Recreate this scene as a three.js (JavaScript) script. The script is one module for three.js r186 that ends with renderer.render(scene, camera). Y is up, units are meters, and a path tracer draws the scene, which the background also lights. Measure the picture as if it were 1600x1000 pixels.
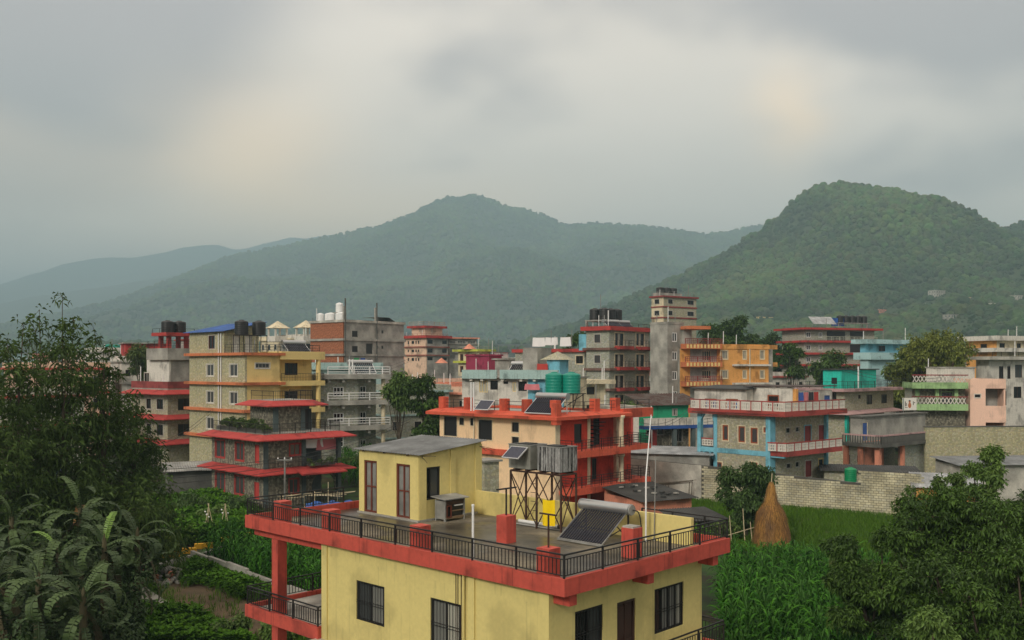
import * as THREE from 'three';
import { mergeGeometries } from 'three/addons/utils/BufferGeometryUtils.js';

// ---------------------------------------------------------------- camera, sky, sun, exposure
const F = 1480, CX = 800, HZ = 572, EYE = 12;          // focal length and horizon of the 1600 x 1000 photograph, eye 12 m above the gardens
const scene = new THREE.Scene();
const camera = new THREE.PerspectiveCamera(2 * Math.atan(HZ / F) * 180 / Math.PI, 1600 / (2 * HZ), 0.5, 20000);
camera.position.set(0, EYE, 0);
camera.lookAt(0, EYE, -10);
camera.setViewOffset(1600, 2 * HZ, 0, 0, 1600, 1000);   // lens shift: verticals stay vertical
camera.updateProjectionMatrix();
scene.add(camera);

const renderer = new THREE.WebGLRenderer({ antialias: true });
renderer.setSize(1024, 640);
renderer.toneMapping = THREE.LinearToneMapping;
renderer.toneMappingExposure = 1.85;
renderer.shadowMap.enabled = true;

const sun = new THREE.DirectionalLight(new THREE.Color(1.0, 0.94, 0.84), 1.5);
sun.position.set(-90, 105, 95);
sun.target.position.set(0, 0, -60);
sun.castShadow = true;
sun.shadow.radius = 22;
sun.shadow.mapSize.set(4096, 4096);
Object.assign(sun.shadow.camera, { left: -160, right: 160, top: 160, bottom: -160, near: 1, far: 600 });
scene.add(sun, sun.target);

// ---------------------------------------------------------------- random numbers and noise
function rng(seed) { let s = seed | 0; return () => { s = (s + 0x6d2b79f5) | 0; let t = Math.imul(s ^ (s >>> 15), 1 | s); t = (t + Math.imul(t ^ (t >>> 7), 61 | t)) ^ t; return ((t ^ (t >>> 14)) >>> 0) / 4294967296; }; }
function hash2(x, y, s) { let h = Math.imul(x, 374761393) ^ Math.imul(y, 668265263) ^ Math.imul(s, 1274126177); h = Math.imul(h ^ (h >>> 13), 1274126177); h ^= h >>> 16; return (h >>> 0) / 4294967296; }
const sm = (t) => t * t * (3 - 2 * t);
const clamp = (v, a = 0, b = 1) => Math.min(b, Math.max(a, v));
const lerp = (a, b, t) => a + (b - a) * t;
const step = (a, b, x) => sm(clamp((x - a) / (b - a)));
function vnoise(x, y, s = 1, per = 0) {                  // value noise, optionally periodic
  const xi = Math.floor(x), yi = Math.floor(y), fx = sm(x - xi), fy = sm(y - yi);
  const w = (i) => (per ? ((i % per) + per) % per : i);
  const a = hash2(w(xi), w(yi), s), b = hash2(w(xi + 1), w(yi), s), c = hash2(w(xi), w(yi + 1), s), d = hash2(w(xi + 1), w(yi + 1), s);
  return lerp(lerp(a, b, fx), lerp(c, d, fx), fy);
}
function fbm(x, y, o = 4, s = 1, per = 0) { let v = 0, a = 0.5, n = 0; for (let k = 0; k < o; k++) { v += a * vnoise(x, y, s + k * 17, per); n += a; a *= 0.5; x *= 2; y *= 2; per *= 2; } return v / n; }

// ---------------------------------------------------------------- the overcast sky: air and cloud only
{
  const W = 1024, Hh = 512, data = new Float32Array(W * Hh * 4);
  const bright = [0.80, 0.69, 0.59], grey = [0.385, 0.337, 0.335], cream = [1.42, 0.96, 0.52];
  const blob = (x, y, cx, cy, rx, ry, rot = 0) => { const c = Math.cos(rot), s = Math.sin(rot), dx = x - cx, dy = y - cy; const u = (dx * c + dy * s) / rx, v = (-dx * s + dy * c) / ry; return Math.exp(-(u * u + v * v)); };
  for (let j = 0; j < Hh; j++) for (let i = 0; i < W; i++) {
    const phi = ((i + 0.5) / W - 0.5) * 2 * Math.PI, th = ((j + 0.5) / Hh - 0.5) * Math.PI;
    const el = Math.max(th, -0.02), az = Math.atan2(Math.cos(phi), -Math.sin(phi));     // az 0 = the way the camera looks, in radians to the right
    // broad cloud sheets: noise on a cloud layer, stretched near the horizon
    const k = 1 / (Math.sin(el) + 0.22), qx = Math.sin(az) * k * Math.cos(el), qy = -Math.cos(az) * k * Math.cos(el);
    const n = fbm(qx * 1.25 + 3.1, qy * 1.25 + 8.3, 5, 5), n2 = fbm(qx * 4 + 1.7, qy * 4 + 2.2, 4, 9), n3 = fbm(qx * 0.8 - 5, qy * 0.8 + 1, 3, 21);
    let g = 0.45 + (n - 0.5) * 2.1 + (n2 - 0.5) * 0.8;
    // the cloud masses over the valley (azimuth and elevation in degrees)
    const A = az * 57.3, E = el * 57.3;
    const wob = (n2 - 0.5) * 6 + (n - 0.5) * 8;
    g += 0.75 * blob(A + wob, E, -26, 20.5, 13, 7.0, 0.25) + 0.95 * blob(A + wob, E, 24, 19.5, 11, 5.0, -0.15) + 0.08 * blob(A + wob, E, -1.5, 20, 2.6, 5) + 0.35 * blob(A + wob, E, 25, 11.5, 11, 3.0, 0.12) + 0.22 * blob(A + wob, E, -25, 11, 9, 2.4);
    g -= 0.75 * blob(A + wob, E, -7, 17, 6.5, 6, 0.3) + 0.7 * blob(A + wob * 0.5, E, 7, 15, 8, 7) + 0.45 * blob(A + wob, E, -15, 11, 7, 3.5, 0.3);
    g = step(0.05, 0.95, clamp(g, 0, 1));
    const up = (1 + 0.12 * step(5, 70, E)) * (1 + 0.45 * (1 - step(1, 12, E)));                                       // an overcast sky is a little brighter overhead
    const c3 = clamp(0.62 * blob(A + wob * 0.6, E, -15.2, 11.6, 5.5, 3.6, 0.25) + 0.5 * blob(A + wob * 0.4, E, 15.6, 14.3, 1.9, 2.4) + 0.42 * blob(A + wob, E, -8, 8.5, 9, 2.2, 0.1) + 0.3 * step(0.54, 0.75, n3) * step(2, 14, E) * 0.8);
    const warm = 0.4 * (1 - step(2, 13, E));
    for (let c = 0; c < 3; c++) {
      let v = lerp(bright[c], grey[c], g * (1 - 0.35 * c3));
      v = lerp(v, cream[c], c3 * 0.85 + warm * 0.5);
      data[(j * W + i) * 4 + c] = v * up * (1 + (n2 - 0.5) * 0.10) * 0.98;
    }
    data[(j * W + i) * 4 + 3] = 1;
  }
  const sky = new THREE.DataTexture(data, W, Hh, THREE.RGBAFormat, THREE.FloatType);
  sky.mapping = THREE.EquirectangularReflectionMapping;
  sky.magFilter = sky.minFilter = THREE.LinearFilter;
  sky.needsUpdate = true;
  scene.background = sky; scene.environment = sky;
}
scene.fog = new THREE.FogExp2(new THREE.Color(0.57, 0.86, 1.0), 0.00036);    // the valley's haze

// ---------------------------------------------------------------- textures (periodic, sizes in metres)
function tex(size, metres, fn, srgb = true, linearOut = false) {
  const d = new Uint8Array(size * size * 4);
  for (let j = 0; j < size; j++) for (let i = 0; i < size; i++) {
    const v = fn(i / size, j / size); const o = (j * size + i) * 4;
    d[o] = clamp(v[0]) * 255; d[o + 1] = clamp(v[1]) * 255; d[o + 2] = clamp(v[2]) * 255; d[o + 3] = 255;
  }
  const t = new THREE.DataTexture(d, size, size, THREE.RGBAFormat);
  t.wrapS = t.wrapT = THREE.RepeatWrapping; t.magFilter = THREE.LinearFilter; t.minFilter = THREE.LinearMipmapLinearFilter; t.generateMipmaps = true;
  if (srgb) t.colorSpace = THREE.SRGBColorSpace;
  t.repeat.set(1 / metres[0], 1 / metres[1]); t.needsUpdate = true;
  return t;
}
const gray = (v) => [v, v, v];
function voronoi(u, v, nx, ny, s) {                     // nearest and second nearest cell of a periodic jittered grid
  const x = u * nx, y = v * ny, xi = Math.floor(x), yi = Math.floor(y); let d1 = 9, d2 = 9, id = 0;
  for (let dy = -1; dy <= 1; dy++) for (let dx = -1; dx <= 1; dx++) {
    const cx = xi + dx, cy = yi + dy, wx = ((cx % nx) + nx) % nx, wy = ((cy % ny) + ny) % ny;
    const px = cx + 0.15 + 0.7 * hash2(wx, wy, s), py = cy + 0.15 + 0.7 * hash2(wx, wy, s + 7), d = Math.hypot(px - x, py - y);
    if (d < d1) { d2 = d1; d1 = d; id = wy * nx + wx; } else if (d < d2) d2 = d;
  }
  return [d1, d2, id];
}
const T = {};
T.plaster = tex(512, [5, 5], (u, v) => { const a = fbm(u * 5, v * 5, 5, 3, 5), b = fbm(u * 40, v * 40, 2, 8, 40), st = fbm(u * 26, v * 3, 3, 12, 0.0 || 0); return gray(0.80 + 0.26 * (a - 0.4) + 0.10 * (b - 0.5)); });
T.stain = tex(512, [6, 6], (u, v) => { const a = fbm(u * 6, v * 6, 5, 31, 6), s = fbm(u * 48, v * 4, 3, 37, 4) , b = fbm(u * 60, v * 60, 2, 8, 60); const k = step(0.50, 0.80, a) * 0.20 + step(0.60, 0.9, vnoise(u * 96, v * 5, 41, 0) * 0.7 + a * 0.3) * 0.16; const w = 0.95 - k + 0.10 * (b - 0.5); return [w, w * 0.985, w * 0.95]; });
T.fine = tex(512, [6, 6], (u, v) => { const a = fbm(u * 5, v * 5, 5, 33, 5), b = fbm(u * 70, v * 70, 2, 8, 70), s = step(0.66, 0.92, vnoise(u * 80, v * 4, 43, 0) * 0.75 + a * 0.25); const w = 0.97 - 0.09 * step(0.5, 0.75, a) - 0.07 * s + 0.05 * (b - 0.5); return [w, w * 0.99, w * 0.965]; });
T.concrete = tex(512, [4, 4], (u, v) => { const a = fbm(u * 4, v * 4, 6, 51, 4), b = fbm(u * 64, v * 64, 2, 58, 64); const w = 0.84 + 0.45 * (a - 0.47) + 0.12 * (b - 0.5); return [w, w * 0.995, w * 0.97]; });
T.stone = tex(512, [2.6, 2.6], (u, v) => { const [d1, d2, id] = voronoi(u, v, 12, 15, 71); const e = d2 - d1, h = hash2(id, 3, 5), f = fbm(u * 40, v * 40, 2, 3, 40); let w = 0.76 + 0.17 * h + 0.12 * (f - 0.5); if (e < 0.10) w = 0.70 + 0.1 * f; const t = hash2(id, 9, 2); return [w * (1 + 0.05 * (t - 0.5)), w, w * (0.93 + 0.10 * (hash2(id, 1, 9) - 0.5))]; });
T.stoneBump = tex(512, [2.6, 2.6], (u, v) => { const [d1, d2, id] = voronoi(u, v, 12, 15, 71); return gray(step(0.02, 0.16, d2 - d1) * (0.6 + 0.4 * hash2(id, 4, 4))); }, false);
T.chip = tex(512, [2.4, 2.4], (u, v) => {                // rubble cladding with pale broken slips laid herringbone fashion
  const U = (u + v), V = (u - v), n = 8, cx = Math.floor(U * n), cy = Math.floor(V * n * 2.4), w = (i, p) => ((i % p) + p) % p;
  const fx = U * n - cx, fy = V * n * 2.4 - cy, h = hash2(w(cx, 8) + w(cx - Math.floor(U) * 0, 8), w(cy, 19), 3), f = fbm(u * 40, v * 40, 2, 3, 40), [d1, d2, id] = voronoi(u, v, 13, 13, 77);
  let g = 0.50 + 0.20 * hash2(id, 2, 2) + 0.16 * (f - 0.5); if (d2 - d1 < 0.09) g *= 0.82;
  const pale = hash2(id, 8, 8) > 0.72 && fy > 0.1; if (pale) g = 0.78 + 0.15 * (f - 0.5); return [g, g * 0.985, g * 0.92]; });
T.brick = tex(512, [1.92, 1.92], (u, v) => { const r = Math.floor(v * 24), x = u * 8 + (r % 2) * 0.5, c = Math.floor(x) % 8, fx = x - Math.floor(x), fy = v * 24 - r, f = fbm(u * 50, v * 50, 2, 6, 50); if (fx < 0.05 || fy < 0.14) return gray(0.62 + 0.1 * f); const h = hash2(c, r, 4), w = 0.82 + 0.3 * (h - 0.5) + 0.12 * (f - 0.5); return [w, w, w]; });
T.wet = tex(512, [7, 7], (u, v) => { const a = fbm(u * 5, v * 5, 6, 91, 5), b = fbm(u * 70, v * 70, 2, 93, 70); const w = 0.56 + 0.75 * (a - 0.48) + 0.14 * (b - 0.5); return [w, w * 0.97, w * 0.92]; });
T.wetRough = tex(512, [7, 7], (u, v) => { const a = fbm(u * 5, v * 5, 6, 91, 5), b = fbm(u * 9 + 3, v * 9, 4, 95, 9); const w = step(0.42, 0.60, a * 0.7 + b * 0.3); return [1, 0.34 + 0.56 * w, 0]; }, false);
T.hay = tex(512, [1.6, 3.2], (u, v) => { const a = fbm(u * 120, v * 9, 3, 61, 0), b = fbm(u * 6, v * 6, 3, 63, 6); const w = 0.5 + 0.7 * (a - 0.45) + 0.35 * (b - 0.5); return [w, w * 0.93, w * 0.8]; });
T.metal = tex(512, [5, 5], (u, v) => { const a = fbm(u * 7, v * 7, 5, 101, 7), b = fbm(u * 40, v * 40, 2, 103, 40); const w = 0.80 + 0.5 * (a - 0.5) + 0.1 * (b - 0.5); return [w, w * 0.99, w * 0.97]; });
T.rust = tex(512, [4, 4], (u, v) => { const a = fbm(u * 6, v * 6, 5, 111, 6), b = fbm(u * 40, v * 40, 2, 113, 40); const k = step(0.45, 0.62, a); const w = 0.75 + 0.25 * (b - 0.5); return [w * lerp(0.75, 0.62, k), w * lerp(0.72, 0.42, k), w * lerp(0.70, 0.32, k)]; });
T.drip = tex(512, [1.1, 1.1], (u, v) => { const c = vnoise(u * 34, 0.5, 121, 34), s = vnoise(u * 34 + 9, v * 3, 123, 0), f = fbm(u * 40, v * 14, 3, 125, 0); const on = step(0.50, 0.66, c * 0.65 + s * 0.35) * step(0.30, 0.55, f + 0.1); const w = 0.72 + 0.35 * (f - 0.5); return gray(lerp(w, 0.06, on * 0.92)); });
T.soil = tex(512, [9, 9], (u, v) => { const a = fbm(u * 9, v * 9, 6, 131, 9), b = fbm(u * 3, v * 3, 4, 133, 3), k = step(0.44, 0.56, b * 0.6 + a * 0.4); const w = 0.6 + 0.9 * (a - 0.5); return [lerp(0.40, 0.30, k) * w * 1.3, lerp(0.30, 0.42, k) * w * 1.3, lerp(0.20, 0.16, k) * w * 1.3]; });

// ---------------------------------------------------------------- materials
const col = (r, g, b) => new THREE.Color().setRGB(r, g, b);
function mat(c, o = {}) {
  const m = new THREE.MeshStandardMaterial({ color: Array.isArray(c) ? col(...c) : new THREE.Color(c), roughness: o.rough ?? 0.85, metalness: o.metal ?? 0 });
  if (o.map) m.map = o.map;
  if (o.bump) { m.bumpMap = o.bump; m.bumpScale = o.bs ?? 0.012; }
  if (o.roughMap) m.roughnessMap = o.roughMap;
  if (o.vc) m.vertexColors = true;
  m.side = THREE.DoubleSide;
  return m;
}
const paint = (r, g, b, o) => mat([r, g, b], { map: T.stain, ...o });          // painted, weathered plaster
const M = {
  yellow: mat([0.74, 0.63, 0.25], { map: T.fine, bump: T.plaster, bs: 0.004 }), red: paint(0.58, 0.09, 0.065),
  peach: mat([0.97, 0.70, 0.44], { map: T.fine }), coral: paint(0.70, 0.115, 0.06), coralWall: paint(0.66, 0.06, 0.03),
  rednew: paint(0.47, 0.05, 0.046), orangeBand: paint(0.66, 0.21, 0.09), ochre: mat([0.82, 0.64, 0.27], { map: T.fine }), orange: paint(0.80, 0.40, 0.12),
  white: paint(0.74, 0.73, 0.70), cream: paint(0.78, 0.70, 0.52), pink: mat([0.92, 0.62, 0.50], { map: T.fine }), rose: paint(0.80, 0.58, 0.45), salmon: paint(0.80, 0.32, 0.22),
  blue: paint(0.20, 0.55, 0.74), paleBlue: paint(0.42, 0.66, 0.72), tealPaint: paint(0.40, 0.58, 0.60), turquoise: paint(0.02, 0.60, 0.50), green: paint(0.36, 0.58, 0.28), lime: paint(0.42, 0.72, 0.08), emerald: paint(0.02, 0.42, 0.22), slate: paint(0.10, 0.14, 0.15), maroon: paint(0.30, 0.06, 0.06), mauve: paint(0.52, 0.34, 0.36), grape: paint(0.35, 0.03, 0.09),
  concrete: mat([0.46, 0.45, 0.42], { map: T.concrete }), concreteDark: mat([0.15, 0.15, 0.14], { map: T.concrete }), concretePale: mat([0.62, 0.60, 0.55], { map: T.concrete }),
  stoneBeige: mat([0.64, 0.59, 0.43], { map: T.stone, bump: T.stoneBump, bs: 0.02 }), stoneGrey: mat([0.54, 0.55, 0.52], { map: T.stone, bump: T.stoneBump, bs: 0.02 }), stoneMid: mat([0.58, 0.55, 0.46], { map: T.stone, bump: T.stoneBump, bs: 0.02 }), stoneChip: mat([0.52, 0.49, 0.42], { map: T.chip, bump: T.stoneBump, bs: 0.02 }),
  brick: mat([0.50, 0.18, 0.085], { map: T.brick }), roofFloor: mat([0.40, 0.37, 0.29], { map: T.wet, roughMap: T.wetRough, rough: 1 }), block: mat([0.70, 0.65, 0.46], { map: T.concrete }), mortar: mat([0.13, 0.12, 0.10], { map: T.concrete }),
  iron: mat([0.016, 0.014, 0.014], { rough: 0.55 }), rustIron: mat([0.10, 0.05, 0.035], { rough: 0.8, map: T.metal }), steel: mat([0.50, 0.50, 0.49], { rough: 0.38, metal: 0.85 }), galv: mat([0.42, 0.43, 0.42], { rough: 0.6, map: T.metal }), sheet: mat([0.26, 0.28, 0.29], { rough: 0.55, map: T.metal }), sheetPale: mat([0.50, 0.53, 0.56], { rough: 0.5, map: T.metal }), sheetRust: mat([0.26, 0.22, 0.20], { rough: 0.75, map: T.rust }), sheetBlue: mat([0.03, 0.15, 0.55], { rough: 0.5, map: T.metal }), sheetDark: mat([0.06, 0.062, 0.06], { rough: 0.8, map: T.concrete }),
  glass: mat([0.012, 0.014, 0.015], { rough: 0.12 }), glassGrey: mat([0.06, 0.065, 0.065], { rough: 0.18 }), curtain: mat([0.42, 0.41, 0.34], { rough: 0.9 }), curtainDim: mat([0.20, 0.20, 0.18], { rough: 0.5 }), frost: mat([0.30, 0.31, 0.30], { rough: 0.55, map: T.metal }),
  woodRed: mat([0.22, 0.05, 0.025], { rough: 0.6, map: T.plaster }), woodDark: mat([0.075, 0.032, 0.02], { rough: 0.6, map: T.plaster }), woodOrange: mat([0.50, 0.12, 0.04], { rough: 0.6, map: T.plaster }), wood: mat([0.36, 0.24, 0.13], { map: T.plaster }), black: mat([0.014, 0.014, 0.014], { rough: 0.45 }), whitePlastic: mat([0.78, 0.78, 0.76], { rough: 0.4 }), greenTank: mat([0.0, 0.24, 0.17], { rough: 0.42 }), greenDrum: mat([0.0, 0.22, 0.08], { rough: 0.45 }), blueTank: mat([0.02, 0.08, 0.42], { rough: 0.45 }), redTank: mat([0.45, 0.02, 0.02], { rough: 0.5 }),
  tube: mat([0.010, 0.012, 0.026], { rough: 0.3 }), panel: mat([0.02, 0.025, 0.05], { rough: 0.15 }), alu: mat([0.72, 0.73, 0.72], { rough: 0.4, metal: 0.4 }), yellowCloth: mat([0.88, 0.62, 0.0], { rough: 0.9 }), whiteCloth: mat([0.80, 0.80, 0.79], { rough: 0.9 }), redCloth: mat([0.45, 0.05, 0.04], { rough: 0.9 }), blueCloth: mat([0.05, 0.12, 0.42], { rough: 0.9 }), greenCloth: mat([0.03, 0.36, 0.10], { rough: 0.9 }), darkCloth: mat([0.03, 0.03, 0.04], { rough: 0.9 }), pinkCloth: mat([0.62, 0.20, 0.22], { rough: 0.9 }), tarp: mat([0.03, 0.16, 0.62], { rough: 0.6, map: T.metal }),
  blueDoor: mat([0.03, 0.11, 0.42], { rough: 0.6, map: T.stain }), bark: mat([0.13, 0.10, 0.07], { map: T.concrete }), bamboo: mat([0.50, 0.42, 0.26], { rough: 0.7 }), hay: mat([0.62, 0.33, 0.10], { map: T.hay, bump: T.hay, bs: 0.03 }), leaf: mat([1, 1, 1], { vc: true, rough: 0.55 }), crop: mat([1, 1, 1], { vc: true, rough: 0.75 }),
};
for (const k of ['leaf', 'crop']) { M[k] = new THREE.MeshPhysicalMaterial({ color: 0xffffff, vertexColors: true, roughness: k === 'leaf' ? 0.55 : 0.75, specularIntensity: k === 'leaf' ? 0.5 : 0.25, side: THREE.DoubleSide }); }   // leaves with a weak wax sheen
// ---------------------------------------------------------------- scene bookkeeping
const taken = {};
function numbered(name) { const n = taken[name] = (taken[name] ?? -1) + 1; return n ? `${name}_${String(n).padStart(3, '0')}` : name; }
const shade = (m) => { m.castShadow = m.receiveShadow = true; return m; };
function tag(o, label, category, group, kind) { Object.assign(o.userData, { label, category }); if (group) o.userData.group = group; if (kind) o.userData.kind = kind; return o; }
function thing(name, label, category, pos = [0, 0, 0], turn = 0, group) { const g = new THREE.Group(); g.name = numbered(name); g.position.set(...pos); g.rotation.y = turn; scene.add(g); return tag(g, label, category, group); }
function part(name, geo, m, parent) { const o = shade(new THREE.Mesh(geo, m)); o.name = name; parent.add(o); return o; }
function solo(name, geo, m, label, category, pos = [0, 0, 0], turn = 0, group) { const o = shade(new THREE.Mesh(geo, m)); o.name = numbered(name); o.position.set(...pos); o.rotation.y = turn; scene.add(o); return tag(o, label, category, group); }
function struct(name, geo, m) { const o = shade(new THREE.Mesh(geo, m)); o.name = numbered(name); o.userData.kind = 'structure'; scene.add(o); return o; }
// a copy of a whole thing under the next number
function copy(root, pos, turn, label, scale) { const r = root.clone(); r.userData = { ...root.userData }; r.name = numbered(root.name.replace(/_\d{3}$/, '')); if (label) r.userData.label = label; r.position.set(...pos); r.rotation.y = turn; if (scale) r.scale.setScalar(scale); scene.add(r); return r; }

// ---------------------------------------------------------------- geometry helpers
function metres(g) {                                     // non-indexed, uv in metres by the way each face points
  if (g.index) g = g.toNonIndexed();
  if (!g.attributes.normal) g.computeVertexNormals();
  const p = g.attributes.position, n = g.attributes.normal, uv = new Float32Array(p.count * 2);
  for (let i = 0; i < p.count; i++) {
    const ax = Math.abs(n.getX(i)), ay = Math.abs(n.getY(i)), az = Math.abs(n.getZ(i));
    if (ay > ax && ay > az) { uv[2 * i] = p.getX(i); uv[2 * i + 1] = p.getZ(i); } else if (ax > az) { uv[2 * i] = p.getZ(i) + 0.37; uv[2 * i + 1] = p.getY(i); } else { uv[2 * i] = p.getX(i); uv[2 * i + 1] = p.getY(i); }
  }
  for (const k of Object.keys(g.attributes)) if (!['position', 'normal', 'uv'].includes(k)) g.deleteAttribute(k);
  g.setAttribute('uv', new THREE.BufferAttribute(uv, 2));
  return g;
}
function bx(x0, x1, y0, y1, z0, z1) { const g = new THREE.BoxGeometry(Math.abs(x1 - x0), Math.abs(y1 - y0), Math.abs(z1 - z0)); g.translate((x0 + x1) / 2, (y0 + y1) / 2, (z0 + z1) / 2); return metres(g); }
const join = (list) => (list.length === 1 ? list[0] : mergeGeometries(list));
const V = (x, y, z) => new THREE.Vector3(x, y, z);
function bar(a, b, r0, r1 = r0, seg = 6) {               // a straight tapered rod between two points
  const A = V(...a), B = V(...b), d = B.clone().sub(A), g = new THREE.CylinderGeometry(r1, r0, d.length(), seg, 1);
  g.applyQuaternion(new THREE.Quaternion().setFromUnitVectors(V(0, 1, 0), d.normalize())); const c = A.add(B).multiplyScalar(0.5); g.translate(c.x, c.y, c.z); return metres(g);
}
function beam(a, b, w) { const A = V(...a), B = V(...b), d = B.clone().sub(A), g = new THREE.BoxGeometry(w, d.length(), w); g.applyQuaternion(new THREE.Quaternion().setFromUnitVectors(V(0, 1, 0), d.normalize())); const c = A.add(B).multiplyScalar(0.5); g.translate(c.x, c.y, c.z); return metres(g); }
function tube(pts, r, seg = 24, rad = 5) { return metres(new THREE.TubeGeometry(new THREE.CatmullRomCurve3(pts.map((p) => V(...p))), seg, r, rad)); }
function lathe(pts, seg = 20) { return metres(new THREE.LatheGeometry(pts.map((p) => new THREE.Vector2(p[0], p[1])), seg)); }
function quads(list) {                                   // list of [a, b, c, d] corners
  const pos = []; for (const [a, b, c, d] of list) pos.push(...a, ...b, ...c, ...a, ...c, ...d);
  const g = new THREE.BufferGeometry(); g.setAttribute('position', new THREE.Float32BufferAttribute(pos, 3)); g.computeVertexNormals(); return metres(g);
}
function corrugated(w, l, pitch = 0.16, amp = 0.02, thick = 0.006) { // sheet in x (across the ribs) and z (along), a closed thin shell with real ribs
  const n = Math.max(4, Math.round(w / pitch * 4)), q = [];
  for (let i = 0; i < n; i++) {
    const x0 = w * i / n, x1 = w * (i + 1) / n, y0 = amp * Math.sin(x0 / pitch * 2 * Math.PI), y1 = amp * Math.sin(x1 / pitch * 2 * Math.PI);
    q.push([[x0, y0, 0], [x0, y0, -l], [x1, y1, -l], [x1, y1, 0]], [[x0, y0 - thick, 0], [x1, y1 - thick, 0], [x1, y1 - thick, -l], [x0, y0 - thick, -l]], [[x0, y0 - thick, 0], [x0, y0, 0], [x1, y1, 0], [x1, y1 - thick, 0]], [[x0, y0, -l], [x0, y0 - thick, -l], [x1, y1 - thick, -l], [x1, y1, -l]]);
  }
  return quads(q);
}
const at = (px, py, D) => [(px - CX) / F * D, EYE - (py - HZ) / F * D, -D];          // the place at distance D along a line of sight
const ground = (px, D) => [(px - CX) / F * D, 0, -D];
const gcache = {};
const cached = (k, f) => gcache[k] ?? (gcache[k] = f());

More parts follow.
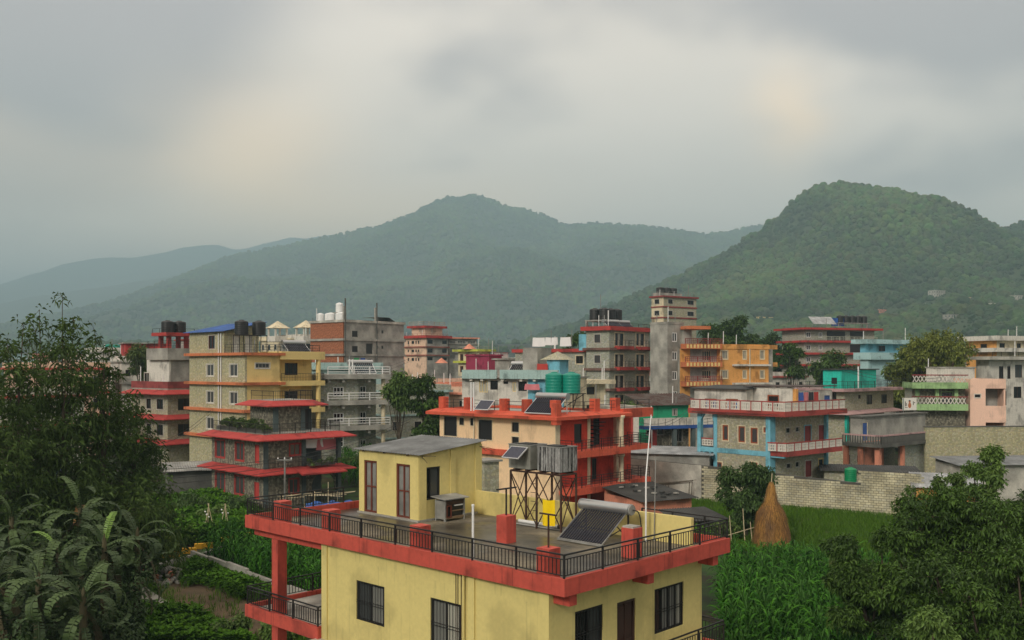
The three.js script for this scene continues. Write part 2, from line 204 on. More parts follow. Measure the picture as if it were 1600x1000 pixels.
// ---------------------------------------------------------------- houses: origin at the near corner, x along the right-hand wall, b back along the left-hand wall
class House {
  constructor(name, label, px, D, a = 46.5, group, base = 0, category = 'house') {
    this.a = a * Math.PI / 180; this.ca = Math.cos(this.a); this.sa = Math.sin(this.a); this.D = D; this.ox = (px - CX) / F * D; this.base = base; this.holes = {};
    this.g = thing(name, label, category, [this.ox, base, -D], this.a, group);
  }
  xr(px, b = 0) { const k = (px - CX) / F; return (k * (this.D + b * this.ca) - this.ox + b * this.sa) / (this.ca - k * this.sa); }
  bl(px, x = 0) { const k = (px - CX) / F; return (this.ox + x * this.ca - k * (this.D + x * this.sa)) / (this.sa + k * this.ca); }
  dp(x, b) { return this.D + x * this.sa + b * this.ca; }
  y(py, x = 0, b = 0) { return EYE - (py - HZ) / F * this.dp(x, b) - this.base; }
  w(x, y, b) { return [this.ox + x * this.ca - b * this.sa, y + this.base, -this.dp(x, b)]; }
  box(name, m, x0, x1, y0, y1, b0, b1, parent = this.g) { return part(name, bx(x0, x1, y0, y1, -b0, -b1), m, parent); }
  put(o, face, plane, u, y) { if (face === 'R') o.position.set(u, y, -plane); else { o.position.set(plane, y, -u); o.rotation.y = -Math.PI / 2; } return o; }
  // a window or door: frame with its panes set back in the wall; o: frame, pane, nx, ny (lights), sur (surround), sw, door
  win(face, plane, u0, u1, y0, y1, o = {}) {
    if (u1 < u0) [u0, u1] = [u1, u0]; if (y1 < y0) [y0, y1] = [y1, y0];
    const r = (v) => Math.max(0.2, Math.round(v * 25) / 25), w = r(u1 - u0), h = r(y1 - y0), nx = o.nx ?? 2, ny = o.ny ?? 1, fw = o.fw ?? 0.06, k = [w, h, nx, ny, fw].join();
    (this.holes[face + plane.toFixed(3)] ??= []).push([(u0 + u1) / 2 - w / 2, (u0 + u1) / 2 + w / 2, y0, y0 + h]);
    const fr = cached('f' + k, () => { const l = [bx(-w / 2, -w / 2 + fw, 0, h, -0.10, -0.03), bx(w / 2 - fw, w / 2, 0, h, -0.10, -0.03), bx(-w / 2 + fw, w / 2 - fw, h - fw, h, -0.10, -0.03), bx(-w / 2 + fw, w / 2 - fw, 0, fw, -0.10, -0.03)];
      for (let i = 1; i < nx; i++) l.push(bx(-w / 2 + w * i / nx - fw * 0.4, -w / 2 + w * i / nx + fw * 0.4, fw, h - fw, -0.095, -0.04));
      for (let j = 1; j < ny; j++) l.push(bx(-w / 2 + fw, w / 2 - fw, h * j / ny - fw * 0.3, h * j / ny + fw * 0.3, -0.093, -0.045)); return join(l); });
    const f = this.put(part(o.name ?? 'window', fr, o.frame ?? M.woodDark, o.parent ?? this.g), face, plane, (u0 + u1) / 2, y0);
    if (o.each) for (let i = 0; i < nx; i++) { const p = part('pane', cached('p' + k + i, () => bx(-w / 2 + w * i / nx + 0.02, -w / 2 + w * (i + 1) / nx - 0.02, 0.02, h - 0.02, -0.088, -0.08)), Array.isArray(o.pane) ? o.pane[i % o.pane.length] : o.pane ?? M.glass, f); }
    else part(o.door ? 'leaf' : 'pane', cached('p' + k, () => bx(-w / 2 + 0.02, w / 2 - 0.02, 0.02, h - 0.02, -0.088, -0.08)), o.pane ?? M.glass, f);
    if (o.sur) { const s = o.sw ?? 0.09, ks = 's' + k + s; part('surround', cached(ks, () => join([bx(-w / 2 - s, -w / 2, -s, h + s, 0.0, 0.035), bx(w / 2, w / 2 + s, -s, h + s, 0.0, 0.035), bx(-w / 2, w / 2, h, h + s, 0.0, 0.035), bx(-w / 2, w / 2, -s, 0, 0.0, 0.045)])), o.sur, f); }
    if (o.bars) part('window_bars', cached('b' + k, () => { const l = []; for (let x = -w / 2 + 0.12; x < w / 2 - 0.05; x += 0.13) l.push(bx(x - 0.008, x + 0.008, 0.03, h - 0.03, -0.028, -0.014)); l.push(bx(-w / 2, w / 2, h * 0.5, h * 0.5 + 0.015, -0.03, -0.014), bx(-w / 2, w / 2, h * 0.44, h * 0.44 + 0.015, -0.03, -0.014)); return join(l); }), M.iron, f);
    if (o.leafs) { const lw = w / 2 - 0.06; }
    return f;
  }
  // the same from picture measurements: two edges and the top and bottom at the middle of the window
  pw(face, plane, px0, px1, pt, pb, o) {
    const u = (p) => (face === 'R' ? this.xr(p, plane) : this.bl(p, plane)), u0 = u(px0), u1 = u(px1), c = u((px0 + px1) / 2), [x, b] = face === 'R' ? [c, plane] : [plane, c];
    return this.win(face, plane, u0, u1, this.y(pb, x, b), this.y(pt, x, b), o);
  }
  // a wall with its openings; outer face at the plane, thickness inward
  wall(face, plane, u0, u1, y0, y1, m, t = 0.22, name = 'wall') {
    if (u1 < u0) [u0, u1] = [u1, u0];
    const s = new THREE.Shape(), sg = face === 'R' ? 1 : -1, P = (u, y) => [sg * u, y];
    s.moveTo(...P(u0, y0)); s.lineTo(...P(u1, y0)); s.lineTo(...P(u1, y1)); s.lineTo(...P(u0, y1)); s.closePath();
    for (const [a, b, c, d] of this.holes[face + plane.toFixed(3)] ?? []) {
      if (b < u0 + 0.02 || a > u1 - 0.02 || d < y0 + 0.02 || c > y1 - 0.02) continue;
      const A = Math.max(a, u0 + 0.03), B = Math.min(b, u1 - 0.03), C = Math.max(c, y0 + 0.02), Dd = Math.min(d, y1 - 0.02), h = new THREE.Path();
      h.moveTo(...P(A, C)); h.lineTo(...P(A, Dd)); h.lineTo(...P(B, Dd)); h.lineTo(...P(B, C)); h.closePath(); s.holes.push(h);
    }
    const g = new THREE.ExtrudeGeometry(s, { depth: t, bevelEnabled: false }); g.translate(0, 0, -t); g.deleteAttribute('uv');
    return this.put(part(name, metres(g), m, this.g), face, plane, 0, 0);
  }
  // both seen walls, both hidden walls and the roof slab of a box from (x0, b0) to (x1, b1)
  body(x0, x1, b0, b1, y0, y1, mL, mR, mBack = mR, t = 0.22) {
    this.wall('L', x0, b0, b1, y0, y1, mL, t); this.wall('R', b0, x0 + t, x1, y0, y1, mR, t);
    this.box('wall', mBack, x1 - t, x1, y0, y1, b0 + t, b1 - t); this.box('wall', mBack, x0 + t, x1, y0, y1, b1 - t, b1);
    this.box('ceiling', M.concrete, x0 + t, x1 - t, y1 - 0.2, y1 - 0.02, b0 + t, b1 - t);
  }
  // a band, eave or parapet that runs round the box, mitred; profile: closed list of [out, y]
  ring(name, m, x0, x1, b0, b1, profile) {
    const c = (o) => [[x0 - o, -(b0 - o)], [x1 + o, -(b0 - o)], [x1 + o, -(b1 + o)], [x0 - o, -(b1 + o)]], q = [], n = profile.length;
    for (let i = 0; i < n; i++) { const [o0, y0] = profile[i], [o1, y1] = profile[(i + 1) % n], A = c(o0), B = c(o1); for (let k = 0; k < 4; k++) { const l = (k + 1) % 4; q.push([[A[k][0], y0, A[k][1]], [A[l][0], y0, A[l][1]], [B[l][0], y1, B[l][1]], [B[k][0], y1, B[k][1]]]); } }
    return part(name, quads(q), m, this.g);
  }
  band(m, x0, x1, b0, b1, y, h = 0.25, out = 0.35, name = 'band') { return this.ring(name, m, x0, x1, b0, b1, [[-0.05, y], [out, y], [out, y + h], [-0.05, y + h]]); }
  eave(m, x0, x1, b0, b1, y, out = 0.7, drop = 0.3) { return this.ring('eave', m, x0, x1, b0, b1, [[-0.05, y], [out, y - drop], [out, y - drop - 0.09], [-0.05, y - 0.14]]); }
  parapet(m, x0, x1, b0, b1, y, h = 0.9, t = 0.15) { return this.ring('parapet', m, x0, x1, b0, b1, [[0, y], [0, y + h], [-t, y + h], [-t, y]]); }
  // railing along points [x, b]
  rail(m, pts, y0, h, o = {}) {
    const l = [], bal = o.bal ?? 0, th = o.th ?? 0.03, post = o.post ?? 1.8, n = o.n ?? 2;
    for (let i = 0; i + 1 < pts.length; i++) {
      const [x0, b0] = pts[i], [x1, b1] = pts[i + 1], L = Math.hypot(x1 - x0, b1 - b0), at = (t) => [lerp(x0, x1, t), lerp(b0, b1, t)];
      for (let k = 0; k < n; k++) { const y = y0 + h * (k + 1) / n; l.push(beam([x0, y, -b0], [x1, y, -b1], k === n - 1 ? th * 1.3 : th)); }
      if (o.low) l.push(beam([x0, y0 + o.low, -b0], [x1, y0 + o.low, -b1], th));
      const np = Math.max(1, Math.round(L / post)); for (let k = 0; k <= np; k++) { const [x, b] = at(k / np); l.push(beam([x, y0, -b], [x, y0 + h, -b], th * 1.4)); }
      if (bal) { const nb = Math.round(L / bal); for (let k = 1; k < nb; k++) { const [x, b] = at(k / nb); l.push(beam([x, y0 + (o.low ?? 0), -b], [x, y0 + h, -b], o.bt ?? th * 0.6)); } }
    }
    return part(o.name ?? 'railing', join(l), m, this.g);
  }
}
// black, white or green ribbed roof tank with a domed lid
function tank(pos, r, h, m, label, group = 'rooftop water tanks', name = 'water_tank') {
  const key = r.toFixed(2) + h.toFixed(2), body = cached('tank' + key, () => { const p = [[0.001, 0], [r, 0]]; const n = 6; for (let i = 0; i < n; i++) { const a = h * 0.86 * i / n, b = h * 0.86 * (i + 1) / n; p.push([r, a + 0.02], [r * 0.975, a + (b - a) * 0.35], [r * 0.975, a + (b - a) * 0.65], [r, b - 0.02]); } p.push([r * 0.93, h * 0.89], [r * 0.5, h * 0.96], [r * 0.34, h * 0.965]); return lathe(p, 22); });
  const t = thing(name, label, 'water tank', pos, 0, group); part('tank_body', body, m, t); part('lid', cached('lid' + key, () => lathe([[r * 0.36, h * 0.955], [r * 0.36, h], [0.001, h * 1.01]], 16)), m, t); return t;
}
// evacuated-tube solar heater: drum, tubes, frame; low edge at the origin along x, drum at the back
function heater(pos, turn, label, w = 1.7, tubes = 12, group = 'rooftop solar water heaters', sc = 1) {
  const t = thing('solar_water_heater', label, 'solar heater', pos, turn, group); t.scale.setScalar(sc);
  part('drum', cached('hd' + w, () => { const g = metres(new THREE.CylinderGeometry(0.22, 0.22, w + 0.1, 18)); g.rotateZ(Math.PI / 2); g.translate(w / 2, 1.05, -1.25); return g; }), M.steel, t);
  const tg = cached('ht' + w + tubes, () => { const l = []; for (let i = 0; i < tubes; i++) { const x = (i + 0.5) / tubes * w; l.push(bar([x, 0.06, 0], [x, 0.95, -1.15], w / tubes * 0.36, w / tubes * 0.36, 5)); } return join(l); }); const tb = part('tubes', tg, M.tube, t); tb.userData.kind = 'stuff';
  part('frame', cached('hf' + w, () => join([beam([0, 0.04, 0.02], [w, 0.04, 0.02], 0.06), beam([0, 0.05, 0], [0, 0.95, -1.15], 0.04), beam([w, 0.05, 0], [w, 0.95, -1.15], 0.04), beam([0.05, 0, -1.25], [0.05, 0.9, -1.25], 0.04), beam([w - 0.05, 0, -1.25], [w - 0.05, 0.9, -1.25], 0.04)])), M.alu, t);
  return t;
}
function cloth(name, pos, turn, w, h, m, label, seed = 1, group) {  // a hanging cloth with folds and thickness
  const nx = 10, ny = 8, R = rng(seed), ph = R() * 6, q = [], P = (i, j, s) => { const u = i / nx, v = j / ny; return [(u - 0.5) * w * (1 + 0.12 * v), -v * h - 0.03 * Math.sin(u * Math.PI), 0.05 * v * Math.sin(u * 9 + ph) + s * 0.006]; };
  for (let j = 0; j < ny; j++) for (let i = 0; i < nx; i++) for (const s of [-1, 1]) q.push([P(i, j, s), P(i + 1, j, s), P(i + 1, j + 1, s), P(i, j + 1, s)]);
  return solo(name, quads(q), m, label, 'cloth', pos, turn, group);
}
// ---------------------------------------------------------------- leaves, trees
function leafBatch() { return { p: [], n: [], c: [] }; }
function leaf(B, o, dir, nor, len, wid, c, droop = 0) {   // one folded leaf: two triangles either side of the midrib
  const s = V().crossVectors(dir, nor).normalize().multiplyScalar(wid / 2), m = o.clone().addScaledVector(dir, len * 0.5).addScaledVector(nor, -wid * 0.12), t = o.clone().addScaledVector(dir, len); t.y -= droop * len;
  const a = m.clone().add(s).addScaledVector(nor, wid * 0.2), b = m.clone().sub(s).addScaledVector(nor, wid * 0.2);
  B.p.push(o.x, o.y, o.z, a.x, a.y, a.z, t.x, t.y, t.z, o.x, o.y, o.z, t.x, t.y, t.z, b.x, b.y, b.z);
  for (let k = 0; k < 6; k++) B.c.push(c[0], c[1], c[2]);
}
function leafGeo(B) { const g = new THREE.BufferGeometry(); g.setAttribute('position', new THREE.Float32BufferAttribute(B.p, 3)); g.setAttribute('color', new THREE.Float32BufferAttribute(B.c, 3)); g.computeVertexNormals(); return g; }
function onSphere(R) { const z = R() * 2 - 1, a = R() * 6.2832, s = Math.sqrt(1 - z * z); return V(s * Math.cos(a), z, s * Math.sin(a)); }
const mixc = (a, b, t) => a.map((v, i) => lerp(v, b[i], t));
// o: h height, lobes [[x, y, z, rx, ry]], n leaves, len, wid, tones [a, b], droop, trunk radius, clumps per lobe
function treeGeo(seed, o) {
  const R = rng(seed), B = leafBatch(), wood = [], lobes = o.lobes, vol = lobes.map((l) => l[3] * l[3] * l[4]), tot = vol.reduce((a, b) => a + b);
  const tr = o.tr ?? 0.18; let top = V(0, (o.fork ?? 0.4) * o.h, 0);
  wood.push(bar([0, -0.2, 0], [top.x, top.y, top.z], tr, tr * 0.7, 7));
  lobes.forEach((l, li) => {
    const c = V(l[0], l[1], l[2]); const start = V(0, Math.min(top.y, l[1] * 0.8) * (0.75 + 0.25 * R()), 0); const mid = start.clone().lerp(c, 0.5).add(V((R() - 0.5) * 0.4, 0.15 * l[4], (R() - 0.5) * 0.4));
    wood.push(bar(start.toArray(), mid.toArray(), tr * 0.5, tr * 0.35, 5), bar(mid.toArray(), c.toArray(), tr * 0.35, tr * 0.16, 5));
    const nc = Math.max(5, Math.round((o.clumps ?? 26) * Math.pow(vol[li] / tot * lobes.length, 0.8))), nl = o.n * vol[li] / tot / nc, lt = R();
    for (let k = 0; k < nc; k++) {
      const d = onSphere(R), rr = Math.pow(R(), 0.4), cc = c.clone().add(V(d.x * l[3] * rr, d.y * l[4] * rr, d.z * l[3] * rr)), cr = (o.cr ?? 0.34) * Math.min(l[3], l[4]) * (0.6 + 0.8 * R()), tone = 0.5 * lt + 0.5 * R();
      if (R() < 0.5) wood.push(bar(c.toArray(), cc.toArray(), tr * 0.12, tr * 0.05, 4));
      for (let q = 0; q < nl; q++) {
        const e = onSphere(R), er = Math.pow(R(), 0.5) * cr, p = cc.clone().add(V(e.x * er, e.y * er * 0.75, e.z * er));
        const dir = e.clone().lerp(onSphere(R), 0.55).add(V(0, o.lift ?? -0.15, 0)).normalize(), nor = V(R() - 0.5, 0.9, R() - 0.5).normalize(); nor.addScaledVector(dir, -nor.dot(dir)).normalize();
        const t = clamp(tone * 0.6 + R() * 0.55 - 0.08), j = 0.8 + 0.4 * R(), cl = mixc(o.tones[0], o.tones[1], t).map((v) => v * j), s = 0.7 + 0.6 * R();
        leaf(B, p, dir, nor, o.len * s, o.wid * s, cl, o.droop ?? 0.2);
      }
    }
  });
  return [leafGeo(B), join(wood)];
}
function tree(name, label, category, pos, seed, o, group) { const [lg, wg] = treeGeo(seed, o), t = thing(name, label, category, pos, 0, group); part('trunk', wg, M.bark, t); part('crown', lg, M.leaf, t); return t; }
// scatter lobes inside an ellipsoid crown
function lobesIn(seed, n, cy, rx, ry, size) { const R = rng(seed), l = []; for (let i = 0; i < n; i++) { const d = onSphere(R), k = 0.35 + 0.55 * R(); l.push([d.x * rx * k, cy + d.y * ry * k, d.z * rx * k, size * (0.75 + 0.5 * R()), size * (0.6 + 0.4 * R())]); } return l; }
const DK = [0.032, 0.062, 0.016], MD = [0.075, 0.14, 0.032], LT = [0.13, 0.21, 0.04], YL = [0.19, 0.22, 0.035], OL = [0.10, 0.12, 0.03];

// ---------------------------------------------------------------- the ground and the hills
{
  const g = new THREE.PlaneGeometry(24000, 14000, 1, 1); g.rotateX(-Math.PI / 2); g.translate(0, 0, -4000);
  struct('ground', metres(g), mat([0.30, 0.36, 0.20], { map: T.soil, rough: 1 }));
}
function curve(pts) { return (x) => { if (x <= pts[0][0]) return pts[0][1]; for (let i = 0; i + 1 < pts.length; i++) if (x <= pts[i + 1][0]) { const t = (x - pts[i][0]) / (pts[i + 1][0] - pts[i][0]); return lerp(pts[i][1], pts[i + 1][1], t * 0.6 + 0.4 * sm(t)); } return pts[pts.length - 1][1]; }; }
const forestTones = [[0.018, 0.042, 0.012], [0.060, 0.105, 0.024]];
const blobs = [1, 2, 3].map((s) => {                     // a far tree crown: a lumpy, uneven mass
  const g0 = new THREE.IcosahedronGeometry(1, 2), p = g0.attributes.position; const v = V();
  for (let i = 0; i < p.count; i++) { v.fromBufferAttribute(p, i); const n = vnoise(v.x * 2.1 + s * 9 + v.z, v.y * 2.1 + v.z * 1.7, s), m = vnoise(v.x * 5 + 3 * v.y, v.z * 5 + s, s + 4); const k = 0.62 + 0.45 * n + 0.3 * m; p.setXYZ(i, v.x * k, v.y * k * 0.95, v.z * k); }
  g0.computeVertexNormals(); return g0;
});
function hill(name, forestLabel, zr, z0, sky, o) {
  const toX = (px) => (px - CX) / F * zr, H = curve(sky.map(([px, py]) => [toX(px), (HZ - py) / F * zr + EYE])), zb = zr * 1.1, x0 = toX(o.px0), x1 = toX(o.px1), nx = o.nx, nz = o.nz, rough = o.rough;
  const Y = (x, z) => { const t = (z - z0) / (zr - z0); if (t < 0) return -6; const h = Math.max(0, H(x)), spur = (fbm(x / o.sp + 31, z / o.sp * 0.6 + 7, 4, o.seed) - 0.5); if (t <= 1) return -6 + (h + 6) * (Math.pow(t, 1.12) * 0.96 + 0.04 * t) + spur * rough * h * Math.sin(Math.PI * Math.min(1, t)) * 0.9; return Math.max(-6, -6 + (h + 6) * (1 - (z - zr) / (zb - zr)) ); };
  const pos = [], idx = [];
  for (let j = 0; j <= nz; j++) for (let i = 0; i <= nx; i++) { const x = lerp(x0, x1, i / nx), z = j <= nz - 6 ? lerp(z0, zr, j / (nz - 6)) : lerp(zr, zb, (j - nz + 6) / 6); pos.push(x, Y(x, z), -z); }
  for (let j = 0; j < nz; j++) for (let i = 0; i < nx; i++) { const a = j * (nx + 1) + i, b = a + 1, c = a + nx + 1, d = c + 1; idx.push(a, b, d, a, d, c); }
  const g = new THREE.BufferGeometry(); g.setAttribute('position', new THREE.Float32BufferAttribute(pos, 3)); g.setIndex(idx); g.computeVertexNormals();
  struct(name, metres(g), mat(o.ground ?? [0.035, 0.06, 0.022], { rough: 1 }));
  if (o.trees) {
    const bare = (o.clear ?? []).map(([px, py]) => { const [D] = spotOn(Y, px, py); return [(px - CX) / F * D, D]; });
    const R = rng(o.seed + 77), per = blobs.map(() => []), m4 = new THREE.Matrix4(), q = new THREE.Quaternion();
    let n = 0, tries = 0;
    while (n < o.trees && tries++ < o.trees * 6) {
      const z = lerp(z0, zr * 1.03, Math.pow(R(), 0.75)), px = lerp(o.vx0 ?? -60, o.vx1 ?? 1660, R()), x = (px - CX) / F * z; if (x < x0 || x > x1) continue;
      const y = Y(x, z); if (y < -3) continue; const low = bare.some(([a, b]) => Math.abs(x - a * z / b - 6) < 11 && z < b + 12 && z > b - 45) ? 0.35 : 1;
      const patch = 0.55 * fbm(x / 70, z / 70, 3, 3 + o.seed) + 0.45 * fbm(x / 260, z / 200, 3, 8 + o.seed); if (patch < 0.36 && R() < 0.6) continue;
      const s = o.size * (0.45 + 1.0 * R() * R() + 0.35 * R()) * (0.7 + 0.6 * patch) * low; m4.compose(V(x, y + s * 0.45, -z), q.setFromAxisAngle(V(0, 1, 0), R() * 6.28), V(s, s * (0.8 + 0.5 * R()), s));
      const c = mixc(forestTones[0], forestTones[1], clamp((patch - 0.5) * 3.2 + 0.4 + (R() - 0.5) * 0.7)).map((v) => v * (0.8 + 0.5 * R()));
      per[Math.floor(R() * 3)].push([m4.clone(), c]); n++;
    }
    per.forEach((l, k) => { const im = new THREE.InstancedMesh(blobs[k], forestMat, l.length); l.forEach(([m, c], i) => { im.setMatrixAt(i, m); im.setColorAt(i, col(...c)); }); im.name = numbered('forest'); im.castShadow = im.receiveShadow = true; tag(im, forestLabel, 'forest', forestLabel, 'stuff'); scene.add(im); });
  }
  return Y;
}
const forestMat = mat([1, 1, 1], { rough: 0.95 });
const HILLSIDE = [[1463, 466, 3, 'concretePale', 'white three-storey house standing alone on the wooded slope', 15], [1508, 473, 2, 'rose', 'low rose house on the wooded slope', 15], [1549, 482, 2, 'white', 'white house beside a dark tree on the wooded slope', 16], [1486, 500, 2, 'concrete', 'small grey house at the foot of the wooded slope', 12], [1375, 492, 2, 'salmon', 'small salmon house low on the wooded slope', 10], [1185, 498, 1, 'ochre', 'long ochre house low on the wooded slope', 22], [1590, 470, 2, 'concretePale', 'pale house on the terraced slope', 16], [1447, 480, 1, 'white', 'tiny white house below the three-storey one on the slope', 11]];
function spotOn(Y, px, py) { for (let D = 620; D < 1490; D += 4) { const y = Y((px - CX) / F * D, D); if (HZ - (y - EYE) / D * F <= py) return [D, y]; } return [900, 60]; }
const hillY = hill('hill', 'dense green wood covering the steep flat-topped hill', 1500, 560, [[600, 572], [760, 556], [890, 511], [950, 480], [1000, 458], [1060, 433], [1120, 403], [1180, 368], [1212, 344], [1236, 318], [1254, 304], [1280, 294], [1310, 290], [1350, 294], [1396, 304], [1422, 322], [1450, 337], [1490, 352], [1530, 364], [1550, 366], [1575, 354], [1600, 346], [1660, 330], [1760, 320], [2300, 400]], { px0: 560, px1: 2300, nx: 150, nz: 60, sp: 190, rough: 0.55, seed: 4, trees: 24000, size: 4.2, clear: HILLSIDE.map((h) => [h[0], h[1]]) });
hill('mountain', 'hazy blue-green wood on the long pointed mountain', 4000, 1900, [[-700, 560], [0, 530], [100, 503], [170, 479], [240, 455], [300, 427], [370, 399], [430, 387], [520, 370], [590, 355], [640, 337], [685, 315], [715, 309], [742, 304], [762, 310], [785, 323], [815, 327], [850, 337], [880, 350], [930, 349], [1000, 354], [1060, 360], [1100, 366], [1150, 360], [1190, 352], [1300, 344], [1500, 346], [1530, 351], [1560, 363], [1640, 385], [2300, 480]], { px0: -700, px1: 2300, nx: 240, nz: 50, sp: 420, rough: 0.45, seed: 9, trees: 34000, size: 7.0, ground: [0.03, 0.05, 0.022] });
hill('ridge', '', 5000, 3000, [[-800, 540], [-100, 492], [0, 474], [60, 462], [150, 450], [240, 436], [330, 420], [400, 410], [600, 400], [900, 420], [1400, 470]], { px0: -800, px1: 1400, nx: 120, nz: 26, sp: 500, rough: 0.3, seed: 12 });
hill('ridge', '', 6800, 4400, [[-900, 500], [-200, 470], [-60, 452], [0, 444], [60, 426], [105, 411], [150, 404], [175, 402], [205, 403], [250, 396], [290, 386], [335, 382], [352, 385], [366, 391], [385, 388], [420, 379], [455, 371], [480, 373], [500, 369], [525, 366], [560, 370], [700, 390], [1200, 450]], { px0: -900, px1: 1200, nx: 200, nz: 26, sp: 700, rough: 0.3, seed: 15 });
// ---------------------------------------------------------------- the yellow house with the railed roof terrace
{
  const H = new House('yellow_house', 'yellow two-storey house with red slab edges and black-railed flat roof', 882, 23, 46.5);
  const g = H.g, X0 = 0.18, B0 = 0.62, B1 = 10.24, X1 = 7.12, BE = 14.6, XE = 7.72, FL = 6.55, UP = 6.81, LO = 6.38, F1 = 3.55, U1 = 3.70;
  const wd = { frame: M.black, nx: 2, bars: true, each: true, fw: 0.07, pane: [M.curtainDim, M.curtain] }, cur = { ...wd };
  // first floor openings
  H.pw('L', X0, 556.7, 600.5, 911, 974, { ...wd, nx: 2, pane: [M.glassGrey, M.curtainDim] });
  H.pw('L', X0, 672.4, 720, 939, 1016, { ...wd, pane: [M.curtainDim, M.curtain] });
  H.pw('R', B0, 898.6, 942, 950, 1022, { ...wd, pane: [M.glass, M.glassGrey] });
  H.pw('R', B0, 1022.6, 1068.3, 914, 984, { ...wd, nx: 4, pane: [M.woodDark, M.curtainDim, M.curtainDim, M.curtain] });
  const dx0 = H.xr(964.4, B0), dx1 = H.xr(993, B0), dr = H.win('R', B0, dx0, dx1, F1 + 0.02, 5.62, { name: 'door', door: true, frame: M.woodDark, pane: M.woodDark, nx: 2, fw: 0.08 });
  const dw = dx1 - dx0; for (const [a, b, c, d] of [[-0.36, -0.06, 0.15, 0.95], [0.06, 0.36, 0.15, 0.95], [-0.36, -0.06, 1.1, 1.9], [0.06, 0.36, 1.1, 1.9]]) part('door_panel', bx(a * dw, b * dw, c, d, -0.08, -0.055), M.woodDark, dr);
  part('handle', join([bar([-0.38 * dw, 0.95, -0.055], [-0.38 * dw, 0.95, 0.0], 0.015), bar([-0.38 * dw, 0.95, -0.005], [-0.26 * dw, 0.95, -0.005], 0.012)]), M.steel, dr);
  H.body(X0, X1, B0, B1, 0, LO + 0.02, M.yellow, M.yellow);
  // pilasters, down pipe and cables on the long wall
  for (const [b0, b1] of [[B0 + 0.0, B0 + 0.36], [3.28, 3.52], [9.96, B1]]) H.box('pilaster', M.yellow, X0 - 0.05, X0 - 0.002, 0, LO, b0, b1);
  part('down_pipe', bar([X0 - 0.08, 0, -3.66], [X0 - 0.08, LO, -3.66], 0.035, 0.035, 8), M.yellow, g);
  for (const b of [3.82, 3.95, 4.03]) part('cable', bar([X0 - 0.015, 0, -b], [X0 - 0.015, LO, -b], 0.011), M.woodDark, g);
  H.box('sunshade', M.concretePale, -0.32, X0 - 0.002, 3.24, 3.33, B0, B1 + 0.15);
  // roof slab and its red edge
  H.box('roof_slab', M.red, 0.02, XE - 0.02, LO + 0.02, FL - 0.02, 0.02, BE - 0.02);
  part('roof_floor', bx(0.12, XE - 0.12, FL - 0.018, FL, -0.12, -(BE - 0.12)), M.roofFloor, g);
  H.ring('roof_edge', M.red, 0.0, XE, 0.0, BE, [[0, LO], [0, UP], [-0.13, UP], [-0.13, LO]]);
  for (const x of [0.45, 3.75, 7.05]) H.box('beam', M.red, x - 0.14, x + 0.14, LO - 0.30, LO - 0.002, 0.10, B0 + 0.6);
  H.box('beam', M.red, 0.25, 0.55, LO - 0.26, LO - 0.002, B1, BE - 0.2);
  // veranda: post, first-floor slab, red edge
  H.box('post', M.red, 0.20, 0.56, 0, F1 - 0.25, 12.86, 13.22); H.box('post', M.red, 0.20, 0.56, F1, LO - 0.26, 12.86, 13.22);
  H.box('veranda_slab', M.concretePale, 0.14, 4.2, F1 - 0.2, F1, B1 + 0.16, BE - 0.16);
  H.ring('veranda_edge', M.red, 0, 4.2, B1 + 0.02, BE, [[0, 3.28], [0, U1], [-0.13, U1], [-0.13, 3.28]]);
  H.box('wall', M.yellow, 4.2, X1, 0, LO, B1 + 0.01, BE - 0.4);
  // railings of flat bars: every upright is its own piece
  const bg = (h) => cached('bal' + h.toFixed(2), () => bx(-0.009, 0.009, 0, h, -0.009, 0.009)), pg = (h) => cached('pst' + h.toFixed(2), () => bx(-0.022, 0.022, 0, h, -0.022, 0.022));
  const railing = (pts, y0, h, gap, bay) => {
    const lines = []; const root = new THREE.Group(); for (let i = 0; i + 1 < pts.length; i++) { const [a, b] = pts[i], [c, d] = pts[i + 1]; lines.push(beam([a, y0 + h, -b], [c, y0 + h, -d], 0.038), beam([a, y0 + h - 0.11, -b], [c, y0 + h - 0.11, -d], 0.024), beam([a, y0 + 0.07, -b], [c, y0 + 0.07, -d], 0.024)); }
    const r = part('railing', join(lines), M.iron, g);
    pts.slice(0, -1).forEach(([a, b], i) => { const [c, d] = pts[i + 1], L = Math.hypot(c - a, d - b), nb = Math.max(1, Math.round(L / bay)), nn = Math.round(L / gap); for (let k = 0; k <= nb; k++) { if (k === nb && i < pts.length - 2) continue; const p = part('post', pg(h), M.iron, r); p.position.set(lerp(a, c, k / nb), y0, -lerp(b, d, k / nb)); } for (let k = 1; k < nn; k++) { if (Math.abs(k / nn * nb - Math.round(k / nn * nb)) < 0.02) continue; const p = part('baluster', bg(h - 0.18), M.iron, r); p.position.set(lerp(a, c, k / nn), y0 + 0.07, -lerp(b, d, k / nn)); } });
    return r;
  };
  const e = 0.065;
  railing([[4.15, BE - e], [e, BE - e], [e, e], [XE - e, e], [XE - e, 0.85]], UP, 0.58, 0.125, 1.62);
  railing([[XE - e, 0.85], [XE - e, 3.2]], UP, 0.58, 0.125, 1.2);
  railing([[4.1, BE - e], [e, BE - e], [e, B1 + 0.1], [X0 + 0.1, B1 + 0.1]], U1, 0.62, 0.13, 1.45);
  // right-hand balcony on the first floor
  H.box('balcony_slab', M.concretePale, X0 + 0.3, 7.4, F1 - 0.2, F1, 0.08, B0); H.ring('balcony_edge', M.red, X0 + 0.3, 7.5, 0.0, B0 + 0.5, [[0, 3.28], [0, U1], [-0.1, U1], [-0.1, 3.28]]);
  railing([[X0 + 0.4, e], [7.44, e], [7.44, 1.05]], U1, 0.66, 0.13, 1.45);
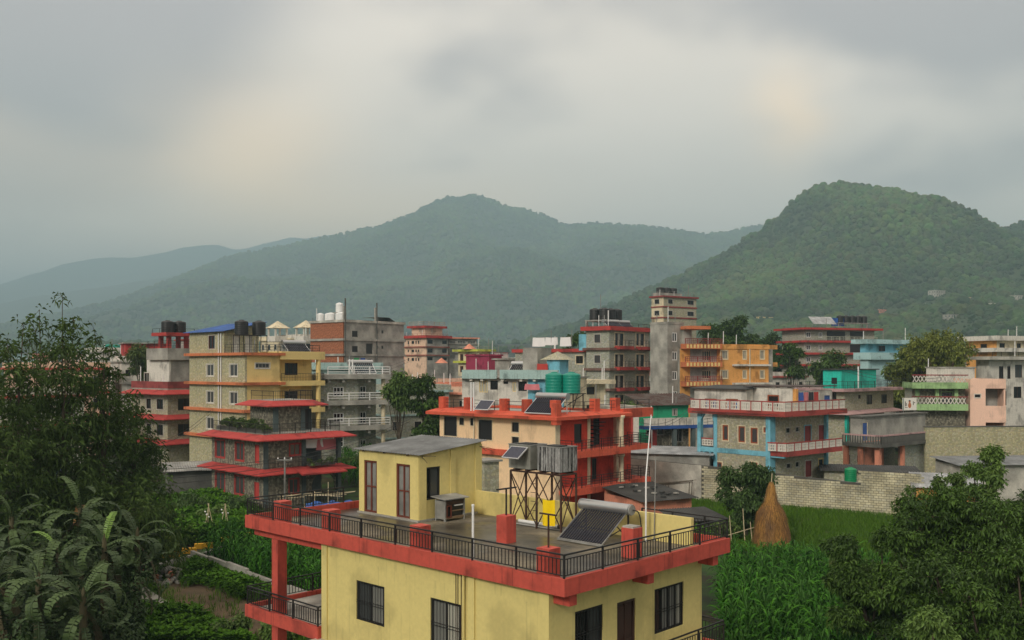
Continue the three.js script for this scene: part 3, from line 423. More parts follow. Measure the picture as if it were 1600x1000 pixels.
  // stub columns left for the next storey
  for (const [x, b, rough] of [[0.55, 13.1], [0.55, 10.3], [0.55, 5.95], [0.55, 1.0], [3.58, 5.4], [4.45, 1.25, 1]]) { const s = 0.215, h = 0.84; H.box('stub_column', M.red, x - s, x + s, FL - 0.01, FL + h, b - s, b + s); if (rough) H.box('stub_column_cap', M.concrete, x - s * 0.9, x + s * 0.8, FL + h, FL + h + 0.05, b - s * 0.85, b + s * 0.9); }
  // parapet wall along the far side
  H.box('parapet', M.yellow, 6.98, 7.12, FL, 7.39, 0.9, 10.25);
  // stair house with two doors, a window and a corrugated lean roof
  const sx = 4.18, sb = 10.25, ex = 7.28, eb = 13.6, zt = 8.86;
  const dopt = { name: 'door', door: true, frame: M.woodRed, pane: M.frost, nx: 2, ny: 2, fw: 0.075 };
  for (const [a, b] of [[568.7, 589], [619, 640.7]]) { const d = H.win('L', sx, H.bl(a, sx), H.bl(b, sx), FL + 0.05, FL + 1.98, dopt); part('handle', bar([0.3, 0.95, -0.05], [0.3, 1.05, -0.02], 0.015), M.steel, d); }
  H.pw('R', sb, 658.5, 688, 730, 781, { frame: M.black, nx: 2, fw: 0.06, each: true, pane: [M.glass, M.glassGrey] });
  H.wall('L', sx, sb, eb, FL, zt, M.yellow); H.wall('R', sb, sx + 0.22, ex, FL, zt, M.yellow);
  H.box('wall', M.yellow, sx + 0.22, ex, FL, zt, eb - 0.2, eb); H.box('wall', M.yellow, ex - 0.2, ex, FL, zt, sb + 0.22, eb - 0.2);
  part('gable', (() => { const s = new THREE.Shape(); s.moveTo(sx, 0); s.lineTo(ex, 0); s.lineTo(ex, 0.32); s.lineTo(sx, 0.02); s.closePath(); const q = new THREE.ExtrudeGeometry(s, { depth: 0.2, bevelEnabled: false }); q.deleteAttribute('uv'); q.translate(0, zt + 0.001, -sb - 0.2); return metres(q); })(), M.yellow, g);
  H.box('gable', M.yellow, ex - 0.2, ex, zt + 0.001, zt + 0.28, sb + 0.2, eb);
  H.box('pilaster', M.yellow, sx + 0.02, sx + 0.36, FL, zt, sb - 0.04, sb - 0.002); H.box('pilaster', M.yellow, 5.7, 5.95, FL, zt + 0.12, sb - 0.04, sb - 0.002); H.box('pilaster', M.yellow, 6.95, ex, FL, zt + 0.24, sb - 0.04, sb - 0.002);
  H.box('plinth', M.concrete, sx - 0.1, ex, FL, FL + 0.06, sb - 0.12, eb);
  const roof = part('roof', corrugated(eb - sb + 0.36, 3.42, 0.15, 0.018), M.sheet, g); roof.rotation.set(0, -Math.PI / 2, 0); // ribs run up the slope
  roof.rotation.order = 'YXZ'; roof.rotation.set(Math.atan2(0.32, 3.2), -Math.PI / 2, 0); roof.position.set(sx - 0.16, zt + 0.05, -(eb + 0.18));
  for (const b of [sb + 0.5, sb + 1.8, sb + 3.0]) part('rafter', beam([sx - 0.1, zt + 0.005, -b], [ex + 0.1, zt + 0.30, -b], 0.05), M.rustIron, g);
  const R = rng(5); for (const [x, b] of [[sx + 0.15, sb - 0.02], [ex - 0.1, sb], [sx + 0.1, eb]]) for (let k = 0; k < 4; k++) { const a = R() * 6.28, p = [x, zt - 0.02 + (x > 6 ? 0.2 : 0), -b]; part('rebar', bar(p, [x + Math.cos(a) * (0.5 + 0.3 * R()), p[1] + (R() - 0.65) * 0.4, -b + Math.abs(Math.sin(a)) * 0.6 + 0.05], 0.008), M.rustIron, g); }

  // ---- things standing on the terrace
  const on = (x, b, y = FL) => H.w(x, y, b);
  { // chicken hutch
    const t = thing('animal_hutch', 'small grey wooden animal hutch with wire doors beside the stair house', 'hutch', on(4.82, 9.56), H.a);
    part('side_panel', bx(0, 0.03, 0.08, 0.72, -0.5, 0), M.galv, t); part('side_panel', bx(0.92, 0.95, 0.08, 0.72, -0.5, 0), M.galv, t); part('back_panel', bx(0.03, 0.92, 0.08, 0.72, -0.5, -0.47), M.galv, t); part('floor_board', bx(0.03, 0.92, 0.08, 0.11, -0.47, 0), M.wood, t);
    for (const [x, z] of [[0.02, -0.02], [0.93, -0.02], [0.02, -0.48], [0.93, -0.48]]) part('leg', bx(x - 0.03, x + 0.03, 0, 0.75, z - 0.03, z + 0.03), M.galv, t);
    part('top_rail', bx(0.03, 0.92, 0.58, 0.72, -0.04, 0.0), M.woodDark, t); part('lower_rail', bx(0.03, 0.92, 0.11, 0.16, -0.04, 0.005), M.wood, t); part('mesh_screen', bx(0.03, 0.92, 0.12, 0.6, -0.06, -0.05), M.black, t);
    const d = part('door', join([bx(0.08, 0.12, 0.13, 0.56, -0.03, 0.012), bx(0.28, 0.32, 0.13, 0.56, -0.03, 0.012), bx(0.12, 0.28, 0.52, 0.56, -0.03, 0.012), bx(0.12, 0.28, 0.13, 0.17, -0.03, 0.012)]), M.woodRed, t); part('shelf', bx(0.34, 0.9, 0.34, 0.37, -0.05, 0.01), M.wood, t); part('latch', bx(0.45, 0.85, 0.52, 0.56, -0.02, 0.02), M.whitePlastic, t);
    const rf = part('roof', bx(-0.12, 1.07, 0, 0.03, -0.62, 0.12), M.galv, t); rf.position.y = 0.78; rf.rotation.x = 0.09;
  }
  { // steel stand
    const t = thing('tank_stand', 'rusty braced steel stand carrying two metal water tanks', 'tank stand', on(0, 0, 0).map((v, i) => (i === 1 ? 0 : v)), H.a), z0 = FL, z1 = 8.42, xs = [6.04, 6.82], bs = [5.28, 6.35, 7.55];
    for (const x of xs) for (const b of bs) part('leg', beam([x, z0, -b], [x, z1, -b], 0.055), M.rustIron, t);
    for (const x of xs) part('rail', beam([x, z1, -bs[0]], [x, z1, -bs[2]], 0.06), M.rustIron, t);
    for (const b of bs) part('rail', beam([xs[0], z1 - 0.001, -b], [xs[1], z1 - 0.001, -b], 0.058), M.rustIron, t);
    for (const x of xs) for (let i = 0; i < 2; i++) { part('brace', beam([x, z0 + 0.1, -bs[i]], [x, z1 - 0.05, -bs[i + 1]], 0.028), M.rustIron, t); part('brace', beam([x + 0.03, z1 - 0.05, -bs[i]], [x + 0.03, z0 + 0.1, -bs[i + 1]], 0.028), M.rustIron, t); }
    for (const b of [bs[0], bs[2]]) { part('brace', beam([xs[0], z0 + 0.1, -b], [xs[1], z1 - 0.05, -b], 0.028), M.rustIron, t); part('brace', beam([xs[1], z0 + 0.1, -b - 0.03], [xs[0], z1 - 0.05, -b - 0.03], 0.028), M.rustIron, t); }
    for (const b of [5.5, 6.1, 6.75, 7.3]) part('cross_bearer', bx(5.95, 6.9, z1 + 0.03, z1 + 0.09, -b - 0.05, -b + 0.05), M.rustIron, t);
    for (let k = 0; k < 5; k++) part('rung', beam([xs[0], z0 + 0.3 + k * 0.3, -6.35], [xs[0], z0 + 0.3 + k * 0.3, -6.62], 0.018), M.rustIron, t);
  }
  const box = (b0, b1, m, label) => { const t = thing('metal_water_tank', label, 'water tank', on(6.0, b0, 8.515), H.a), d = b1 - b0, w = 0.84, h = 0.80; part('tank_body', join([bx(0, w, 0, 0.012, -d, 0), bx(0, 0.012, 0.012, h, -d, 0), bx(w - 0.012, w, 0.012, h, -d, 0), bx(0.012, w - 0.012, 0.012, h, -0.012, 0), bx(0.012, w - 0.012, 0.012, h, -d, -d + 0.012)]), m, t); part('rim', join([bx(-0.02, 0.03, h, h + 0.025, -d - 0.02, 0.02), bx(w - 0.03, w + 0.02, h, h + 0.025, -d - 0.02, 0.02), bx(0.03, w - 0.03, h, h + 0.025, -0.03, 0.02), bx(0.03, w - 0.03, h, h + 0.025, -d - 0.02, -d + 0.03)]), M.galv, t); part('lid', bx(0.2, w - 0.2, h + 0.002, h + 0.05, -d * 0.75, -d * 0.25), M.sheetDark, t); for (const z of [0.33, 0.66]) part('seam', bx(-0.012, 0, 0.01, h, -d * z - 0.012, -d * z + 0.012), m, t); return t; };
  const drip = mat([0.60, 0.60, 0.58], { map: T.drip, rough: 0.6 });
  box(5.25, 6.28, drip, 'square galvanised water tank streaked with black drips on the steel stand'); box(6.60, 7.60, mat([0.40, 0.41, 0.37], { map: T.metal, rough: 0.6 }), 'plain dull grey square water tank on the steel stand');
  { const t = thing('solar_module', 'small tilted solar panel fixed to the grey roof tank', 'solar panel', on(5.94, 7.05, 9.24), H.a); t.rotation.order = 'YXZ'; t.rotation.set(0, H.a - Math.PI / 2, 0); const p = part('cells', bx(-0.36, 0.36, -0.012, 0.012, 0, 0.56), M.panel, t), f = part('frame', join([bx(-0.38, -0.36, -0.02, 0.02, 0, 0.56), bx(0.36, 0.38, -0.02, 0.02, 0, 0.56), bx(-0.38, 0.38, -0.02, 0.02, -0.02, 0), bx(-0.38, 0.38, -0.02, 0.02, 0.56, 0.58)]), M.alu, t); p.rotation.x = f.rotation.x = 0.62; part('bracket', beam([0, -0.25, 0.05], [0, -0.05, 0.1], 0.03), M.rustIron, t); }
  { // evacuated-tube heater, each tube its own piece
    const t = thing('solar_water_heater', 'large solar water heater with steel drum and dark glass tubes on the terrace', 'solar heater', on(4.92, 2.72), H.a - Math.PI / 2), w = 1.68, n = 17, run = 1.2, rise = 0.86; // turned so that local x runs along the long wall, -z uphill
    const tg = bar([0, 0.1, 0], [0, rise, -run], 0.031, 0.031, 8); for (let i = 0; i < n; i++) { const q = part('glass_tube', tg, M.tube, t); q.position.x = -w + (i + 0.5) * w / n; }
    part('bottom_rail', bx(-w - 0.04, 0.04, 0.03, 0.10, -0.03, 0.05), M.galv, t); for (const x of [-w - 0.02, 0.02]) part('side_rail', beam([x, 0.07, 0.02], [x, rise + 0.02, -run], 0.03), M.galv, t); part('middle_rail', bx(-w, 0, 0.40, 0.43, -0.6, -0.56), M.iron, t);
    const dr = (() => { const q = metres(new THREE.CylinderGeometry(0.175, 0.175, 1.92, 26)); q.rotateZ(Math.PI / 2); q.translate(-w / 2, 1.0, -1.3); return q; })(); const dm = part('drum', dr, M.steel, t); for (const x of [-w / 2 - 1.0, -w / 2 + 1.0]) part('end_cap', (() => { const q = metres(new THREE.CylinderGeometry(0.165, 0.178, 0.05, 26)); q.rotateZ(x < -w / 2 ? Math.PI / 2 : -Math.PI / 2); q.translate(x, 1.0, -1.3); return q; })(), M.galv, dm);
    for (const x of [-w, 0]) { part('leg', beam([x, 0, -1.34], [x, 0.86, -1.34], 0.045), M.iron, t); part('strut', beam([x, 0.05, -1.34], [x, 0.55, -0.75], 0.025), M.iron, t); part('strut', beam([x, 0.5, -1.34], [x, 0.28, -0.4], 0.025), M.iron, t); }
    part('pipe', tube([[0.2, 1.0, -1.3], [0.32, 0.95, -1.4], [0.34, 0.5, -1.55], [0.34, 0.02, -1.6]], 0.02), M.iron, t);
  }
  { const t = thing('clothes_pole', 'rusty T-shaped clothes pole on the stub column at the terrace corner', 'clothes pole', on(0.55, 1.0, FL + 0.84), H.a); part('pole', beam([0, 0, 0], [0, 0.84, 0], 0.035), M.rustIron, t); part('cross_bar', beam([0, 0.84, 0.28], [0, 0.84, -0.3], 0.04), M.rustIron, t); }
  { const t = thing('clothes_pole', 'black T-shaped clothes pole on the stub column mid terrace', 'clothes pole', on(3.58, 5.4, FL + 0.84), H.a); part('pole', beam([0, 0, 0], [0, 0.82, 0], 0.04), M.iron, t); part('cross_bar', beam([-0.42, 0.82, 0], [0.45, 0.82, 0], 0.045), M.iron, t); }
  cloth('yellow_cloth', on(5.75, 5.55, 7.63), H.a - 1.2, 0.42, 0.84, M.yellowCloth, 'bright yellow cloth hanging below the square water tanks', 4);
  { const t = thing('white_pipe', 'upright white plastic pipe near the terrace railing', 'pipe', on(0.69, 3.9), 0); part('pipe_body', bar([0, 0, 0], [0, 1.58, 0], 0.035, 0.035, 10), M.whitePlastic, t); part('cap', bar([0, 1.58, 0], [0.0, 1.63, 0], 0.045, 0.04, 10), M.whitePlastic, t); }
  { const t = thing('plastic_drain_pipe', 'white plastic pipe lying by the yellow parapet', 'pipe', on(6.4, 5.6, FL + 0.1), H.a); part('pipe_body', bar([0, 0, 0], [0, 0, -1.9], 0.06, 0.06, 10), M.whitePlastic, t); part('collar', bar([0, 0, 0.02], [0, 0, -0.1], 0.07, 0.07, 10), M.sheetDark, t); }
  solo('metal_sheet', (() => { const q = corrugated(0.7, 3.2, 0.12, 0.012); return q; })(), M.galv, 'flat grey corrugated sheet lying under the tank stand', 'metal sheet', on(6.15, 4.3, FL + 0.03), H.a);
  { const t = thing('antenna_pole', 'tall leaning white bamboo pole above the terrace', 'pole', on(6.6, 2.3, FL), H.a); part('pole_lower', bar([0, 0, 0], [0.15, 2.0, -0.1], 0.03, 0.027), M.whitePlastic, t); part('pole_upper', bar([0.15, 2.0, -0.1], [0.78, 3.9, -0.35], 0.024, 0.014), M.whitePlastic, t); }
  { const t = thing('thin_pipe', 'thin upright galvanised pipe behind the large solar heater', 'pipe', on(6.9, 2.2, FL), 0); part('pipe_body', bar([0, 0, 0], [0.05, 2.6, 0], 0.016), M.galv, t); part('pipe_base', bar([0, 0, 0], [0, 0.1, 0], 0.03), M.galv, t); }
}
// ---------------------------------------------------------------- a house from picture measurements
// o: px, D, a; L / R picture edges (or d / w in metres); top, fl: picture heights of roof and bands at the near corner; m: [left, right] wall materials
function std(o) {
  const H = new House(o.name ?? 'house', o.label, o.px, o.D, o.a ?? 46.5, o.group, o.base ?? 0, o.cat ?? 'house'), d = o.d ?? H.bl(o.L), w = o.w ?? H.xr(o.R), y1 = H.y(o.top), wo = o.wo ?? {};
  const go = (face, spec, opt) => { if (!spec) return; for (const [a, b, q] of spec.cols) for (const [t, s] of spec.rows) { const u = (p) => (face === 'R' ? H.xr(p) : H.bl(p)); if (Math.abs(u(a) - u(b)) > 0.15) H.win(face, 0, u(a), u(b), H.y(s), H.y(t), { ...opt, ...(spec.o ?? {}), ...(q ?? {}) }); } };
  go('L', o.wl, wo); go('R', o.wr, wo);
  for (const e of o.extraL ?? []) H.pw('L', 0, ...e.slice(0, 4), { ...wo, ...(e[4] ?? {}) });
  for (const e of o.extraR ?? []) H.pw('R', 0, ...e.slice(0, 4), { ...wo, ...(e[4] ?? {}) });
  H.body(0, w, 0, d, o.y0 ?? 0, y1, o.m[0], o.m[1] ?? o.m[0], o.mb ?? o.m[1] ?? o.m[0]);
  const B = o.band ?? {}; for (const f of o.fl ?? []) H.band(B.m ?? M.concrete, 0, w, 0, d, H.y(f), B.h ?? 0.22, B.out ?? 0.3);
  if (o.roof !== null) { const r = o.roof ?? {}; H.box('roof_slab', r.floor ?? M.concrete, -(r.out ?? 0.3) + 0.01, w + (r.out ?? 0.3) - 0.01, y1 + 0.01, y1 + 0.15, -(r.out ?? 0.3) + 0.01, d + (r.out ?? 0.3) - 0.01); H.band(r.m ?? B.m ?? M.concrete, 0, w, 0, d, y1 - 0.01, r.h ?? 0.25, r.out ?? 0.3, 'roof_edge'); }
  if (o.par) H.parapet(o.parM ?? o.m[0], 0, w, 0, d, y1 + 0.15, o.par);
  const R = rng(Math.round(o.px * 7 + o.D)), np = 1 + Math.floor(R() * 3); for (let k = 0; k < np; k++) { const e = R() < 0.5, x = e ? 0.15 : R() * w, b = e ? R() * d : 0.15, h = 1.2 + 1.6 * R(); part('vent_pipe', bar([x, y1 + 0.1, -b], [x + 0.03, y1 + h, -b], 0.055), R() < 0.7 ? M.whitePlastic : M.galv, H.g); } for (const [x, b] of [[0.3, 0.3], [w - 0.3, 0.3], [w - 0.3, d - 0.3], [0.3, d - 0.3]]) if (R() < 0.5) for (let k = 0; k < 4; k++) part('rebar', bar([x + (k % 2) * 0.2, y1 + 0.1, -b - (k > 1 ? 0.2 : 0)], [x + (k % 2) * 0.2 + (R() - 0.5) * 0.2, y1 + 0.7 + 0.3 * R(), -b - (k > 1 ? 0.2 : 0)], 0.02, 0.02, 4), M.rustIron, H.g);
  return { H, w, d, y1, yr: y1 + 0.16 };
}
const roofRail = (s, m = M.iron, h = 0.85, o = {}) => s.H.rail(m, [[0, s.d], [0, 0], [s.w, 0], [s.w, s.d]], s.yr + (o.dy ?? 0.08), h, { n: 2, post: 1.6, ...o });

// ---- red-eaved stone house
{
  const H = new House('stone_house', 'dark stone house with bright red sloping eaves and planted roof terrace', 412, 80, 44), d = H.bl(331), w = H.xr(533), wl = H.xr(476), y1 = 3.3, y2 = 6.2, g = H.g;
  const rf = { frame: M.rednew, sur: M.rednew, sw: 0.10, nx: 2, fw: 0.05, pane: M.glassGrey }, rd = { name: 'shutter', frame: M.rednew, door: true, pane: M.redCloth, nx: 1, ny: 2, fw: 0.08 };
  H.pw('L', 0, 337, 351, 688, 714, rf); H.pw('L', 0, 368, 381, 692, 719, rf); H.pw('L', 0, 398, 405, 695, 724, rd); H.pw('L', 0, 337, 351, 738, 766, rf); H.pw('L', 0, 367, 381, 744, 772, rf); H.pw('L', 0, 397, 405, 753, 781, rd);
  H.pw('R', 0, 453, 469, 694, 711, rf); H.pw('R', 0, 452, 466, 748, 770, rf);
  H.wall('L', 0, 0, d, 0, y2, M.stoneChip); H.wall('R', 0, 0.22, wl, 0, y2, M.stoneChip); H.box('wall', M.stoneChip, w - 0.2, w, 0, y2, 3.2, d); H.box('wall', M.stoneChip, 0.22, w - 0.2, 0, y2, d - 0.2, d);
  H.box('wall', M.slate, wl, w - 0.2, 0, y2, 3.0, 3.2); H.box('wall', M.slate, wl - 0.2, wl - 0.001, 0, y2, 0.23, 3.0);
  for (const u of [0.002]) H.box('pilaster', M.slate, -0.04, 0.42, 0, y2, -0.05, -0.001); H.box('pilaster', M.slate, wl - 0.3, wl + 0.1, 0, y2, -0.06, -0.001); H.box('pillar', M.slate, w - 0.35, w, 0, y2, 0, 0.35);
  H.box('floor_slab', M.concrete, 0.23, w, y1 - 0.15, y1, 0.23, 3.0); H.box('ceiling', M.concrete, 0.22, w - 0.2, y2 - 0.2, y2 - 0.02, 0.22, d - 0.2);
  { const s = new THREE.Shape(); const a = wl + 0.3, b = w - 0.4; s.moveTo(wl, 0); s.lineTo(a + 0.6, 0); s.lineTo(a + 0.6, 1.3); s.absarc((a + b) / 2 + 0.3, 1.3, (b - a) / 2 - 0.3, Math.PI, 0, true); s.lineTo(b, 0); s.lineTo(w - 0.36, 0); s.lineTo(w - 0.36, y1 - 0.3); s.lineTo(wl, y1 - 0.3); s.closePath(); const q = new THREE.ExtrudeGeometry(s, { depth: 0.2, bevelEnabled: false, curveSegments: 10 }); q.deleteAttribute('uv'); q.translate(0, 0, -0.5); part('arched_wall', metres(q), M.stoneChip, g); }
  H.eave(M.rednew, 0, w, 0, d, y2, 1.0, 0.42); H.eave(M.rednew, 0, w, 0, d, y1, 1.0, 0.42);
  { const x0 = wl - 1.2, x1 = w - 1.0; part('balcony_edge', quads([[[x0, y1, 0], [x1, y1, 0], [x1 + 0.4, y1 - 0.5, 1.9], [x0 - 0.2, y1 - 0.5, 1.9]], [[x0, y1 - 0.12, 0], [x0 - 0.2, y1 - 0.62, 1.9], [x1 + 0.4, y1 - 0.62, 1.9], [x1, y1 - 0.12, 0]], [[x0 - 0.2, y1 - 0.62, 1.9], [x0 - 0.2, y1 - 0.5, 1.9], [x1 + 0.4, y1 - 0.5, 1.9], [x1 + 0.4, y1 - 0.62, 1.9]]]), M.rednew, g); }
  H.box('roof_floor', M.concrete, 0.1, w - 0.1, y2 - 0.01, y2 + 0.02, 0.1, d - 0.1);
  H.rail(M.iron, [[0.1, d], [0.1, 0.1], [w - 0.1, 0.1], [w - 0.1, d]], y2, 0.85, { n: 2, bal: 0.16, post: 1.6 }); H.rail(M.iron, [[0.3, -0.35], [wl - 0.5, -0.35], [wl - 0.5, -0.9], [w - 1.0, -0.9]], y1, 0.85, { n: 2, bal: 0.16, post: 1.4, name: 'balcony_railing' });
  // terrace room
  const tx = 2.1, tb = 2.1, te = H.xr(476, tb), t2 = H.xr(489, tb), td = tb + (H.bl(391, tx) - tb), ty = 8.85;
  H.wall('L', tx, tb, td, y2, ty, M.stoneChip); H.wall('R', tb, tx + 0.22, te, y2, ty, M.stoneChip); H.box('pilaster', M.slate, tx - 0.03, tx + 0.5, y2, ty, tb - 0.05, tb - 0.002); H.win('R', tb + 0.6, te + 0.4, te + 1.1, y2 + 0.03, y2 + 1.95, { name: 'door', door: true, pane: M.black, frame: M.slate, nx: 1 }); H.wall('R', tb + 0.6, te, t2, y2, ty, M.slate); H.box('pilaster', M.slate, te - 0.4, te - 0.01, y2, ty, tb - 0.05, tb - 0.002); H.box('wall', M.stoneChip, tx + 0.22, t2, y2, ty, td - 0.2, td); H.box('wall', M.stoneChip, t2 - 0.2, t2, y2, ty, tb + 0.9, td - 0.2);
  H.eave(M.rednew, tx, t2, tb, td, ty + 0.12, 1.0, 0.42); H.box('roof_floor', M.concrete, tx, t2, ty, ty + 0.13, tb, td); H.rail(M.iron, [[tx + 0.1, td], [tx + 0.1, tb + 0.1], [t2, tb + 0.1], [t2, td]], ty + 0.1, 0.85, { n: 2, bal: 0.18 });
  // hedge of potted plants on the terrace
  const [lg] = treeGeo(11, { h: 0.6, lobes: Array.from({ length: 9 }, (_, i) => [0.75 + 0.2 * (i % 2), 0.55 + 0.12 * (i % 3), -(1.2 + i * 0.9), 0.55, 0.42]), n: 4200, len: 0.22, wid: 0.1, tones: [DK, LT], clumps: 10, tr: 0.03 });
  const hd = thing('terrace_hedge', 'thick row of green plants behind the terrace railing of the red-eaved house', 'hedge', H.w(0, y2 + 0.02, 0), H.a); part('foliage', lg, M.leaf, hd); part('planter', bx(0.45, 1.15, 0, 0.3, -9.4, -0.7), M.concreteDark, hd);
  const [fg2] = treeGeo(12, { h: 0.4, lobes: Array.from({ length: 6 }, (_, i) => [wl + 0.2 + i * 0.95, 0.35, 0.7, 0.4, 0.3]), n: 1500, len: 0.16, wid: 0.08, tones: [DK, LT], clumps: 8, tr: 0.02 });
  const fb = thing('flower_boxes', 'leafy pot plants along the balcony below the hanging washing', 'plants', H.w(0, y1, 0), H.a); part('foliage', fg2, M.leaf, fb); part('planter', bx(wl, w - 1.2, 0, 0.25, 0.55, 0.85), M.concreteDark, fb);
  cloth('washing', H.w(wl + (w - wl) * 0.3, 5.55, 0.3), H.a, 1.7, 0.75, M.whiteCloth, 'pale cloths drying on the balcony of the red-eaved house', 3); cloth('washing', H.w(wl + (w - wl) * 0.66, 5.5, 0.3), H.a, 2.0, 0.95, M.pinkCloth, 'red patterned cloth drying on the balcony of the red-eaved house', 5);
  { const t = thing('tarpaulin', 'bright blue sheet spread beside the red-eaved house', 'tarpaulin', ground(528, 72), 0.2); part('sheet', (() => { const q = []; for (let i = 0; i < 14; i++) for (let j = 0; j < 4; j++) { const P = (a, b) => [a * 0.34 - 2.4, 0.9 + 0.12 * Math.sin(a * 1.7 + b) + b * 0.12, -b * 0.6]; q.push([P(i, j), P(i + 1, j), P(i + 1, j + 1), P(i, j + 1)]); } return quads(q); })(), M.tarp, t); for (const [x, z] of [[-2.3, 0], [2.2, 0], [-2.3, -1.8], [2.2, -1.8]]) part('pole', bar([x, 0, z], [x, 1.15, z], 0.03), M.bamboo, t); }
  { const t = thing('bamboo_trellis', 'rough bamboo trellis with loose sticks beside the red-eaved house', 'trellis', ground(480, 73), 0.3), R = rng(8); for (let k = 0; k < 6; k++) part('post', bar([k * 0.9 - 2, 0, (k % 2) * -1.4], [k * 0.9 - 2, 2.0 + (k === 4 ? 1.0 : 0.2 * R()), (k % 2) * -1.4], 0.035), M.bamboo, t); for (let k = 0; k < 16; k++) { const x = R() * 5 - 2.4, z = -R() * 1.4; part('stick', bar([x, 1.85 + R() * 0.15, z], [x + 1.2 + R(), 1.85 + R() * 0.2, z + (R() - 0.5)], 0.022), M.bamboo, t); } }
}
// ---- beige stone and yellow plaster apartment house
{
  const s = std({ name: 'apartment_house', label: 'beige stone and yellow plaster apartment house with orange bands and sloping blue roof', px: 383, D: 98, L: 296, R: 437, top: 555, fl: [602, 645, 688], band: { m: M.orangeBand, h: 0.3, out: 0.45 }, roof: { m: M.orangeBand, h: 0.3, out: 0.45 }, m: [M.stoneBeige, M.ochre], wo: { frame: M.white, sur: M.white, sw: 0.1, nx: 2, pane: M.glassGrey },
    wl: { cols: [[323, 334], [359, 371]], rows: [[569, 588], [613, 632], [656, 675]] }, extraR: [[399, 421, 568, 575, { nx: 4, frame: M.concrete }]] }), { H, w, d, y1, yr } = s;
  const wx = H.xr(500), b = 1.6; // loggia end
  H.pw('R', b, 445, 465, 567, 586, { frame: M.woodDark, nx: 3 }); H.pw('R', b, 445, 465, 611, 634, { frame: M.woodDark, nx: 3 }); H.wall('R', b, w, wx, 0, y1, M.ochre); H.box('wall', M.ochre, wx - 0.2, wx, 0, y1, b + 0.22, d);
  for (const py of [553, 596, 640]) { const y = H.y(py); H.box('balcony_slab', M.ochre, w - 0.1, wx + 0.4, y - 0.55, y, -0.4, b + 0.1); } H.box('roof_slab', M.concrete, w, wx + 0.3, y1 - 0.02, y1 + 0.14, -0.35, d); H.parapet(M.ochre, w - 0.05, wx + 0.4, -0.4, d, y1 + 0.1, 0.35);
  for (const x of [wx - 0.3]) { part('column', join([bar([x, 0, 0.1], [x, y1, 0.1], 0.26, 0.26, 12)]), M.ochre, H.g); }
  for (const py of [596, 640]) H.rail(M.iron, [[w, -0.3], [wx + 0.3, -0.3], [wx + 0.3, b]], H.y(py), 0.8, { n: 2, bal: 0.2, name: 'balcony_railing' });
  for (const b2 of [4.1, 4.6]) part('down_pipe', bar([-0.1, 0, -b2 * 1.0 - 0.6], [-0.1, y1 + 2.4, -b2 - 0.6], 0.07), M.whitePlastic, H.g);
  // top storey with the blue sheet roof
  const tb = H.bl(350), tw = 4.2, t1 = H.y(517, 0, tb) - 0.0; H.pw('L', 0, 326, 336, 524, 545, { frame: M.woodRed, sur: M.white, sw: 0.06, nx: 2 }); H.win('R', tb, 1.0, 1.9, yr, yr + 2.0, { name: 'door', door: true, frame: M.white, pane: M.white, nx: 1 }); H.win('R', tb, 2.5, 3.4, yr, yr + 2.0, { name: 'door', door: true, frame: M.white, pane: M.white, nx: 1 });
  H.wall('L', 0, tb, d, yr, t1, M.stoneBeige); H.wall('R', tb, 0.22, tw, yr, t1, M.stoneBeige); H.box('wall', M.stoneBeige, tw - 0.2, tw, yr, t1, tb + 0.22, d); H.box('wall', M.stoneBeige, 0.22, tw - 0.2, yr, t1, d - 0.2, d);
  const rf = part('roof', corrugated(d - tb + 1.2, tw + 1.4, 0.3, 0.03), M.sheetBlue, H.g); rf.rotation.order = 'YXZ'; rf.rotation.set(0.21, -Math.PI / 2, 0); rf.position.set(-0.5, t1 - 0.06, -(d + 0.6)); part('gable', quads([[[0, t1 + 0.001, -tb - 0.1], [tw, t1 + 0.001, -tb - 0.1], [tw, t1 + 0.8, -tb - 0.1], [0.02, t1 + 0.02, -tb - 0.1]], [[tw - 0.1, t1, -tb - 0.1], [tw - 0.1, t1, -d], [tw - 0.1, t1 + 0.8, -d], [tw - 0.1, t1 + 0.8, -tb - 0.1]]]), M.stoneBeige, H.g);
  H.rail(M.iron, [[0, tb - 0.2], [0, 0.1], [wx, 0.1], [wx, d]], yr + 0.1, 0.9, { n: 3, post: 1.3 });
  for (const [x, bb, q] of [[0.9, tb - 2.0, 0], [3.0, tb - 2.0, 1]]) { tank(H.w(x, yr + 2.05, bb), 0.72, 1.55, M.black, 'large black ribbed tank on a stand beside the sloping blue roof'); }
  const st = thing('tank_stand', 'thin steel stand under the black tanks by the sloping blue roof', 'tank stand', H.w(0, yr, tb - 2), H.a); for (const x of [0.3, 1.5, 2.4, 3.6]) for (const z of [-0.6, 0.6]) part('leg', beam([x, 0, z], [x, 2.0, z], 0.06), M.iron, st); for (const z of [-0.6, 0.6]) part('rail', beam([0.3, 2.0, z], [3.6, 2.0, z], 0.07), M.iron, st);
  heater(H.w(7.2, yr, 2.6), H.a, 'solar water heater on the roof of the yellow plaster apartment house', 2.2, 12, undefined, 1.3);
}
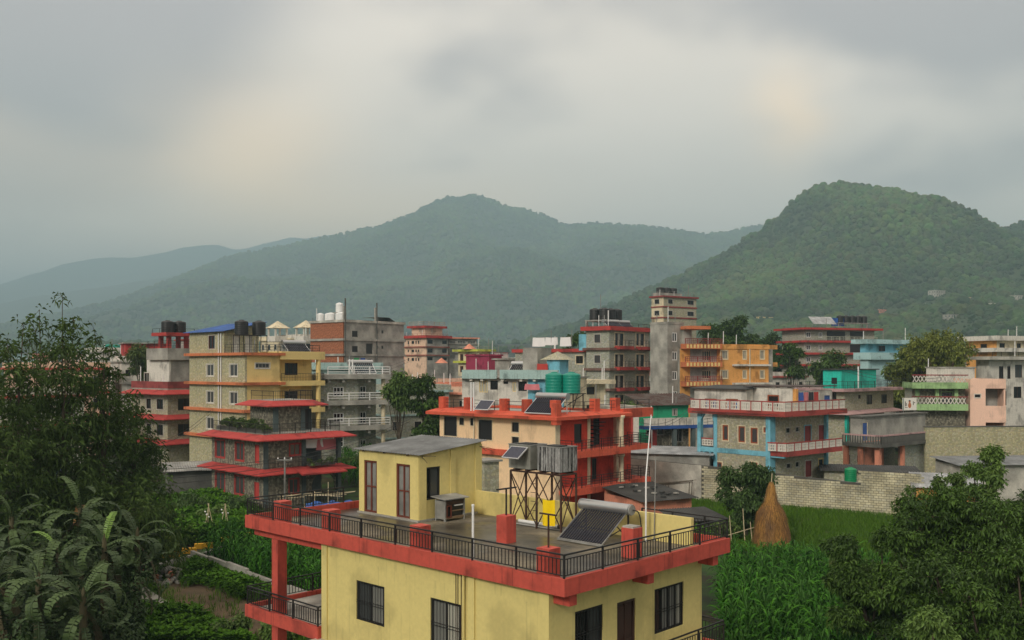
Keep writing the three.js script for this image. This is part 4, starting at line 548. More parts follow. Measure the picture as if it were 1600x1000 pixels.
// ---- grey house with white balcony rails
{
  const s = std({ name: 'balcony_house', label: 'grey slab-clad house with white pipe railings on three balconies', px: 500, D: 106, a: 28, d: 9, R: 560, top: 592, fl: [], m: [M.stoneGrey, M.stoneGrey], wo: { frame: M.whitePlastic, nx: 3, ny: 2, fw: 0.09 }, roof: null, wr: { cols: [[521, 537]], rows: [[605, 620], [646, 661], [683, 700]] } }), { H, w, y1, d } = s;
  const wx = H.xr(602), b = 1.5; for (const [t, q] of [[603, 621], [643, 662], [687, 704]]) H.pw('R', b, 562, 572, t, q, { frame: M.whitePlastic, nx: 2, ny: 2, fw: 0.09 });
  H.wall('R', b, w, wx - 0.6, 0, y1, M.stoneGrey); H.box('wall', M.stoneGrey, wx - 0.8, wx - 0.6, 0, y1, b + 0.22, d);
  for (const py of [592, 633, 673]) { const y = H.y(py); H.box('floor_slab', M.concrete, -0.3, wx + 0.3, y - 0.02, y + 0.5, -1.1, py === 592 ? d : b); for (const x of [0.8, w * 0.55, w + 1]) H.box('bracket', M.concrete, x - 0.15, x + 0.15, y - 0.4, y - 0.021, -0.9, 0); H.rail(M.whitePlastic, [[0.6, -1.0], [wx + 0.2, -1.0], [wx + 0.2, b]], y + 0.5, 0.85, { n: 3, post: 2.4, th: 0.07, name: 'white_railing' }); }
  part('column', bar([wx - 0.4, 0, 0.4], [wx - 0.4, y1, 0.4], 0.24, 0.24, 12), M.cream, H.g);
  heater(H.w(4.2, H.y(592) + 0.52, 1.2), H.a, 'solar water heater behind the white railing of the grey balcony house', 2.2, 12, undefined, 1.3);
  for (const x of [w * 0.72, w * 0.8]) part('vent_pipe', bar([x, y1 + 0.5, 0.6], [x, y1 + 2.2, 0.6], 0.09), M.whitePlastic, H.g);
}
// ---- unfinished brick and concrete building
{
  const s = std({ name: 'unfinished_building', label: 'unfinished block of flats with bare orange brick side and grey concrete front', cat: 'building', px: 536, D: 150, a: 50, L: 485, R: 631, top: 503, fl: [532, 556, 585], band: { m: M.concrete, h: 0.35, out: 0.25 }, roof: { m: M.concretePale, h: 0.4, out: 0.2 }, m: [M.brick, M.concrete], wo: { frame: M.concreteDark, nx: 1, pane: M.black }, wr: { cols: [[550, 559]], rows: [[516, 526], [540, 550]] }, extraR: [[572, 582, 537, 553], [588, 591, 516, 521], [596, 599, 516, 521], [588, 591, 540, 545], [596, 599, 540, 545], [551, 559, 565, 578], [574, 580, 561, 568]] }), { H, w, d, y1, yr } = s;
  for (const x of [0.2, w * 0.52]) H.box('column_stub', M.concrete, x, x + 0.3, yr, yr + 2.4, 0.05, 0.35); part('sheet_roof', quads([[[w * 0.55, yr + 0.9, 0], [w * 0.75, yr + 0.9, 0], [w * 0.75, yr + 0.9, -4], [w * 0.55, yr + 0.9, -4]], [[w * 0.75, yr + 0.9, 0], [w * 0.95, yr - 0.4, 0], [w * 0.95, yr - 0.4, -4], [w * 0.75, yr + 0.9, -4]]]), M.sheet, H.g);
  const wt = 'white ribbed water tank on the unfinished brick building'; for (let k = 0; k < 5; k++) tank(H.w(1.0 + (k % 2) * 0.6, yr + 0.02, 1.5 + k * 1.35), 0.62, 1.5, M.whitePlastic, wt, 'white tanks on the unfinished building'); tank(H.w(2.6, yr + 1.6, 4), 0.62, 1.6, M.whitePlastic, 'topmost white ribbed tank on a small stand on the unfinished brick building');
  { const t = thing('tank_stand', 'small concrete stand under the topmost white tank', 'tank stand', H.w(2.6, yr, 4), H.a); part('deck', bx(-0.8, 0.8, 1.45, 1.58, -0.8, 0.8), M.concrete, t); for (const [x, z] of [[-0.7, -0.7], [0.7, -0.7], [-0.7, 0.7], [0.7, 0.7]]) part('leg', bx(x - 0.08, x + 0.08, 0, 1.45, z - 0.08, z + 0.08), M.concrete, t); }
  cloth('green_cloth', H.w(H.xr(557, -0.6), H.y(559), -0.6), H.a, 0.95, 1.0, M.greenCloth, 'bright green cloth hung on the unfinished concrete building', 2); cloth('blue_cloth', H.w(H.xr(567, -0.6), H.y(559), -0.6), H.a, 0.95, 0.95, M.blueCloth, 'bright blue cloth hung on the unfinished concrete building', 6);
  part('downpipe', bar([w * 0.53, 0, 0.15], [w * 0.53, yr + 3.2, 0.15], 0.12), M.concreteDark, H.g); part('downpipe', bar([0.3, 0, 0.2], [0.3, yr + 3.6, 0.2], 0.12), M.concreteDark, H.g);
}
// ---- white and stone house with red eaves and tanks on a red tower (behind the feathery trees)
{
  const s = std({ name: 'red_eave_house', label: 'stone house with red sloping eaves and a white stair tower carrying black tanks', px: 262, D: 112, a: 50, L: 205, R: 300, top: 609, fl: [], m: [M.stoneMid, M.stoneMid], roof: null, wo: { frame: M.woodDark, nx: 2, sur: M.concretePale, sw: 0.12 }, wl: { cols: [[245, 255], [229, 236]], rows: [[624, 640], [664, 681]] }, extraR: [[278, 296, 623, 641, { sur: undefined }], [278, 296, 662, 681, { sur: undefined }]] }), { H, w, d } = s;
  for (const py of [609, 648, 687]) H.eave(M.rednew, 0, w, 0, d, H.y(py), 1.1, 0.5); const y = H.y(607); H.box('roof_floor', M.concrete, 0.05, w - 0.05, y - 0.2, y + 0.02, 0.05, d - 0.05); H.parapet(M.maroon, 0, w, 0, d, y, 0.8);
  const tx = 0.9, tb = 1.2, t1 = H.y(562), t2 = H.y(549); H.pw('L', tx, 226, 233, 583, 596, { frame: M.woodDark, nx: 1, sur: M.white }); H.wall('L', tx, tb, tb + 5.2, y, t1, M.white); H.wall('R', tb, tx + 0.22, tx + 3.4, y, t1, M.concrete); H.box('wall', M.white, tx + 0.22, tx + 3.4, y, t1, tb + 5.0, tb + 5.2); H.box('wall', M.white, tx + 3.2, tx + 3.4, y, t1, tb + 0.22, tb + 5.0); H.box('roof_slab', M.concrete, tx - 0.5, tx + 4.4, t1, t2 + 0.4, tb - 0.5, tb + 4.4);
  const ty = t2 + 0.4, th = H.y(524); for (const [x, b] of [[tx + 0.3, tb + 0.6], [tx + 2.6, tb + 0.6], [tx + 0.3, tb + 2.4], [tx + 2.6, tb + 2.4]]) H.box('tower_post', M.rednew, x - 0.22, x + 0.22, ty, th, b - 0.22, b + 0.22); H.box('tower_deck', M.rednew, tx - 0.5, tx + 3.4, th, th + 0.4, tb - 0.2, tb + 3.2); H.rail(M.iron, [[tx - 0.4, tb + 3.1], [tx - 0.4, tb - 0.1], [tx + 3.3, tb - 0.1]], th + 0.4, 0.5, { n: 1 });
  for (const x of [tx + 0.6, tx + 2.2]) tank(H.w(x, th + 0.42, tb + 1.4), 0.75, 1.5, M.black, 'black tank on the red tower above the white stair room');
  heater(H.w(3.6, y, -0.2 + 1), H.a, 'solar water heater on the terrace below the red tank tower', 2.0, 12, undefined, 1.3);
  H.rail(M.iron, [[tx - 0.4, tb + 4.2], [tx - 0.4, tb - 0.4], [tx + 4.3, tb - 0.4]], ty, 0.9, { n: 3 });
}
{ const s = std({ name: 'white_house', label: 'white plaster house with a red rooftop room beside the red tank tower', px: 190, D: 128, a: 30, L: 172, R: 236, top: 566, fl: [600], m: [M.white, M.white], wo: { nx: 2 }, wr: { cols: [[196, 204], [222, 227]], rows: [[578, 588], [612, 622], [640, 652]] }, par: 0.7 }), { H, yr } = s; H.box('roof_room', M.rednew, 0.6, 6.4, yr, yr + 2.4, 1, 5); H.box('room_roof', M.concrete, 0.3, 6.7, yr + 2.4, yr + 2.55, 0.7, 5.3); }
// ---- coral and peach house
{
  const H = new House('coral_house', 'peach and coral two-storey house with red roof stubs and round balcony columns', 868, 72, 46.5), d = H.bl(687), yR = H.y(654), y2 = H.y(708), y3 = H.y(766), w = H.xr(968, 0), g = H.g;
  const blk = { frame: M.black, nx: 1, pane: M.black, fw: 0.05, sur: M.cream, sw: 0.06 };
  for (const [a, b, t, q] of [[694, 714, 651, 681], [718, 725, 653, 664], [735, 742, 654, 665], [748, 769, 656, 687], [800, 811, 660, 675], [800, 811, 683, 693]]) H.pw('L', 0, a, b, t, q, blk);
  H.pw('R', 0, 897, 909, 662, 692, { frame: M.black, nx: 1, pane: M.black, name: 'door', door: true });
  const wx = H.xr(922);
  H.wall('L', 0, 0, d, 1.6, yR, M.peach); H.wall('L', 0.001, 0, d, 0, 1.6, M.stoneChip, 0.22, 'plinth'); H.wall('R', 0, 0.22, wx, 0, yR, M.coralWall); H.box('wall', M.coralWall, 0.22, w + 4, 0, yR, d - 0.2, d); H.box('corner_pilaster', M.cream, -0.03, 0.5, 0, yR, -0.03, -0.001);
  // recessed loggia
  H.pw('R', 1.8, 927, 937, 650, 700, { frame: M.black, nx: 2, name: 'door', door: true, pane: M.black }); H.pw('R', 1.8, 925, 932, 716, 760, { frame: M.black, nx: 2, name: 'door', door: true, pane: M.black }); H.wall('R', 1.8, wx - 0.2, w + 4, 0, yR, M.coralWall); H.box('wall', M.coralWall, wx - 0.22, wx - 0.001, 0, yR, 0.23, 1.8); H.box('white_strip', M.cream, wx - 0.35, wx + 0.0, 0, yR, -0.04, -0.001); H.box('wall', M.coralWall, w + 3.8, w + 4, 0, yR, 2.1, d);
  for (const py of [706, 764]) { const y = H.y(py); H.box('balcony_slab', M.coral, 0.4, w - 0.2, y - 0.5, y, -1.3, 1.8); H.box('balcony_slab', M.coral, w - 0.201, w + 3.6, y - 0.42, y - 0.004, -0.6, 1.8); H.rail(M.iron, [[0.5, 0], [0.5, -1.2], [w - 0.3, -1.2], [w - 0.3, -0.5], [w + 3.5, -0.5], [w + 3.5, 1.8]], y, 0.85, { n: 4, bal: 0.55, post: 1.2, name: 'balcony_railing' }); }
  for (const [x, b] of [[w - 0.7, -0.7]]) for (const [a, c] of [[y3, y2 - 0.5], [y2, yR]]) { part('round_column', (() => { const q = lathe([[0.001, a], [0.30, a], [0.30, a + 0.15], [0.21, a + 0.22], [0.20, c - 0.3], [0.3, c - 0.18], [0.3, c], [0.001, c]], 16); q.translate(x, 0, -b); return q; })(), M.cream, g); }
  H.box('white_strip', M.cream, w + 0.9, w + 1.3, 0, yR, 1.0, 1.3); part('stair', join(Array.from({ length: 7 }, (_, i) => bx(wx + 0.9 + i * 0.22, wx + 1.5 + i * 0.22, y2 + 0.2 + i * 0.3, y2 + 0.26 + i * 0.3, -1.6, -0.6))), M.iron, g);
  // roof slab, sloping edge, stubs, railing
  H.box('roof_slab', M.concrete, -0.2, w + 3.8, yR, yR + 0.2, -0.25, d); H.ring('roof_edge', M.coral, 0, w - 0.2, 0, d, [[-0.1, yR + 0.44], [0.12, yR + 0.42], [0.85, yR + 0.14], [0.85, yR - 0.10], [-0.1, yR - 0.02]]); H.box('roof_edge', M.coral, w - 0.3, w + 3.9, yR - 0.25, yR + 0.5, -0.6, -0.3);
  H.box('band', M.coral, -0.4, -0.001, y2 - 0.5, y2 - 0.05, 0, d); const yt = yR + 0.44, stubs = [[0.1, 0.1], [0.1, H.bl(822)], [0.1, H.bl(787)], [0.1, H.bl(731)], [0.1, d - 0.4], [w - 0.6, 0.0], [w - 3.2, 0.05]]; stubs.forEach(([x, b]) => H.box('stub_column', M.coral, x - 0.3, x + 0.3, yt - 0.1, yt + 0.95, b - 0.3, b + 0.3)); H.box('stub_column', M.coral, -0.75, -0.2, yR - 0.45, yt + 0.75, -0.75, -0.2);
  H.rail(M.iron, [[w + 3.6, -0.4], [0.1, 0.1], [0.1, d]], yt - 0.1, 0.85, { n: 3, post: 1.6 }); part('down_pipe', bar([-0.1, 0, -H.bl(742)], [-0.1, yR, -H.bl(742)], 0.06), M.cream, g);
  // on the roof
  for (const [px, b] of [[866, 3.6], [893, 2.4]]) { const x = H.xr(px, b); tank(H.w(x, yt + 1.35, b), 0.74, 1.72, M.greenTank, 'big green plastic water tank above the coral house roof', 'green tanks on the coral house'); }
  { const x0 = H.xr(866, 3.6), x1 = H.xr(893, 2.4), t = thing('tank_stand', 'black steel stand under the two green tanks', 'tank stand', H.w(0, yt, 0), H.a); for (const [x, b] of [[x0 - 0.7, 4.2], [x0 - 0.2, 2.7], [x1 - 0.5, 3.1], [x1 + 0.8, 2.9], [x1 + 0.5, 1.6]]) part('leg', beam([x, 0, -b], [x, 1.3, -b], 0.07), M.iron, t); part('deck', join([bx(x0 - 0.9, x1 + 0.9, 1.27, 1.34, -4.3, -4.15), bx(x0 - 0.9, x1 + 0.9, 1.27, 1.34, -3.1, -2.95), bx(x0 - 0.6, x1 + 0.9, 1.27, 1.34, -1.75, -1.6)]), M.iron, t); for (const [a, b, c, e] of [[x0 - 0.7, 4.2, x0 + 0.5, 2.7], [x0 - 0.4, 2.7, x1, 3.1], [x1 - 0.5, 3.1, x1 + 0.8, 1.7], [x1 + 0.8, 2.9, x1 - 0.2, 1.6]]) part('brace', beam([a, 0, -b], [c, 1.3, -e], 0.05), M.iron, t); }
  heater(H.w(H.xr(820, 2.6), yt - 0.1, 2.6), H.a - 1.57, 'solar water heater with pale drum on the coral house roof', 2.4, 14, undefined, 1.25);
  { const t = thing('solar_module', 'small tilted solar panel on the sloping edge of the coral house', 'solar panel', H.w(-0.55, yR + 0.45, H.bl(768)), H.a - Math.PI / 2); const p = part('cells', bx(-0.75, 0.75, -0.02, 0.02, 0, 1.0), M.panel, t), f = part('frame', join([bx(-0.8, -0.75, -0.03, 0.03, -0.05, 1.05), bx(0.75, 0.8, -0.03, 0.03, -0.05, 1.05), bx(-0.75, 0.75, -0.03, 0.03, -0.05, 0), bx(-0.75, 0.75, -0.03, 0.03, 1.0, 1.05)]), M.alu, t); for (const o of [p, f]) { o.rotation.x = 0.75; o.position.set(0, 0.75, -0.1); } part('leg', beam([0, 0, -0.1], [0, 0.7, -0.1], 0.05), M.alu, t); }
  for (const px of [741, 745]) { const t = thing('white_pipe', 'tall white vent pipe at the edge of the coral house roof', 'pipe', H.w(-0.35, yR + 0.2, H.bl(px)), 0, 'vent pipes on the coral house'); part('pipe_body', bar([0, 0, 0], [0, 2.35, 0], 0.07, 0.07, 8), M.whitePlastic, t); part('cap', bar([0, 2.35, 0], [0, 2.45, 0], 0.09, 0.09, 8), M.whitePlastic, t); }
}
// ---- stone house with blue pillars
{
  const H = new House('blue_trim_house', 'stone house with sky-blue pillars and red-edged balustrades', 1226, 84, 41), yR = H.y(651), yF = H.y(706), d0 = H.bl(1118), d1 = H.bl(1090), w = H.xr(1312), g = H.g, b = 1.5;
  const wo = { frame: M.woodOrange, sur: M.cream, sw: 0.1, nx: 1, pane: M.glassGrey, fw: 0.12 };
  for (const [a, c, t, q] of [[1129, 1138, 664, 688], [1154, 1164, 666, 691], [1173, 1184, 668, 693], [1193, 1202, 668, 676]]) H.pw('L', 0, a, c, t, q, wo); for (const [a, c, t, q] of [[1173, 1184, 722, 738], [1120, 1128, 722, 732]]) H.pw('L', 0, a, c, t, q, wo);
  const wr = { frame: M.concretePale, nx: 1, sur: M.concretePale, sw: 0.06 }; for (const [a, c, t, q] of [[1228, 1235, 668, 677], [1243, 1249, 667, 675], [1229, 1236, 724, 732], [1243, 1249, 721, 730, ]]) H.pw('R', b, a, c, t, q, wr);
  for (const [a, c, t, q] of [[1257, 1267, 665, 693], [1258, 1268, 720, 745]]) H.pw('R', b, a, c, t, q, { name: 'door', door: true, frame: M.maroon, pane: M.maroon, nx: 1, sur: t < 700 ? M.blue : M.white }); H.pw('R', b, 1279, 1288, 664, 689, { frame: M.maroon, pane: M.maroon, nx: 1, sur: M.concretePale }); H.pw('R', b, 1279, 1287, 717, 732, { frame: M.ochre, nx: 1, sur: M.ochre });
  H.wall('L', 0, b, d0, 0, yR, M.stoneMid); H.wall('R', b, 0.22, w, 0, yR, M.stoneMid); H.box('wall', M.stoneMid, w - 0.2, w, 0, yR, b + 0.22, d1); H.box('wall', M.stoneMid, 0.22, w - 0.2, 0, yR, d0 - 0.2, d0); H.wall('L', 0, 0, b, yF - 0.6, yF + 0.02, M.blue);
  H.box('pillar', M.blue, -0.06, 0.75, 0, yR, b - 0.06, b + 0.42); H.box('pillar', M.blue, w - 0.3, w + 0.05, 0, yR, b - 0.3, b - 0.002); for (const q of [d0 + 0.2, d1]) H.box('pillar', M.blue, -0.05, 0.35, 0, yR, q - 0.4, q); H.box('blue_beam', M.blue, -0.05, -0.002, yF - 0.55, yF - 0.1, b, d0); H.box('blue_beam', M.blue, -0.03, 0.3, yF - 0.55, yF - 0.1, d0 + 0.2, d1 - 0.4); H.box('floor_slab', M.concrete, 0.35, w, yF - 0.3, yF, d0, d1); part('porch_haunch', join([beam([0.1, yR - 0.1, -d0 - 0.3], [0.1, yR - 0.7, -d0 - 0.2], 0.2), beam([0.1, yR - 0.6, -d1 + 0.3], [0.1, yR - 0.05, -d1 + 0.7], 0.2), beam([0.1, yF - 1.2, -d1 + 0.3], [0.1, yF - 0.6, -d1 + 0.8], 0.22), beam([0.1, yF - 1.2, -d0 - 0.25], [0.1, yF - 0.6, -d0 - 0.7], 0.22)]), M.blue, g); H.box('porch_back', M.maroon, 2.4, 2.6, 0, yR, d0, d1);
  H.box('roof_slab', M.concrete, -0.6, w + 0.3, yR, yR + 0.2, 0.05, d1 + 0.3); H.ring('roof_edge', M.salmon.clone(), -0.1, w + 0.2, 0.1, d1 + 0.2, [[0.5, yR - 0.02], [0.5, yR + 0.45], [0.3, yR + 0.45], [0.3, yR - 0.02]]).material = M.maroon;
  const redEdge = paint(0.42, 0.07, 0.06); g.children[g.children.length - 1].material = redEdge;
  // panelled balustrade: each cast panel is its own piece
  const panels = (pts, y, h) => pts.slice(0, -1).forEach(([x0, b0], i) => { const [x1, b1] = pts[i + 1], L = Math.hypot(x1 - x0, b1 - b0), n = Math.round(L / 1.15); part('handrail', beam([x0, y + h, -b0], [x1, y + h, -b1], 0.1), redEdge, g); for (let k = 0; k < n; k++) { const t = (k + 0.5) / n, p = part('balustrade_panel', cached('pan' + (L / n).toFixed(2) + h.toFixed(2), () => { const l = [], W = L / n - 0.12; l.push(bx(-W / 2, W / 2, 0.02, 0.12, -0.04, 0.04), bx(-W / 2, W / 2, h - 0.18, h - 0.08, -0.04, 0.04)); for (let q = 0; q < 5; q++) l.push(bx(-W / 2 + q * W / 4 - 0.05 + (q === 0 ? 0.05 : q === 4 ? -0.05 : 0), -W / 2 + q * W / 4 + 0.05 + (q === 0 ? 0.05 : q === 4 ? -0.05 : 0), 0.12, h - 0.18, -0.035, 0.035)); l.push(bx(-W / 2, W / 2, h * 0.42, h * 0.52, -0.03, 0.03)); return join(l); }), M.white, g); p.position.set(lerp(x0, x1, t), y, -lerp(b0, b1, t)); p.rotation.y = Math.atan2(b1 - b0, x1 - x0); if (k) { const q = part('baluster_post', cached('bp' + h.toFixed(2), () => bx(-0.05, 0.05, 0, h, -0.05, 0.05)), redEdge, g); q.position.set(lerp(x0, x1, k / n), y, -lerp(b0, b1, k / n)); } } });
  panels([[-0.45, d1 + 0.5], [-0.45, -0.25], [w + 0.5, -0.25]], yR + 0.45, 0.85); H.box('balcony_slab', redEdge, -0.05, w + 0.1, yF - 0.45, yF, -0.25, b - 0.07); panels([[-0.4, b], [0.02, -0.2], [w + 0.05, -0.2]], yF, 0.75); panels([[0.1, d0 + 0.3], [0.1, d1 - 0.4]], yF, 0.7);
  // white rooms on the roof
  const y0 = yR + 0.21, c = H.bl(1165, 1.0), e = H.bl(1085, 1.0); for (const [a, q] of [[1101, 1120], [1134, 1153]]) { H.pw('L', 1.0, a, q, 623, 643, { name: 'shutter_window', frame: M.woodOrange, nx: 3, each: true, pane: [M.blueDoor, M.woodDark, M.blueDoor], fw: 0.1 }); } H.wall('L', 1.0, c, e, y0, y0 + 2.1, M.white); H.win('R', c, 2.2, 2.9, y0 + 0.02, y0 + 1.9, { name: 'door', door: true, frame: M.woodRed, pane: M.woodDark, nx: 1 }); H.wall('R', c, 1.22, 4.6, y0, y0 + 2.1, M.white); const q2 = H.bl(1198, 1.0); H.pw('L', 2.2, 1199, 1217, 617, 638, { frame: M.woodOrange, nx: 1, fw: 0.12 }); H.wall('L', 2.2, 0.6, c - 0.02, y0, y0 + 2.3, M.white); H.win('R', 0.6, H.xr(1288, 0.6), H.xr(1297, 0.6), y0 + 0.02, y0 + 1.5, { name: 'door', door: true, frame: M.blueDoor, pane: M.blueDoor, nx: 1 }); H.wall('R', 0.6, 2.42, w - 0.3, y0, y0 + 2.0, M.white); H.box('orange_post', M.orange, 2.0, 2.35, y0, y0 + 2.2, 0.1, 0.45);
  part('sheet_roof', quads([[[0.6, y0 + 2.15, -c + 0.4], [5, y0 + 2.35, -c + 0.4], [5, y0 + 2.4, -e - 0.3], [0.6, y0 + 2.15, -e - 0.3]], [[0.6, y0 + 2.07, -c + 0.4], [0.6, y0 + 2.07, -e - 0.3], [5, y0 + 2.3, -e - 0.3], [5, y0 + 2.27, -c + 0.4]], [[0.6, y0 + 2.07, -c + 0.4], [0.6, y0 + 2.15, -c + 0.4], [0.6, y0 + 2.15, -e - 0.3], [0.6, y0 + 2.07, -e - 0.3]]]), M.sheetDark, g); H.box('sheet_roof', M.sheetRust, 2.0, w, y0 + 2.35, y0 + 2.43, 0.3, c + 1);
  [M.blueCloth, M.pinkCloth, M.darkCloth, M.redCloth].forEach((m, k) => cloth('washing', H.w(3.0 + k * 0.85, y0 + 1.9, 0.25), H.a, 0.75, 1.0 + 0.2 * (k % 2), m, ['blue', 'striped pink', 'black', 'dark red'][k] + ' garment drying on the roof of the blue-pillared house', 20 + k, 'washing on the blue-pillared house'));
}
// ---- low pillared house with a grey balustrade, right of the blue pillars
{
  const H = new House('grey_balcony_house', 'low pink-pillared house with blackened grey balcony running round its corner', 1377, 96, 40), yF = H.y(694), w = H.xr(1455), d = H.bl(1316), g = H.g;
  H.pw('L', 0.8, 1322, 1328, 711, 724, { nx: 1 }); H.pw('L', 0.8, 1339, 1344, 712, 722, { nx: 1, pane: M.blueDoor }); H.wall('L', 0.8, 2.4, d, 0, yF, M.stoneGrey); H.box('wall', M.salmon, 1.0, w * 0.5, 0, yF, 2.6, 2.8); H.box('wall', M.stoneGrey, w * 0.5, w, 0, yF, 0.8, 1.0); H.box('wall', M.stoneGrey, 1.0, w, 0, yF, d - 0.2, d); H.win('R', 2.59, 2, 3, 0.1, 2.2, { name: 'door', door: true, pane: M.woodDark, nx: 1 });
  for (const [x, b] of [[0.5, 0.5], [0.5, 2.4], [w * 0.5, 0.5], [0.5, d - 0.3]]) H.box('pillar', M.salmon, x, x + 0.5, 0, yF - 0.4, b, b + 0.5);
  H.box('balcony_slab', M.concreteDark, 0, w + 0.4, yF - 0.4, yF - 0.05, 0, d); const l = []; const pts = [[0.1, d], [0.1, 0.1], [w + 0.3, 0.1]]; pts.slice(0, -1).forEach(([x0, b0], i) => { const [x1, b1] = pts[i + 1], L = Math.hypot(x1 - x0, b1 - b0), n = Math.round(L / 0.28); for (let k = 0; k <= n; k++) l.push(bx(-0.06, 0.06, yF - 0.05, yF + 0.75, -0.06, 0.06).translate(lerp(x0, x1, k / n), 0, -lerp(b0, b1, k / n))); }); const bs = part('balusters', join(l), M.concreteDark, g); bs.userData.kind = 'stuff'; for (let i = 0; i < 2; i++) part('handrail', beam([pts[i][0], yF + 0.8, -pts[i][1]], [pts[i + 1][0], yF + 0.8, -pts[i + 1][1]], 0.16), M.mauve, g);
  const x0 = 1.6, c = 3.0, e = H.xr(1446, c), f = H.bl(1365, x0); H.win('R', c, x0 + 0.1, x0 + 1.15, yF, yF + 2.0, { name: 'door', door: true, frame: M.cream, pane: M.blueDoor, nx: 1 }); H.wall('R', c, x0, e, yF - 0.05, yF + 2.5, M.concrete); H.box('wall', M.concrete, x0, x0 + 0.2, yF - 0.05, yF + 2.5, c + 0.22, d); H.box('coping', M.concreteDark, x0 - 0.2, e + 0.2, yF + 2.5, yF + 2.65, c - 0.2, d);
}
// ---- stone house under a mauve roof edge with the turquoise room
{
  const H = new House('turquoise_room_house', 'stone house with mauve roof edge and a bright turquoise room on top', 1320, 112, 45), w = H.xr(1396), d = H.bl(1250), y1 = H.y(612), yF = H.y(642), g = H.g;
  for (const [a, c, t, q] of [[1299, 1307, 613, 626], [1264, 1278, 616, 624]]) H.pw('L', 0, a, c, t, q, { nx: 2 }); for (const [a, c, t, q] of [[1341, 1345, 617, 623], [1354, 1363, 617, 632], [1377, 1386, 616, 630]]) H.pw('R', 0, a, c, t, q, { nx: 2 }); for (const [a, c, t, q] of [[1332, 1338, 652, 657], [1353, 1363, 650, 666], [1341, 1346, 652, 664]]) H.pw('R', 1.2, a, c, t, q, { nx: 2, sur: M.concretePale });
  H.wall('L', 0, 0, d, 0, y1, M.stoneMid); H.wall('R', 0, 0.22, w, yF, y1, M.stoneMid); H.wall('R', 1.2, 0.22, w, 0, yF, M.stoneMid); H.box('wall', M.stoneMid, w - 0.2, w, 0, y1, 1.5, d); H.box('wall', M.stoneMid, 0.22, w - 0.2, 0, y1, d - 0.2, d); H.eave(M.mauve, 0, w, 0, d, yF, 1.1, 0.35); H.band(M.mauve, 0, w, 0, d, y1, 0.35, 0.9, 'roof_edge'); H.box('roof_floor', M.concrete, 0.01, w - 0.01, y1 + 0.05, y1 + 0.3, 0.01, d - 0.01); H.box('pilaster', M.turquoise, -0.05, 0.5, 0, yF - 0.2, -0.3, 0); H.rail(M.iron, [[-0.6, d], [-0.6, -0.6], [w + 0.5, -0.6]], y1 + 0.35, 0.85, { n: 2, bal: 0.25 });
  const x0 = 0.6, b0 = 0.7, yr = y1 + 0.3, yt = H.y(578), L = H.bl(1286, x0), R = H.xr(1369, b0); H.pw('L', x0, 1299, 1308, 590, 600, { nx: 2, frame: M.black, pane: M.black }); H.wall('L', x0, b0, L, yr, yt, M.turquoise); H.wall('R', b0, x0 + 0.22, R, yr, yt, M.turquoise); H.box('wall', M.turquoise, R - 0.2, R, yr, yt, b0 + 0.22, L); H.box('wall', M.turquoise, x0 + 0.22, R - 0.2, yr, yt, L - 0.2, L); H.box('room_roof', M.sheetDark, x0 - 0.3, R + 0.3, yt, yt + 0.12, b0 - 0.3, L + 0.3); part('vent_pipe', bar([x0 + 3.6, yr, -b0 + 0.4], [x0 + 3.6, yt + 0.4, -b0 + 0.4], 0.1), M.whitePlastic, g);
}
